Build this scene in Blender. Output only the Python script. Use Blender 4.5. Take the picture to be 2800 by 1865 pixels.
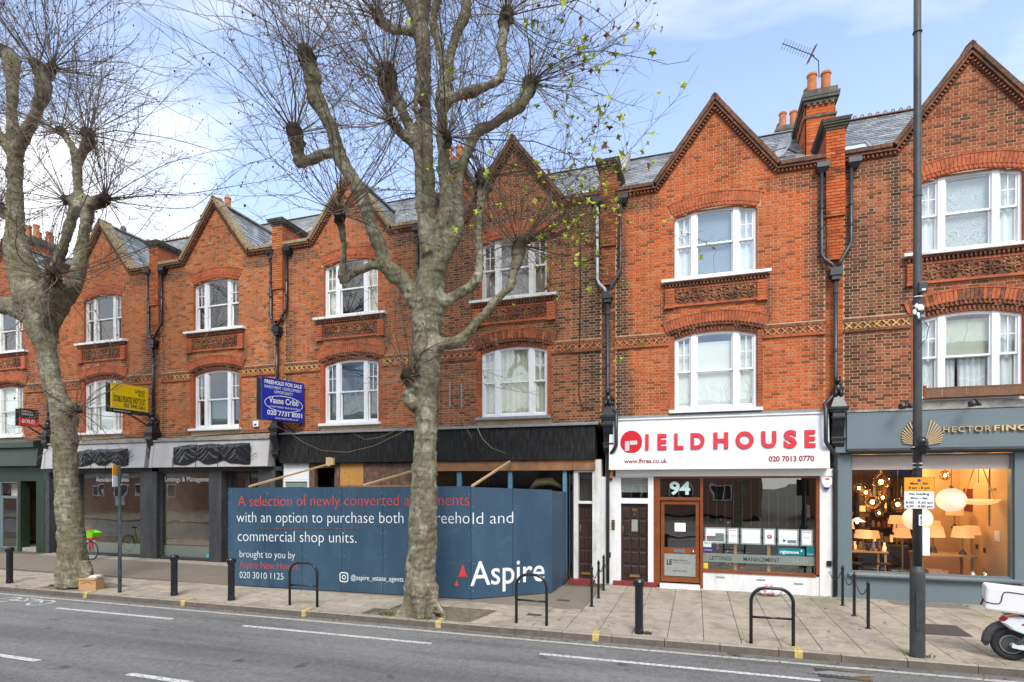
import bpy, math, random
from mathutils import Vector, Matrix, noise
R = math.radians
rnd = random.Random(7)
for o in list(bpy.data.objects): bpy.data.objects.remove(o)
scene = bpy.context.scene
col = scene.collection

# ------------------------------------------------------------------ camera
cam_d = bpy.data.cameras.new('camera')
cam = bpy.data.objects.new('camera', cam_d); col.objects.link(cam)
cam_d.sensor_width = 36.0
cam_d.lens = 36.0 * 1533.3 / 2800
cam_d.shift_y = (1318.8 - 932.5) / 2800
cam_d.clip_start = 0.1; cam_d.clip_end = 2000
cam.location = (0, -15.34, 2.77)
cam.rotation_euler = (R(90), 0, R(18.158))
scene.camera = cam

# ------------------------------------------------------------------ sky, sun, exposure
SUN_EL, SUN_AZ = R(46), R(158)      # azimuth clockwise from +Y: the sun stands behind the camera, a little to its right
world = bpy.data.worlds.new('World'); scene.world = world; world.use_nodes = True
wn = world.node_tree; wn.nodes.clear()
def wnode(t, **k):
    n = wn.nodes.new(t)
    for a, v in k.items(): setattr(n, a, v)
    return n
wo = wnode('ShaderNodeOutputWorld'); bg = wnode('ShaderNodeBackground')
sky = wnode('ShaderNodeTexSky', sky_type='NISHITA', sun_disc=False, sun_elevation=SUN_EL, sun_rotation=SUN_AZ)
sky.air_density = 1.0; sky.dust_density = 1.5; sky.ozone_density = 1.0
tc = wnode('ShaderNodeTexCoord'); sep = wnode('ShaderNodeSeparateXYZ'); wn.links.new(tc.outputs['Generated'], sep.inputs[0])
mz = wnode('ShaderNodeMath', operation='MAXIMUM'); mz.inputs[1].default_value = 0.0; wn.links.new(sep.outputs[2], mz.inputs[0])
az = wnode('ShaderNodeMath', operation='ADD'); az.inputs[1].default_value = 0.25; wn.links.new(mz.outputs[0], az.inputs[0])
dx = wnode('ShaderNodeMath', operation='DIVIDE'); dy = wnode('ShaderNodeMath', operation='DIVIDE')
wn.links.new(sep.outputs[0], dx.inputs[0]); wn.links.new(az.outputs[0], dx.inputs[1])
wn.links.new(sep.outputs[1], dy.inputs[0]); wn.links.new(az.outputs[0], dy.inputs[1])
cmb = wnode('ShaderNodeCombineXYZ'); wn.links.new(dx.outputs[0], cmb.inputs[0]); wn.links.new(dy.outputs[0], cmb.inputs[1])
mp = wnode('ShaderNodeMapping'); mp.inputs['Rotation'].default_value = (0, 0, R(25)); mp.inputs['Scale'].default_value = (0.75, 1.35, 1); mp.inputs['Location'].default_value = (3.1, 1.9, 0)
wn.links.new(cmb.outputs[0], mp.inputs[0])
cn = wnode('ShaderNodeTexNoise'); cn.inputs['Scale'].default_value = 1.15; cn.inputs['Detail'].default_value = 7; cn.inputs['Roughness'].default_value = 0.5; cn.inputs['Distortion'].default_value = 0.35
wn.links.new(mp.outputs[0], cn.inputs['Vector'])
cr = wnode('ShaderNodeValToRGB'); cr.color_ramp.elements[0].position = 0.43; cr.color_ramp.elements[1].position = 0.62
cr.color_ramp.elements[0].color = (0.10, 0.10, 0.10, 1); cr.color_ramp.elements[1].color = (0.93, 0.93, 0.93, 1)
wn.links.new(cn.outputs[0], cr.inputs[0])
# pale haze towards the horizon
hz = wnode('ShaderNodeMapRange'); hz.inputs[1].default_value = 0.05; hz.inputs[2].default_value = 0.75; hz.inputs[3].default_value = 0.38; hz.inputs[4].default_value = 0.0
wn.links.new(sep.outputs[2], hz.inputs[0])
fa = wnode('ShaderNodeMath', operation='ADD', use_clamp=True); wn.links.new(cr.outputs[0], fa.inputs[0]); wn.links.new(hz.outputs[0], fa.inputs[1])
mix = wnode('ShaderNodeMix', data_type='RGBA'); wn.links.new(fa.outputs[0], mix.inputs[0])
mul = wnode('ShaderNodeMix', data_type='RGBA', blend_type='MULTIPLY'); mul.inputs[0].default_value = 1; mul.inputs[7].default_value = (1.55, 2.05, 2.55, 1)
wn.links.new(sky.outputs[0], mul.inputs[6]); wn.links.new(mul.outputs[2], mix.inputs[6])
mix.inputs[7].default_value = (11.2, 11.4, 11.8, 1)
wn.links.new(mix.outputs[2], bg.inputs[0]); bg.inputs[1].default_value = 0.066
wn.links.new(bg.outputs[0], wo.inputs[0])

sun_d = bpy.data.lights.new('sun', 'SUN'); sun_d.energy = 1.5; sun_d.angle = R(22); sun_d.color = (1.0, 0.93, 0.83)
sun = bpy.data.objects.new('sun', sun_d); col.objects.link(sun)
sd = Vector((math.sin(SUN_AZ) * math.cos(SUN_EL), math.cos(SUN_AZ) * math.cos(SUN_EL), math.sin(SUN_EL)))
sun.rotation_euler = sd.to_track_quat('Z', 'Y').to_euler(); sun.location = (10, -30, 40)
vs = scene.view_settings
vs.view_transform = 'Standard'; vs.look = 'None'; vs.gamma = 1; vs.use_curve_mapping = False; vs.exposure = 1.1
scene.render.engine = 'CYCLES'
scene.cycles.max_bounces = 6; scene.cycles.transparent_max_bounces = 16

# ------------------------------------------------------------------ material helpers
def srgb(h):
    h = h.lstrip('#'); c = [int(h[i:i+2], 16) / 255 for i in (0, 2, 4)]
    return tuple(((v / 12.92) if v <= .04045 else ((v + .055) / 1.055) ** 2.4) for v in c) + (1,)
class Mat:
    def __init__(s, name, rough=0.6, metal=0.0, spec=0.5):
        s.m = bpy.data.materials.new(name); s.m.use_nodes = True; s.t = s.m.node_tree; s.n = s.t.nodes
        s.b = s.n['Principled BSDF']; s.b.inputs['Roughness'].default_value = rough; s.b.inputs['Metallic'].default_value = metal
        s.b.inputs['Specular IOR Level'].default_value = spec
        g = s.n.new('ShaderNodeNewGeometry'); s.pos = g.outputs['Position']
        s.obj = s.n.new('ShaderNodeTexCoord').outputs['Object']
    def l(s, a, b): s.t.links.new(a, b)
    def noise(s, scale, detail=3, rough=.55, vec=None, stretch=None, dist=0):
        n = s.n.new('ShaderNodeTexNoise'); n.inputs['Scale'].default_value = scale; n.inputs['Detail'].default_value = detail
        n.inputs['Roughness'].default_value = rough; n.inputs['Distortion'].default_value = dist
        v = vec or s.pos
        if stretch:
            mpn = s.n.new('ShaderNodeMapping'); mpn.inputs['Scale'].default_value = stretch; s.l(v, mpn.inputs[0]); v = mpn.outputs[0]
        s.l(v, n.inputs['Vector']); return n.outputs[0]
    def ramp(s, fac, *stops):
        r = s.n.new('ShaderNodeValToRGB'); e = r.color_ramp.elements
        while len(e) < len(stops): e.new(.5)
        for i, (p, c) in enumerate(stops):
            e[i].position = p; e[i].color = c if len(c) == 4 else tuple(c) + (1,)
        s.l(fac, r.inputs[0]); return r.outputs[0]
    def attr(s, name):
        a = s.n.new('ShaderNodeAttribute'); a.attribute_name = name; return a.outputs['Fac']
    def mix(s, f, a, b, mode='MIX'):
        m = s.n.new('ShaderNodeMix'); m.data_type = 'RGBA'; m.blend_type = mode
        for i, v in ((0, f), (6, a), (7, b)):
            if hasattr(v, 'is_output') or isinstance(v, bpy.types.NodeSocket): s.l(v, m.inputs[i])
            else: m.inputs[i].default_value = v
        return m.outputs[2]
    def color(s, c):
        if isinstance(c, bpy.types.NodeSocket): s.l(c, s.b.inputs['Base Color'])
        else: s.b.inputs['Base Color'].default_value = c
        return s
    def bump(s, h, strength=.4, dist=.01):
        b = s.n.new('ShaderNodeBump'); b.inputs['Strength'].default_value = strength; b.inputs['Distance'].default_value = dist
        s.l(h, b.inputs['Height']); s.l(b.outputs[0], s.b.inputs['Normal']); return s
G1 = (0, 0, 0, 1); W1 = (1, 1, 1, 1)
def k(*c): return tuple(c) + (1,)
def sc(c, f): return (c[0] * f, c[1] * f, c[2] * f, 1)
def painted(name, c, rough=.5, var=.18, scale=3, bump=.15, metal=0, spec=.5, dirt=None):
    m = Mat(name, rough, metal, spec)
    n = m.noise(scale, 5, .6); f = m.noise(scale * 9, 3, .6)
    cc = m.ramp(n, (.3, sc(c, 1 - var)), (.7, sc(c, 1 + var * .6)))
    cc = m.mix(m.ramp(f, (.45, G1), (.75, k(.5, .5, .5))), cc, sc(c, 1 - var * 1.5))
    if dirt:
        d = m.noise(1.3, 5, .65, stretch=(2.5, 2.5, .5)); cc = m.mix(m.ramp(d, (.48, G1), (.72, k(.65, .65, .65))), cc, dirt)
    m.color(cc)
    if bump: m.bump(f, bump, .004)
    return m.m
def emis(name, c, s):
    m = Mat(name); m.color(c); m.b.inputs['Emission Color'].default_value = c; m.b.inputs['Emission Strength'].default_value = s; return m.m

def brick_mat(name, base, lite, dark, darkshare=.2, stain=(.05, .03, .02), blobs=(), stain_amt=.55):
    m = Mat(name, .9, spec=.2)
    t = m.attr('tone')
    c = m.ramp(t, (0, dark), (darkshare, sc(base, .72)), (darkshare + .08, base), (.75, sc(base, 1.12)), (1, lite))
    big = m.noise(.55, 4, .6)
    c = m.mix(m.ramp(big, (.38, k(.45, .45, .45)), (.62, G1)), c, m.mix(.6, c, stain + (1,)))
    vert = m.noise(1.6, 5, .65, stretch=(2.4, 1, .28))
    c = m.mix(m.ramp(vert, (.56, G1), (.74, k(stain_amt, stain_amt, stain_amt))), c, stain + (1,))
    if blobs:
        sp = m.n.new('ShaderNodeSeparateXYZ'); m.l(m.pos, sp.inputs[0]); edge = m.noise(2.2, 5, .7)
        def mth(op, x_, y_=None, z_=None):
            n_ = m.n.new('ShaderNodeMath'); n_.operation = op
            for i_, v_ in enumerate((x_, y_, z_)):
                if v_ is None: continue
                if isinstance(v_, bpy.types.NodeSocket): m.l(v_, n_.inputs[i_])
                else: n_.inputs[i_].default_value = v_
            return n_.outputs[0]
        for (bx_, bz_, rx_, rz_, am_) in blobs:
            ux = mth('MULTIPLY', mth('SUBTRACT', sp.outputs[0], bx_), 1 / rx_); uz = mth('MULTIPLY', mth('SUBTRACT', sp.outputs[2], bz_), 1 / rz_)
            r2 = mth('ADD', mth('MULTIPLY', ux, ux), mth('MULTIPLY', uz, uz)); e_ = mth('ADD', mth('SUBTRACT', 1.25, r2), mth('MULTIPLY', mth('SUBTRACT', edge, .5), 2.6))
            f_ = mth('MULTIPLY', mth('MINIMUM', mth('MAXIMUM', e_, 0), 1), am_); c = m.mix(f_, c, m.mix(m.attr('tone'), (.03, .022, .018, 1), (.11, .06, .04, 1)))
    fine = m.noise(38, 4, .7)
    c = m.mix(.42, c, m.ramp(fine, (.3, k(.35, .35, .35)), (.7, k(1.35, 1.35, 1.35))), 'MULTIPLY')
    m.color(c); m.bump(fine, .6, .006)
    return m.m
M = {}
P = painted
M['mortar'] = P('mortar_buff', k(.50, .355, .22), .95, .3, 2, .4)
M['white'] = P('white_paint', k(.80, .80, .79), .45, .06, 2, .05)
M['offwhite'] = P('weathered_white_paint', k(.72, .71, .67), .6, .15, 4, .15, dirt=k(.32, .30, .26))
M['stone'] = P('grey_stone', k(.34, .32, .28), .85, .35, 3, .5, dirt=k(.08, .075, .06))
M['darkstone'] = P('sooty_stone', k(.10, .09, .075), .85, .4, 5, .5, dirt=k(.22, .21, .12))
M['lead'] = P('lead_flashing', k(.26, .27, .27), .6, .3, 5, .4)
M['black'] = P('black_paint', k(.018, .019, .02), .35, .3, 6, .15)
M['gloss_black'] = P('glossy_black_paint', k(.014, .015, .017), .25, .2, 6, .1)
M['pipe'] = P('grey_black_pipe', k(.035, .04, .045), .4, .3, 4, .1)
M['pipe_grey'] = P('pale_grey_pipe', k(.42, .43, .44), .5, .2, 4, .1)
M['slate'] = None
M['pot'] = P('terracotta_pot', k(.52, .17, .06), .85, .3, 5, .3, dirt=k(.25, .14, .08))
M['curtain'] = P('white_curtain', k(.74, .75, .76), .9, .1, 3, .1)
M['cream_curtain'] = P('cream_curtain', k(.66, .62, .50), .9, .1, 3, .1)
M['blind'] = P('pale_blind', k(.72, .72, .70), .85, .05, 2, .05)
M['blue_blind'] = P('blue_grey_blind', k(.22, .26, .30), .9, .06, 2, .1)
M['dark_blind'] = P('dark_grey_blind', k(.10, .12, .115), .9, .1, 2, .1)
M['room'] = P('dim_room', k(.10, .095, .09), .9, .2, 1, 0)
def slate():
    m = Mat('slate', .34, spec=.7); t = m.attr('tone')
    c = m.ramp(t, (0, k(.13, .135, .14)), (.5, k(.22, .225, .225)), (1, k(.33, .335, .325)))
    n = m.noise(3, 5, .7); c = m.mix(m.ramp(n, (.5, G1), (.7, k(.7, .7, .7))), c, k(.2, .2, .14)); m.color(c); m.bump(m.noise(25), .4, .006); return m.m
M['slate'] = slate()
def terracotta(name, a, b, d):
    m = Mat(name, .85, spec=.25); n = m.noise(14, 5, .7)
    c = m.ramp(n, (.3, d), (.48, a), (.7, b)); v = m.noise(1.7, 4, .6)
    c = m.mix(m.ramp(v, (.45, G1), (.68, k(.65, .65, .65))), c, sc(d, .9)); m.color(c); m.bump(n, .5, .006); return m.m
M['terra'] = terracotta('red_terracotta', k(.44, .115, .045), k(.55, .16, .07), k(.20, .06, .03))
M['terra_dark'] = terracotta('sooty_terracotta', k(.20, .075, .04), k(.36, .14, .075), k(.05, .03, .022))
M['terra_ochre'] = terracotta('ochre_terracotta', k(.60, .34, .13), k(.72, .46, .2), k(.22, .12, .05))
M['terra_orange'] = terracotta('orange_terracotta', k(.48, .20, .08), k(.6, .28, .12), k(.17, .07, .035))
M['relief'] = terracotta('relief_terracotta', k(.34, .15, .07), k(.55, .32, .16), k(.05, .035, .025))
M['coping'] = terracotta('tile_coping', k(.16, .075, .045), k(.26, .12, .07), k(.05, .04, .028))
M['coping_pale'] = terracotta('lichened_coping', k(.30, .23, .13), k(.42, .34, .20), k(.13, .08, .05))
def glassmat(name, tint=(.9, .95, .93), ior=1.9, rough=0.0):
    m = bpy.data.materials.new(name); m.use_nodes = True; t = m.node_tree; t.nodes.clear()
    o = t.nodes.new('ShaderNodeOutputMaterial'); mx = t.nodes.new('ShaderNodeMixShader'); f0 = ((ior - 1) / (ior + 1)) ** 2 * 1.25
    lw = t.nodes.new('ShaderNodeLayerWeight'); lw.inputs[0].default_value = .5; pw = t.nodes.new('ShaderNodeMath'); pw.operation = 'POWER'; pw.inputs[1].default_value = 4.5; t.links.new(lw.outputs['Facing'], pw.inputs[0])
    f = t.nodes.new('ShaderNodeMath'); f.operation = 'MULTIPLY_ADD'; f.inputs[1].default_value = 1 - f0; f.inputs[2].default_value = f0; t.links.new(pw.outputs[0], f.inputs[0])
    tr = t.nodes.new('ShaderNodeBsdfTransparent'); tr.inputs[0].default_value = tuple(tint) + (1,)
    g = t.nodes.new('ShaderNodeBsdfGlossy'); g.inputs['Roughness'].default_value = rough; g.inputs[0].default_value = (1, 1, 1, 1)
    n = t.nodes.new('ShaderNodeTexNoise'); n.inputs['Scale'].default_value = 1.7; n.inputs['Detail'].default_value = 1
    geo = t.nodes.new('ShaderNodeNewGeometry'); t.links.new(geo.outputs['Position'], n.inputs['Vector'])
    b = t.nodes.new('ShaderNodeBump'); b.inputs['Strength'].default_value = .12; b.inputs['Distance'].default_value = .02
    t.links.new(n.outputs[0], b.inputs['Height']); t.links.new(b.outputs[0], g.inputs['Normal'])
    t.links.new(f.outputs[0], mx.inputs[0]); t.links.new(tr.outputs[0], mx.inputs[1]); t.links.new(g.outputs[0], mx.inputs[2]); t.links.new(mx.outputs[0], o.inputs[0])
    return m
M['glass'] = glassmat('window_glass', ior=2.0); M['shopglass'] = glassmat('shop_glass', (.93, .97, .95), 2.5); M['lampglass'] = glassmat('lamp_shop_glass', (.95, .97, .95), 1.45)
M['dustyglass'] = glassmat('dusty_glass', (.55, .58, .55), 1.6, .12)

# ------------------------------------------------------------------ mesh builder
class MB:
    def __init__(s): s.v = []; s.f = []; s.tone = None
    def q(s, *idx): s.f.append(idx)
    def poly(s, pts):
        n = len(s.v); s.v += [tuple(p) for p in pts]; s.f.append(tuple(range(n, n + len(pts)))); return s
    def box(s, x0, x1, y0, y1, z0, z1, skip=()):
        n = len(s.v)
        s.v += [(x0, y0, z0), (x1, y0, z0), (x1, y1, z0), (x0, y1, z0), (x0, y0, z1), (x1, y0, z1), (x1, y1, z1), (x0, y1, z1)]
        F = {'f': (0, 1, 5, 4), 'r': (1, 2, 6, 5), 'b': (2, 3, 7, 6), 'l': (3, 0, 4, 7), 'd': (3, 2, 1, 0), 'u': (4, 5, 6, 7)}
        for kk, ff in F.items():
            if kk not in skip: s.f.append(tuple(n + i for i in ff))
        return s
    def prism(s, pts, y0, y1):        # pts: (x,z) outline, anticlockwise seen from the front (-y)
        n = len(s.v); m = len(pts)
        s.v += [(x, y0, z) for x, z in pts] + [(x, y1, z) for x, z in pts]
        s.f.append(tuple(range(n, n + m))); s.f.append(tuple(range(n + 2 * m - 1, n + m - 1, -1)))
        for i in range(m):
            j = (i + 1) % m; s.f.append((n + j, n + i, n + m + i, n + m + j))
        return s
    def slab(s, pts, z0, z1):         # pts: (x,y) outline
        n = len(s.v); m = len(pts)
        s.v += [(x, y, z1) for x, y in pts] + [(x, y, z0) for x, y in pts]
        s.f.append(tuple(range(n, n + m))); s.f.append(tuple(range(n + 2 * m - 1, n + m - 1, -1)))
        for i in range(m):
            j = (i + 1) % m; s.f.append((n + j, n + i, n + m + i, n + m + j))
        return s
    def obox(s, c, ax, hx, ay, hy, az_, hz):   # oriented box: centre, axes and half sizes
        c = Vector(c); ax, ay, az_ = Vector(ax).normalized() * hx, Vector(ay).normalized() * hy, Vector(az_).normalized() * hz
        n = len(s.v)
        for k3 in (-1, 1):
            for (i, j) in ((-1, -1), (1, -1), (1, 1), (-1, 1)): s.v.append(tuple(c + ax * i + ay * j + az_ * k3))
        for ff in ((0, 3, 2, 1), (4, 5, 6, 7), (0, 1, 5, 4), (1, 2, 6, 5), (2, 3, 7, 6), (3, 0, 4, 7)): s.f.append(tuple(n + i for i in ff))
        return s
    def bar(s, a, b, w, h=None):
        a, b = Vector(a), Vector(b); d = b - a; h = h or w
        up = Vector((0, 0, 1)) if abs(d.normalized().z) < .95 else Vector((0, 1, 0))
        sx = d.cross(up).normalized(); sz = sx.cross(d).normalized()
        return s.obox((a + b) / 2, d, d.length / 2, sx, w / 2, sz, h / 2)
    def tube(s, pts, rad, n=8, cap=True):
        pts = [Vector(p) for p in pts]; m = len(pts)
        if not hasattr(rad, '__len__'): rad = [rad] * m
        base = len(s.v); prev = None
        for i, p in enumerate(pts):
            d = (pts[min(i + 1, m - 1)] - pts[max(i - 1, 0)])
            d = d.normalized() if d.length > 1e-9 else Vector((0, 0, 1))
            if prev is None:
                u = d.orthogonal().normalized()
            else:
                u = prev - d * prev.dot(d); u = u.normalized() if u.length > 1e-6 else d.orthogonal().normalized()
            prev = u; w = d.cross(u); r = rad[i]
            for j in range(n):
                a = 2 * math.pi * j / n; s.v.append(tuple(p + (u * math.cos(a) + w * math.sin(a)) * r))
        for i in range(m - 1):
            for j in range(n):
                a, b = base + i * n + j, base + i * n + (j + 1) % n
                s.f.append((a, b, b + n, a + n))
        if cap and n > 2:
            s.f.append(tuple(range(base + n - 1, base - 1, -1))); s.f.append(tuple(range(base + (m - 1) * n, base + m * n)))
        return s
    def lathe(s, c, prof, n=16, sx=1, sy=1):    # prof: (radius, z) from bottom to top
        base = len(s.v); c = Vector(c)
        for r, z in prof:
            for j in range(n):
                a = 2 * math.pi * j / n; s.v.append((c.x + math.cos(a) * r * sx, c.y + math.sin(a) * r * sy, c.z + z))
        for i in range(len(prof) - 1):
            for j in range(n):
                a, b = base + i * n + j, base + i * n + (j + 1) % n; s.f.append((a, b, b + n, a + n))
        if prof[0][0] > 1e-4: s.f.append(tuple(range(base + n - 1, base - 1, -1)))
        if prof[-1][0] > 1e-4: s.f.append(tuple(range(base + (len(prof) - 1) * n, base + len(prof) * n)))
        return s
    def ball(s, c, r, n=14, m=8, sx=1, sy=1, sz=1):
        return s.lathe(c, [(max(1e-5, r * math.sin(math.pi * i / m)), -r * sz * math.cos(math.pi * i / m)) for i in range(m + 1)], n, sx, sy)
    def mesh(s, name, mat, off=(0, 0, 0), smooth=False, tones=None):
        me = bpy.data.meshes.new(name)
        ox, oy, oz = off
        me.from_pydata([(x - ox, y - oy, z - oz) for x, y, z in s.v], [], s.f)
        mats = mat if isinstance(mat, (list, tuple)) else [mat]
        for mm in mats: me.materials.append(M[mm] if isinstance(mm, str) else mm)
        if smooth: me.polygons.foreach_set('use_smooth', [True] * len(me.polygons))
        if tones is not None:
            a = me.attributes.new('tone', 'FLOAT', 'FACE'); a.data.foreach_set('value', tones)
        me.update(); return me

def tag(o, label=None, cat=None, group=None, kind=None):
    if label: o['label'] = label
    if cat: o['category'] = cat
    if group: o['group'] = group
    if kind: o['kind'] = kind
    return o
ROOTLOC = {}
def thing(name, loc, label, cat, group=None):
    o = bpy.data.objects.new(name, None); o.empty_display_size = .2; col.objects.link(o); o.location = loc
    ROOTLOC[o.name] = Vector(loc); return tag(o, label, cat, group)
def off(o): return ROOTLOC.get(o.name, Vector((0, 0, 0))) if o else Vector((0, 0, 0))
def part(name, mb, mat, parent=None, smooth=False, tones=None, kind=None, label=None, bevel=0):
    L = off(parent)
    o = bpy.data.objects.new(name, mb.mesh(name, mat, L, smooth, tones)); col.objects.link(o)
    if parent: o.parent = parent; ROOTLOC[o.name] = L
    else: ROOTLOC[o.name] = Vector((0, 0, 0))
    if kind: o['kind'] = kind
    if label: o['label'] = label
    if bevel:
        b = o.modifiers.new('bevel', 'BEVEL'); b.width = bevel; b.segments = 2; b.limit_method = 'ANGLE'
    return o
def inst(name, mesh, parent, loc, rot=(0, 0, 0), scale=None):
    o = bpy.data.objects.new(name, mesh); col.objects.link(o); L = off(parent)
    if parent: o.parent = parent
    o.location = Vector(loc) - L; o.rotation_euler = rot; ROOTLOC[o.name] = L
    if scale: o.scale = scale
    return o
def single(name, mb, mat, label, cat, group=None, smooth=False, bevel=0, kind=None, tones=None):
    o = part(name, mb, mat, None, smooth, tones, kind, None, bevel); return tag(o, label, cat, group)
_tc = {}
def text_mesh(s, bold=0.0, depth=0.0, space=1.0, lsp=1.0, align='LEFT'):
    key = (s, bold, depth, space, lsp, align)
    if key in _tc: return _tc[key]
    cu = bpy.data.curves.new('t', 'FONT'); cu.body = s; cu.size = 1; cu.offset = bold; cu.extrude = depth; cu.space_character = space; cu.space_line = lsp
    cu.align_x = align; cu.resolution_u = 4
    ob = bpy.data.objects.new('t', cu); col.objects.link(ob)
    dg = bpy.context.evaluated_depsgraph_get()
    me = bpy.data.meshes.new_from_object(ob.evaluated_get(dg)); bpy.data.objects.remove(ob); bpy.data.curves.remove(cu)
    vs_ = [tuple(v.co) for v in me.vertices]; fs = [tuple(p.vertices) for p in me.polygons]; bpy.data.meshes.remove(me)
    _tc[key] = (vs_, fs); return vs_, fs
def text(s, p0, width, height, mat, parent, name='lettering', xdir=(1, 0, 0), bold=0.0, depth=.0, space=1.0, lsp=1.0, align='LEFT', zdir=(0, 0, 1), base=False):
    """Lettering whose bounding box has its lower left corner at p0 and the given width and height."""
    vs_, fs = text_mesh(s, bold, depth, space, lsp, align)
    x0 = min(v[0] for v in vs_); x1 = max(v[0] for v in vs_); y0 = min(v[1] for v in vs_); y1 = max(v[1] for v in vs_)
    if base: y0, y1 = 0, .68
    X = Vector(xdir).normalized(); Z = Vector(zdir).normalized(); N = X.cross(Z)   # N points away behind the face? x cross z = -y for x=+X
    p0 = Vector(p0); fx = width / (x1 - x0); fz = height / (y1 - y0)
    mb = MB(); mb.v = [tuple(p0 + X * ((v[0] - x0) * fx) + Z * ((v[1] - y0) * fz) + N * v[2]) for v in vs_]; mb.f = [f for f in fs]
    return part(name, mb, mat, parent)
# ------------------------------------------------------------------ ground
KY = lambda x: -5.17 + .013 * x          # the kerb line drifts slightly from the facade
def asphalt():
    m = Mat('asphalt', .9, spec=.3); f = m.noise(75, 4, .85); v = m.noise(.35, 4, .6); s2 = m.noise(1.1, 5, .6, stretch=(.25, 2.2, 1)); g = m.noise(45, 2, .5)
    c = m.ramp(f, (.36, k(.055, .052, .049)), (.50, k(.165, .158, .149)), (.64, k(.40, .385, .365)))
    c = m.mix(m.ramp(v, (.35, G1), (.7, k(.5, .5, .5))), c, k(.15, .144, .136)); c = m.mix(m.ramp(s2, (.48, G1), (.72, k(.5, .5, .5))), c, k(.055, .054, .053))
    c = m.mix(m.ramp(g, (.64, G1), (.70, k(.6, .6, .6))), c, k(.33, .32, .30))
    track = m.noise(.5, 3, .5, stretch=(.06, 1.9, 1)); c = m.mix(m.ramp(track, (.42, k(.45, .45, .45)), (.6, G1)), c, k(.075, .073, .071))
    mot = m.noise(9, 6, .8); c = m.mix(.5, c, m.ramp(mot, (.34, k(.55, .55, .55)), (.66, k(1.45, 1.45, 1.45))), 'MULTIPLY')
    spots = m.noise(2.3, 2, .4); c = m.mix(m.ramp(spots, (.70, G1), (.76, k(.6, .6, .6))), c, k(.035, .035, .035))
    crack = m.noise(.8, 8, .62, dist=.4); c = m.mix(m.ramp(crack, (.496, G1), (.4995, k(.5, .5, .5)), (.5015, k(.5, .5, .5)), (.505, G1)), c, k(.035, .034, .033))
    m.color(c); m.bump(f, .7, .006); return m.m
M['asphalt'] = asphalt()
def paving(name, c1, c2, green=.35, tone=True):
    m = Mat(name, .88, spec=.25); f = m.noise(70, 3, .7); v = m.noise(.8, 5, .65); w = m.noise(3.5, 5, .7)
    base = m.mix(v, c1, c2)
    if tone: base = m.mix(.6, base, m.ramp(m.attr('tone'), (0, k(.84, .84, .85)), (.5, k(1, 1, 1)), (1, k(1.12, 1.10, 1.06))), 'MULTIPLY')
    base = m.mix(m.ramp(w, (.5, G1), (.78, k(.6, .6, .6))), base, sc(c1, .5))
    gm = m.noise(.5, 5, .7); base = m.mix(m.ramp(gm, (.54, G1), (.72, k(green, green, green))), base, k(.11, .12, .035))
    base = m.mix(.3, base, m.ramp(f, (.3, k(.5, .5, .5)), (.7, k(1.3, 1.3, 1.3))), 'MULTIPLY')
    gum = m.noise(5.5, 1, .3); base = m.mix(m.ramp(gum, (.71, G1), (.73, k(.5, .5, .5))), base, k(.12, .105, .09)); st = m.noise(1.9, 6, .75, dist=.8); base = m.mix(m.ramp(st, (.48, G1), (.62, k(.55, .55, .55))), base, k(.19, .155, .11)); mo = m.noise(7, 6, .8); base = m.mix(.4, base, m.ramp(mo, (.36, k(.6, .6, .6)), (.64, k(1.3, 1.3, 1.3))), 'MULTIPLY')
    m.color(base); m.bump(f, .4, .004); return m.m
M['paving'] = paving('concrete_paving', k(.43, .365, .285), k(.36, .31, .235), .6)
M['granite'] = paving('kerb_granite', k(.36, .31, .25), k(.29, .25, .20), .15)
M['kerbface'] = paving('dark_kerb_face', k(.15, .125, .10), k(.11, .095, .08), .2)  # upright front of the kerb stones, a darker tone than their top
M['path_tarmac'] = paving('path_tarmac', k(.25, .205, .16), k(.19, .16, .125), .2, False)
M['joint'] = P('joint_dirt', k(.10, .085, .055), .95, .4, 6, .3)
M['soil'] = P('bare_soil', k(.19, .155, .10), .98, .5, 7, .8, dirt=k(.06, .085, .02))
M['roadpaint'] = None
def roadpaint(name, c):
    m = Mat(name, .8, spec=.3); n = m.noise(16, 6, .75); n2 = m.noise(60, 4, .8); cc = m.mix(m.ramp(n, (.47, G1), (.62, k(.8, .8, .8))), c, k(.14, .135, .13)); cc = m.mix(m.ramp(n2, (.52, G1), (.6, k(.75, .75, .75))), cc, k(.15, .145, .14)); m.color(cc); m.bump(n, .3, .003); return m.m
M['roadpaint'] = roadpaint('worn_white_paint', k(.66, .65, .60)); M['kerbyellow'] = roadpaint('worn_yellow_paint', k(.62, .46, .12)); M['palepaint'] = roadpaint('pale_edge_paint', k(.52, .49, .40))

g = MB(); g.box(-400, 400, -400, 400, -1.2, -.16); single('ground', g, 'joint', None, None, kind='structure')
g = MB(); g.slab([(-90, KY(-90) + .02), (-90, -15.0), (60, -15.0), (60, KY(60) + .02)], -.3, -.12); road = part('road', g, 'asphalt', kind='structure')
# opposite pavement, where the photographer stands
g = MB(); g.box(-90, 60, -30, -15.004, -.3, 0); part('opposite_pavement', g, 'path_tarmac', kind='structure')
g = MB(); g.slab([(-90, KY(-90) + .02 + .13), (60, KY(60) + .15), (60, 6), (-90, 6)], -.3, -.016); pav = part('pavement', g, 'joint', kind='structure')
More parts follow.
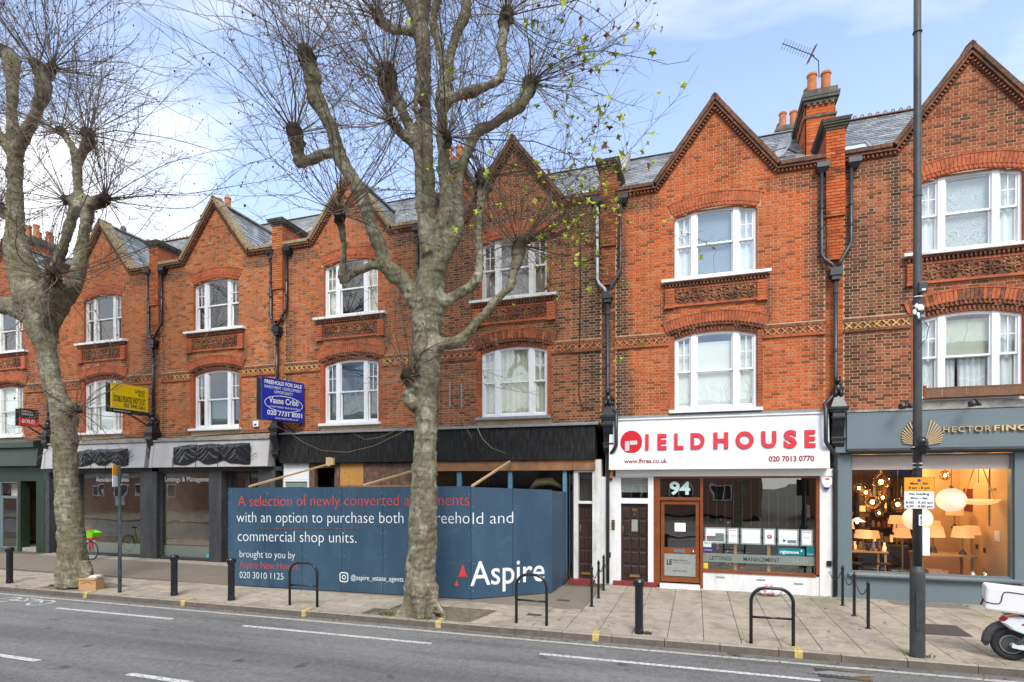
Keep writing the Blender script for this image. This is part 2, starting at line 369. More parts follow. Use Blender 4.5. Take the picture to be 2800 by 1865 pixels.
# tarmac strip of the pavement in front of the left shops and the hoarding
g = MB(); g.slab([(-60, -3.0), (-2.35, -3.35), (-2.35, -.62), (-60, -.62)], -.016, .0); part('pavement_tarmac', g, 'path_tarmac', pav)
PIT = (-6.55, -4.15, -5.12, -4.02)
slabmesh = {}
def slabpiece(w, d, v):
    kk = (round(w, 3), round(d, 3), v)
    if kk not in slabmesh:
        r2 = random.Random(str(kk)); mb = MB(); g_ = .005; tz = [r2.uniform(-.002, .002) for _ in range(4)]; b = .006
        x0, x1, y0, y1 = g_, w - g_, g_ + .003, d - g_ - .003
        mb.v = [(x0, y0, -.04), (x1, y0, -.04), (x1, y1, -.04), (x0, y1, -.04), (x0, y0, -.006), (x1, y0, -.006), (x1, y1, -.006), (x0, y1, -.006),
                (x0 + b, y0 + b, tz[0]), (x1 - b, y0 + b, tz[1]), (x1 - b, y1 - b, tz[2]), (x0 + b, y1 - b, tz[3])]
        for a, c in ((0, 4), (4, 8)):
            for i in range(4): j = (i + 1) % 4; mb.f.append((a + i, a + j, c + j, c + i))
        mb.f.append((8, 9, 10, 11))
        slabmesh[kk] = mb.mesh('paving_slab', 'paving', tones=[r2.random()] * len(mb.f))
    return slabmesh[kk]
rp = random.Random(3); nslab = 0; strayslab = MB()
def lay(x0, x1, w, d, ylo, rows, skip=None, nv=6):
    global nslab
    for r in range(rows):
        x = x0 - (w * .5 if r % 2 else 0)
        while x < x1:
            xa = max(x, x0); ww = min(x + w, x1) - xa
            y = ylo(xa + ww / 2) + r * d; cx, cy = xa + ww / 2, y + d / 2
            if ww > .1 and cy + d / 2 < .04 and not (skip and skip(cx, cy)):
                if -19.5 < x < 8.5 or nslab < 0:
                    o = inst('paving_slab', slabpiece(round(ww, 2), d, rp.randrange(nv)), pav, (xa, y, rp.uniform(-.002, .002))); nslab += 1
                else: strayslab.box(xa + .006, xa + ww - .006, y + .006, y + d - .006, -.03, 0)
            x += w
inpit = lambda x, y: PIT[0] < x < PIT[1] and PIT[2] < y < PIT[3]
kerbtop = lambda x: KY(x) + .16
lay(-24.0, -2.35, .75, .6, kerbtop, 3, lambda x, y: inpit(x, y) or (abs(x + 15.6) < .6 and abs(y + 4.9) < .55))
colx = -2.35; ci = 0
while colx < 9.0:       # right of the white pier the slabs run in columns from the kerb to the wall
    cw = .62; y = kerbtop(colx) ; first = (.3, .75, .52)[ci % 3]
    while y < .0:
        dd = min(first if y == kerbtop(colx) else .88, .02 - y)
        if dd > .08: o = inst('paving_slab', slabpiece(cw, round(dd, 2), rp.randrange(5)), pav, (colx, y, rp.uniform(-.002, .002))); nslab += 1
        y += dd if dd > .08 else 1
    colx += cw; ci += 1
# thin row of slabs along the shopfronts
lay(-24.0, -13.0, .9, .6, lambda x: -.61, 1)
part('paving_slab', strayslab, 'paving', pav, kind='stuff', tones=[.5] * len(strayslab.f))
# kerb stones
def kerbmesh(v):
    r2 = random.Random(v); mb = MB(); n = .006
    mb.prism([(0, 0), (.15, 0), (.15, .135), (.02, .135), (.005, .12)], 0, 1)
    # lay the profile along x : swap axes (profile x -> y, extrusion y -> x)
    mb.v = [(n + y * (.915 - 2 * n), x, z - .128) for x, y, z in mb.v]; mb.f = [tuple(reversed(f)) for f in mb.f]
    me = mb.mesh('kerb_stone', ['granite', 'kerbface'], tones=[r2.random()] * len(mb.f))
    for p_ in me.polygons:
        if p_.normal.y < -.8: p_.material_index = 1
    return me
kerb = tag(thing('kerb', (0, 0, 0), None, None), kind='structure')
km = [kerbmesh(i) for i in range(6)]
x = -60
while x < 12:
    inst('kerb_stone', km[rp.randrange(6)], kerb, (x, KY(x), rp.uniform(-.004, .004)), (0, 0, math.atan(.013))); x += .915
# painted marks lie 4 mm above what they are on
mark = MB()
for x in (-14.49, -11.36, -8.01, -4.86, -1.73, 1.6):
    w = .06; y = KY(x)
    mk = MB(); mk.v = [(x - w, y - .006, -.115), (x + w, y - .006, -.115), (x + w, y - .002, -.006), (x - w, y - .002, -.006), (x + w, y + .02, .012), (x - w, y + .02, .012), (x + w - .03, y + .30, .012), (x - w - .03, y + .30, .012)]
    mk.f = [(0, 1, 2, 3), (3, 2, 4, 5), (5, 4, 6, 7)]; part('kerb_mark', mk, 'kerbyellow', kerb)
def strip(mb, xa, xb, yf, w, z=-.114, n=12):
    for i in range(n):
        a = xa + (xb - xa) * i / n; b = xa + (xb - xa) * (i + 1) / n
        mb.poly([(a, yf(a), z), (b, yf(b), z), (b, yf(b) + w, z), (a, yf(a) + w, z)])
mb = MB(); strip(mb, -60, 30, lambda x: KY(x) - .33, .10, n=60); part('edge_line', mb, 'palepaint', road)
for xa, xb in ((-19.6, -16.6), (-13.93, -10.5), (-8.67, -4.5), (-2.5, 1.72), (3.6, 7.6)):
    mb = MB(); strip(mb, xa, xb, lambda x: -6.42 + .012 * (x + 14), .10, n=6); part('lane_line', mb, 'roadpaint', road)
for xa, xb in ((-14.4, -13.2), (-11.3, -10.1), (-8.12, -6.9), (-5.0, -3.8), (-2, -.8), (1, 2.2)):
    mb = MB(); strip(mb, xa, xb, lambda x: -9.17, .11, n=2); part('centre_line', mb, 'roadpaint', road)
# worn cycle symbol
mb = MB()
def ring2(mb, cx, cy, r, w, n=14, z=-.114, sx=1, sy=1):
    for i in range(n):
        a, b = 2 * math.pi * i / n, 2 * math.pi * (i + 1) / n
        mb.poly([(cx + math.cos(a) * r * sx, cy + math.sin(a) * r * sy, z), (cx + math.cos(a) * (r + w) * sx, cy + math.sin(a) * (r + w) * sy, z), (cx + math.cos(b) * (r + w) * sx, cy + math.sin(b) * (r + w) * sy, z), (cx + math.cos(b) * r * sx, cy + math.sin(b) * r * sy, z)])
ring2(mb, -16.1, -6.1, .22, .06); ring2(mb, -14.9, -6.1, .22, .06)
for a, b in (((-16.1, -6.1), (-15.7, -5.85)), ((-15.7, -5.85), (-15.2, -5.88)), ((-15.2, -5.88), (-15.5, -6.12)), ((-15.5, -6.12), (-16.1, -6.1)), ((-15.2, -5.88), (-14.9, -6.1)), ((-15.7, -5.85), (-15.5, -6.12))):
    d = Vector((b[0] - a[0], b[1] - a[1], 0)).normalized(); n_ = Vector((-d.y, d.x, 0)) * .03
    mb.poly([(a[0] + n_.x, a[1] + n_.y, -.113), (a[0] - n_.x, a[1] - n_.y, -.113), (b[0] - n_.x, b[1] - n_.y, -.113), (b[0] + n_.x, b[1] + n_.y, -.113)])
part('cycle_symbol', mb, 'roadpaint', road)
# gully grate and covers
mb = MB(); mb.box(1.74, 2.44, -6.0, -5.6, -.125, -.110); gr = single('gully_grate', mb, 'black', 'dark metal drain grate set in the road beside the kerb', 'drain')
for i in range(8):
    b = MB(); x = 1.80 + i * .078; b.obox((x, -5.8, -.106), (1, .5, 0), .20, (-.5, 1, 0), .012, (0, 0, 1), .005)
    part('grate_bar', b, 'lead', gr)
M['cover'] = P('dark_studded_cover', k(.075, .065, .055), .8, .6, 40, .8)
mb = MB(); mb.slab([(3.96, -3.28), (4.72, -3.24), (4.78, -2.36), (4.12, -2.4)], -.01, .004); single('manhole_cover', mb, 'cover', 'dark rectangular inspection cover in the paving right of the lamp column', 'manhole cover')
mb = MB(); mb.box(4.25, 5.7, -.62, -.1, -.01, .005); single('paving_patch', mb, 'path_tarmac', 'brown rough patch in the paving below the grey shop window', 'paving patch')
for (x, y) in ((-3.35, -4.15), (-3.1, -2.55)):
    mb = MB(); mb.box(x, x + .3, y, y + .16, -.01, .007); single('stop_tap_cover', mb, 'cover', 'small rusty stop-tap cover set in the %s' % ('pale slabs near the kerb' if y < -3 else 'tarmac beside the blue hoarding'), 'cover')
# tree pits
def pit(pts, label):
    mb = MB(); mb.slab(pts, -.03, .003); single('tree_pit', mb, 'soil', label, 'tree pit', 'earth squares round the trees')
pit([(-6.6, KY(-6.6) + .17), (-4.25, KY(-4.25) + .17), (-4.05, -4.0), (-5.2, -3.95), (-6.2, -4.3)], 'worn earth patch round the foot of the middle plane tree')
pit([(-16.4, KY(-16) + .17), (-14.9, KY(-15) + .17), (-14.3, -4.3), (-15.9, -4.0)], 'worn earth patch round the foot of the left plane tree')
# weeds
def weeds(x, y, n, r, label):
    mb = MB(); rr = random.Random(int(abs(x) * 100))
    for _ in range(n):
        a = rr.uniform(0, 6.28); d = rr.uniform(0, r); px, py = x + math.cos(a) * d, y + math.sin(a) * d * .6; h = rr.uniform(.015, .06); b = rr.uniform(0, 6.28); w = rr.uniform(.006, .016)
        q = Vector((math.cos(b) * w, math.sin(b) * w, 0)); l = Vector((rr.uniform(-.05, .05), rr.uniform(-.05, .05), h)); p = Vector((px, py, .003))
        mb.poly([p - q * .3, p + q * .3, p + l * .6 + q, p + l]); mb.poly([p - q * .3, p + l * .6 - q, p + l])
    single('weeds', mb, 'weed', label, 'weeds', kind='stuff')
M['weed'] = P('weed_leaf', k(.09, .13, .03), .7, .4, 20, .1)
weeds(-6.1, -5.0, 160, .28, 'green weeds at the foot of the middle plane tree'); weeds(-5.25, -5.08, 120, .2, 'tuft of weeds in front of the middle tree trunk')
weeds(-.83, -4.86, 60, .08, 'small tuft of grass beside the bollard near the white shop'); weeds(-16.25, -4.95, 90, .14, 'grass tuft left of the left tree trunk')
weeds(3.35, -4.85, 50, .25, 'thin grass round the foot of the lamp column')

# ------------------------------------------------------------------ houses
CH = .075
WU = dict(z0=8.08, crown=9.87, w=1.0, R=3.3); WL = dict(z0=4.66, crown=6.69, w=1.0, R=3.3)
def arc_z(u, crown, Rr): return crown - Rr + math.sqrt(max(0, Rr * Rr - u * u))
def circ_w(z, zc, r): return math.sqrt(r * r - (z - zc) ** 2) if abs(z - zc) < r else 0
TOPZ, NECK, SL = 12.72, 10.70, 1.31
def gable_lim(z, drop=.28):
    if z < NECK - .22: return 9
    return (TOPZ - drop * 1.0 - z) / SL
def sub(iv, a, b):
    out = []
    for s, e in iv:
        if b <= s or a >= e: out.append((s, e))
        else:
            if a > s: out.append((s, a))
            if b < e: out.append((b, e))
    return out
def rows_brick(z):
    zc = z + .033; iv = [(-2.525, 2.525)]
    if zc > NECK - .2:
        l = (TOPZ - .26 - zc) / SL
        if l <= .05: return []
        iv = [(-l, l)]
    if 8.0 < zc < 10.3:
        r = 3.3 + .375; cz = WU['crown'] - 3.3; w = 1.0
        if zc > WU['crown'] - .16: w = min(1.10, circ_w(zc, cz, r))
        iv = sub(iv, -w, w)
    if 7.36 < zc < 8.12: iv = sub(iv, -1.24, 1.24)
    if 4.4 < zc < 7.2:
        r = 3.45 + .36; cz = WL['crown'] + .12 - 3.45; w = 1.12
        if zc > 6.78: w = min(1.17, circ_w(zc, cz, r))
        iv = sub(iv, -w, w)
    if 6.36 < zc < 6.72: return []
    return iv
def rows_wall(z0, z1):
    zc = (z0 + z1) / 2; iv = [(-2.725, 2.725)]
    if zc > NECK - .1:
        l = (TOPZ - .12 - zc) / SL
        if l <= .02: return []
        iv = [(-l, l)]
    for W in (WU, WL):
        if W['z0'] < zc < W['crown'] + (.14 if W is WL else 0):
            w = 1.0 if zc < arc_z(1.0, W['crown'], W['R']) else circ_w(zc, W['crown'] - W['R'], W['R'])
            if W is WL: w = 1.118 if zc < 6.62 else min(1.118, circ_w(zc, W['crown'] - W['R'], W['R'] + .14))
            iv = sub(iv, -w, w)
    return iv
brickpieces = {}
def brickpiece(kind, v, mat):
    kk = (kind, v, mat.name)
    if kk not in brickpieces:
        r2 = random.Random(str((kind, v))); w = .215 if kind == 's' else .1025; mb = MB(); j = [r2.uniform(-.004, .004) for _ in range(4)]; b = .004; p = r2.uniform(-.003, .002)
        mb.v = [(0, .012, 0), (w, .012, 0), (w, .012, .065), (0, .012, .065), (b, p, b + j[0] * .3), (w - b, p, b), (w - b, p, .065 - b + j[1] * .3), (b, p, .065 - b)]
        mb.f = [(4, 5, 6, 7), (0, 1, 5, 4), (1, 2, 6, 5), (2, 3, 7, 6), (3, 0, 4, 7)]
        brickpieces[kk] = mb.mesh('brick', mat, tones=[r2.random()] * 5)
    return brickpieces[kk]
def add_brick(mb, tones, x, w, z, rr, y=0):
    b = .004; p = y + rr.uniform(-.003, .002); t = rr.random(); n = len(mb.v); b2 = min(b, w * .2)
    mb.v += [(x, y + .012, z), (x + w, y + .012, z), (x + w, y + .012, z + .065), (x, y + .012, z + .065), (x + b2, p, z + b), (x + w - b2, p, z + b), (x + w - b2, p, z + .065 - b), (x + b2, p, z + .065 - b)]
    mb.f += [(n + 4, n + 5, n + 6, n + 7), (n, n + 1, n + 5, n + 4), (n + 1, n + 2, n + 6, n + 5), (n + 2, n + 3, n + 7, n + 6), (n + 3, n, n + 4, n + 7)]; tones += [t] * 5
def mm(name, mb, mat, **kw):
    o = mb.mesh(name, mat, **kw); return o
voussoir = MB(); voussoir.v = [(-.034, 0, 0), (.034, 0, 0), (.037, 0, .25), (-.037, 0, .25), (-.034, .06, 0), (.034, .06, 0), (.037, .06, .25), (-.037, .06, .25)]
voussoir.f = [(0, 1, 2, 3), (1, 5, 6, 2), (4, 0, 3, 7), (3, 2, 6, 7), (1, 0, 4, 5)]
VOU = {n: voussoir.mesh('voussoir', n) for n in ('terra', 'terra_dark')}
# band tile: a small raised lattice
bt = MB(); s_ = .18
bt.box(.003, s_ - .003, .004, .03, 0, .17, skip=('b',))
for a, b in (((.02, .01), (.16, .16)), ((.16, .01), (.02, .16))): bt.bar((a[0], -.006, a[1]), (b[0], -.006, b[1]), .030, .030)
bt.box(.0, s_, -.008, .004, 0, .012); bt.box(.0, s_, -.008, .004, .158, .17)
def bandtile(n):
    me = bt.mesh('band_tile', [n, 'terra_dark'])
    for i_, p_ in enumerate(me.polygons): p_.material_index = 1 if i_ < 5 else 0
    return me
BT = {n: bandtile(n) for n in ('terra_ochre', 'terra_orange', 'relief')}
# coping tile
def coping_mesh(mat):
    mb = MB(); mb.box(.002, .222, -.15, .30, -.095, 0); mb.box(.0, .224, -.11, .26, -.135, -.097); return mb.mesh('coping_tile', mat)
COP = {n: coping_mesh(n) for n in ('coping', 'coping_pale')}
rl_ = MB(); cx_, cz_ = .196, .185
for sx in (-1, 1):      # paired scrolls, leaves and a rosette
    for (a0, r0, ox, oz, sg) in ((0, .085, .085, .055, 1), (3.1, .075, .10, -.085, -1)):
        pts = [(cx_ + sx * (ox + math.cos(a0 + sg * t * .5) * r0 * (1 - t * .065)), -.018, cz_ + oz + math.sin(a0 + sg * t * .5) * r0 * (1 - t * .065)) for t in range(13)]
        rl_.tube(pts, [.018 - .0008 * t for t in range(13)], 5)
    for (ox, oz, an, ln) in ((.05, .13, 1.2, .07), (.13, .14, .5, .06), (.06, -.14, -1.0, .06), (.15, -.02, .1, .045)):
        e = Vector((math.cos(an) * ln, 0, math.sin(an) * ln)); rl_.tube([(cx_ + sx * (ox - e.x * .5), -.012, cz_ + oz - e.z * .5), (cx_ + sx * ox, -.03, cz_ + oz), (cx_ + sx * (ox + e.x), -.008, cz_ + oz + e.z)], [.008, .024, .004], 5)
for i in range(6): a = i * math.pi / 3; rl_.ball((cx_ + math.cos(a) * .034, -.02, cz_ + math.sin(a) * .034), .02, 6, 4)
rl_.ball((cx_, -.03, cz_), .02, 6, 4)
RELIEF = {n: rl_.mesh('relief_tile', n) for n in ('relief', 'terra_dark')}
dent = MB()
def dentil_path(mb, pts, step=.085, w=.04, h=.085, y0=-.10, y1=.02):
    for (a, b) in zip(pts[:-1], pts[1:]):
        a, b = Vector((a[0], 0, a[1])), Vector((b[0], 0, b[1])); d = (b - a).normalized(); L = (b - a).length; nrm = Vector((-d.z, 0, d.x)); n = int(L / step)
        for i in range(n):
            c = a + d * (i + .5) * L / n; mb.obox((c.x, (y0 + y1) / 2, c.z), d, w / 2, (0, 1, 0), (y1 - y0) / 2, nrm, h / 2)
def arcstrip(mb, crown, Rr, half, r0, r1, y0, y1, n=16, cx=0):
    cz = crown - Rr; A = math.asin(half / Rr); pts = []
    for i in range(n + 1): a = -A + 2 * A * i / n; pts.append((cx + math.sin(a) * (Rr + r0), cz + math.cos(a) * (Rr + r0)))
    for i in range(n, -1, -1): a = -A + 2 * A * i / n; pts.append((cx + math.sin(a) * (Rr + r1), cz + math.cos(a) * (Rr + r1)))
    # split in quads so that the prism stays planar and convex
    for i in range(n):
        p = [pts[i], pts[i + 1], pts[2 * n + 1 - (i + 1)], pts[2 * n + 1 - i]]; mb.prism(p, y0, y1)
def arcdentils(mb, crown, Rr, half, rr_, y0, y1, step=.085, w=.042, h=.08, cx=0):
    cz = crown - Rr; A = math.asin(half / Rr); n = int(2 * A * Rr / step)
    for i in range(n):
        a = -A + 2 * A * (i + .5) / n; d = Vector((math.cos(a), 0, -math.sin(a))); nr = Vector((math.sin(a), 0, math.cos(a))); c = Vector((cx, 0, cz)) + nr * (Rr + rr_)
        mb.obox((c.x, (y0 + y1) / 2, c.z), d, w / 2, (0, 1, 0), (y1 - y0) / 2, nr, h / 2)

def curtain_sheet(x0, x1, z0, z1, y, amp, waves, seed, gather=0):
    mb = MB(); n = int(max(8, waves * 6)); rr = random.Random(seed); ph = rr.uniform(0, 6)
    rows = 7
    for j in range(rows):
        t = j / (rows - 1); z = z0 + (z1 - z0) * t
        for i in range(n + 1):
            s = i / n; a = amp * (.6 + .4 * (1 - t)); xx = x0 + (x1 - x0) * s
            if gather: xx = xx + gather * (math.sin(math.pi * min(1, t * 1.0)) ** 1 * (s - (0 if gather < 0 else 1)) * .5) * 0 + gather * (1 - t) ** 1.3 * (1 - s if gather > 0 else s)
            mb.v.append((xx, y + a * math.sin(s * waves * 6.28 + ph + .5 * math.sin(3 * t + seed)) + a * .4 * math.sin(s * waves * 13 + ph), z))
    for j in range(rows - 1):
        for i in range(n): a = j * (n + 1) + i; mb.f.append((a, a + 1, a + n + 2, a + n + 1))
    return mb

def sash_window(root, xc, W, side, centre, seed, framemat='white', yi=.10):
    """a tripartite sash window; side / centre name what hangs behind the side and the middle lights"""
    z0, crown, Rr = W['z0'], W['crown'], W['R']; az = lambda u: arc_z(u, crown, Rr)
    fr = MB()
    zs = z0; mid = z0 + (crown - z0) * .5
    # cill member
    fr.box(xc - .995, xc + .995, yi - .02, yi + .12, z0, z0 + .07)
    # jambs and mullions, tops follow the arch
    def post(u0, u1, y0, y1, d=.0):
        fr.prism([(xc + u0, z0 + .071), (xc + u1, z0 + .071), (xc + u1, az(u1) - d), (xc + u0, az(u0) - d)], y0, y1)
    post(-.995, -.93, yi - .01, yi + .12, .001); post(.93, .995, yi - .01, yi + .12, .001)
    post(-.585, -.445, yi - .02, yi + .12, .003); post(.445, .585, yi - .02, yi + .12, .003)
    # head following the arch, one piece per light
    lights = ((-.93, -.585), (-.445, .445), (.585, .93))
    for (a, b) in lights:
        n = 6 if b - a > .5 else 3
        for i in range(n):
            u, v = a + (b - a) * i / n, a + (b - a) * (i + 1) / n
            fr.prism([(xc + u, az(u) - .075), (xc + v, az(v) - .075), (xc + v, az(v) - .002), (xc + u, az(u) - .002)], yi, yi + .115)
    wpart = part('sash_window', fr, framemat, root)
    for li, (a, b) in enumerate(lights):
        bw = .035
        up = MB(); lo = MB(); y0, y1 = yi + .02, yi + .06
        # upper sash rails
        up.box(xc + a, xc + b, y0, y1, mid - .02, mid + .025)
        up.prism([(xc + a, mid + .026), (xc + a + bw, mid + .026), (xc + a + bw, az(a + bw) - .0765), (xc + a, az(a) - .0765)], y0, y1)
        up.prism([(xc + b - bw, mid + .026), (xc + b, mid + .026), (xc + b, az(b) - .0765), (xc + b - bw, az(b - bw) - .0765)], y0, y1)
        lo.box(xc + a, xc + b, y1 + .004, y1 + .044, z0 + .072, z0 + .13); lo.box(xc + a, xc + b, y1 + .004, y1 + .044, mid - .02, mid + .02)
        lo.box(xc + a, xc + a + bw, y1 + .004, y1 + .044, z0 + .131, mid - .021); lo.box(xc + b - bw, xc + b, y1 + .004, y1 + .044, z0 + .131, mid - .021)
        if li != 1:
            m_ = (a + b) / 2; zt = az(m_) - .08; up.box(xc + m_ - .011, xc + m_ + .011, y0 + .005, y1 - .005, mid + .026, zt)
            zh = mid + (zt - mid) * .52; up.box(xc + a + bw + .001, xc + m_ - .012, y0 + .005, y1 - .005, zh - .011, zh + .011); up.box(xc + m_ + .012, xc + b - bw - .001, y0 + .005, y1 - .005, zh - .011, zh + .011)
        part('sash', up, framemat, wpart); part('sash', lo, framemat, wpart)
        pane = MB(); n = 5; yp = (y0 + y1) / 2
        top = [(xc + b - bw - (b - a - 2 * bw) * i / n, yp, az(b - bw - (b - a - 2 * bw) * i / n) - .074) for i in range(n + 1)]
        pane.poly([(xc + a + bw, yp, mid + .02), (xc + b - bw, yp, mid + .02)] + top); part('pane', pane, 'glass', wpart)
        pane = MB(); pane.poly([(xc + a + bw, yp + .044, z0 + .13), (xc + b - bw, yp + .044, z0 + .13), (xc + b - bw, yp + .044, mid - .02), (xc + a + bw, yp + .044, mid - .02)]); part('pane', pane, 'glass', wpart)
        kind = centre if li == 1 else side
        if kind is None: continue
        yb = yi + .15; xa, xb = xc + a - .06, xc + b + .06; zt = crown + .05
        if kind in ('curtain', 'cream_curtain'):
            part('curtain', curtain_sheet(xa, xb, z0, zt, yb, .03, 3 if li != 1 else 6, seed + li), kind, wpart, smooth=True)
        elif kind == 'blind': b_ = MB(); b_.box(xa, xb, yb, yb + .01, z0 + .0, z0 + (zt - z0) * .86); part('blind', b_, 'blind', wpart)
        elif kind == 'full_blind': b_ = MB(); b_.box(xa, xb, yb, yb + .01, z0, zt); part('blind', b_, 'blind', wpart)
        elif kind == 'blue_blind': b_ = MB(); b_.box(xa, xb, yb, yb + .01, z0, zt); part('blind', b_, 'blue_blind', wpart)
        elif kind == 'dark_half': b_ = MB(); b_.box(xa, xb, yb, yb + .01, z0, mid); part('blind', b_, 'dark_blind', wpart)
        elif kind == 'card': b_ = MB(); b_.box(xa, xb, yb, yb + .01, z0, zt); part('board', b_, 'cardboard', wpart)
        elif kind == 'half_blind_tied':
            b_ = MB(); b_.box(xa, xb, yb, yb + .01, mid - .02, zt - .2); part('blind', b_, 'olive_blind', wpart)
            part('curtain', curtain_sheet(xa, xa + .32, z0, mid, yb + .05, .03, 4, seed, 0), 'curtain', wpart, smooth=True)
            part('curtain', curtain_sheet(xb - .62, xb - .05, z0, mid, yb + .05, .03, 5, seed + 3, 0), 'curtain', wpart, smooth=True)
        elif kind == 'lace':
            b_ = MB(); b_.box(xa, xb, yb, yb + .01, z0, zt - .16); bl = part('blind', b_, 'lace', wpart)
            rl = random.Random(9)
            lc = MB()
            for _ in range(26):
                cx_, cz_ = rl.uniform(xa + .12, xb - .12), rl.uniform(z0 + .15, zt - .35); r0 = rl.uniform(.05, .13); a0 = rl.uniform(0, 6.28); sg = rl.choice((-1, 1))
                lc.tube([(cx_ + math.cos(a0 + sg * t * .55) * r0 * (1 - t * .07), yb - .006, cz_ + math.sin(a0 + sg * t * .55) * r0 * (1 - t * .07)) for t in range(12)], .007, 4)
            part('lace_pattern', lc, 'curtain', wpart)
    return wpart
M['skypane'] = P('skylight_glass', k(.6,.66,.7), .08, .1, 2, 0)
M['cardboard'] = P('pinkish_card', k(.26, .20, .165), .9, .2, 3, .1); M['olive_blind'] = P('olive_blind', k(.50, .50, .40), .9, .08, 2, .05); M['lace'] = P('lace_cloth', k(.40, .44, .45), .9, .1, 8, .05)

def slates(mb, tones, org, U, V, umin, umax, v1, w=.28, e=.2, rr=rnd):
    """slates laid on the plane org + u*U + v*V (V runs up the slope); umin/umax give the limits at a given v"""
    N = Vector(U).cross(Vector(V)).normalized(); U = Vector(U); V = Vector(V); org = Vector(org); v = 0; r = 0
    while v < v1:
        a, b = umin(v + e / 2), umax(v + e / 2); u = a - (w / 2 if r % 2 else 0)
        while u < b:
            ua, ub = max(u + .004, a), min(u + w - .004, b)
            if ub - ua > .04:
                lift = .014 + rr.uniform(0, .006); n = len(mb.v)
                p = [org + U * ua + V * v + N * lift, org + U * ub + V * v + N * lift, org + U * ub + V * min(v + e * 1.15, v1) + N * .002, org + U * ua + V * min(v + e * 1.15, v1) + N * .002, org + U * ua + V * v, org + U * ub + V * v]
                mb.v += [tuple(q) for q in p]; mb.f += [(n, n + 1, n + 2, n + 3), (n + 4, n + 5, n + 1, n)]; tones += [rr.random()] * 2
            u += w
        v += e; r += 1

def chimney(root, PX, cy0, cy1, dz, bm_, rr):
    ch = MB(); x0, x1, y0, y1 = PX - .36, PX + .36, cy0, cy1
    ch.box(x0 + .01, x1 - .01, y0 + .01, y1 - .01, 11.0, 13.1 + dz)
    chm = part('chimney', ch, 'mortar', root)
    cb = MB(); tones = []; z = 11.3; r = 0
    while z < 13.0 + dz:
        for face in range(3):
            n = 3 if face == 0 else 7; L = (x1 - x0) if face == 0 else (y1 - y0); w = L / n
            for i in range(n + 1):
                a = i * w - (w / 2 if r % 2 else 0); s, e = max(0, a), min(L, a + w - .01)
                if e - s < .03: continue
                t = rr.random()
                if face == 0: cb.box(x0 + s, x0 + e, y0, y0 + .02, z, z + .065, skip=('b',)); tones += [t] * 5
                elif face == 1: cb.box(x0, x0 + .02, y0 + s, y0 + e, z, z + .065, skip=('r',)); tones += [t] * 5
                else: cb.box(x1 - .02, x1, y0 + s, y0 + e, z, z + .065, skip=('l',)); tones += [t] * 5
        z += CH; r += 1
    part('chimney_brick', cb, bm_, chm, tones=tones, kind='stuff')
    ov = MB()
    for (e, a, b) in ((.03, 12.62, 12.68), (.04, 13.0, 13.07), (.09, 13.08, 13.15), (.10, 13.16, 13.22), (.05, 13.25, 13.36)): ov.box(x0 - e, x1 + e, y0 - e, y1 + e, a + dz, b + dz)
    dentil_path(ov, [(x0, 12.96 + dz), (x1, 12.96 + dz)], .14, .07, .07, y0 - .05, y0); part('chimney_cap', ov, 'darkstone', chm)
    for (px_, py_, hh) in [(PX - .16, cy0 + .25, .62), (PX + .2, cy0 + .35, .66), (PX - .17, cy0 + .68, .5)] + ([(PX + .17, cy0 + .9, .55), (PX - .15, cy0 + 1.2, .55)] if cy1 - cy0 > 1.2 else []):
        pt = MB(); pt.lathe((px_, py_, 13.35 + dz), [(.125, 0), (.115, hh * .86), (.135, hh * .88), (.135, hh * .95), (.12, hh), (.09, hh), (.09, hh * .5)], 14); part('chimney_pot', pt, 'pot', chm, smooth=False)
HOUSES = {
 -5: dict(label='leftmost red brick house with green shopfront, cut by the picture edge', brick=('brick_a', k(.47, .125, .05), k(.56, .20, .09), k(.22, .08, .045), .16, 'stain')),
 -4: dict(label='red brick gabled house above the left grey fascia, behind the left tree'),
 -3: dict(label='orange brick gabled house above the black-wrapped lettings shop'),
 -2: dict(label='red brick gabled house beside the blue for-sale board, above the hoarding'),
 -1: dict(label='brownish red gabled house right of the middle tree, with cream curtains'),
  0: dict(label='bright red gabled house above the white estate agent shop, number 94'),
  1: dict(label='dark red gabled house above the grey lighting shop at the right'),
}
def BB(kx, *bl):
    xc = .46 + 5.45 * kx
    return tuple(bl) + ((xc - 2.45, 6.2, .22, 3.2, .55), (xc + 2.4, 7.4, .2, 2.8, .45), (xc - 1.25, 7.35, .16, .5, .6), (xc + 1.28, 7.3, .16, .6, .6), (xc, 4.46, 2.7, .14, .6), (xc - 2.0, 10.2, .9, .22, .65), (xc + 2.0, 10.2, .9, .24, .65), (xc + .6, 11.3, .5, .6, .3))
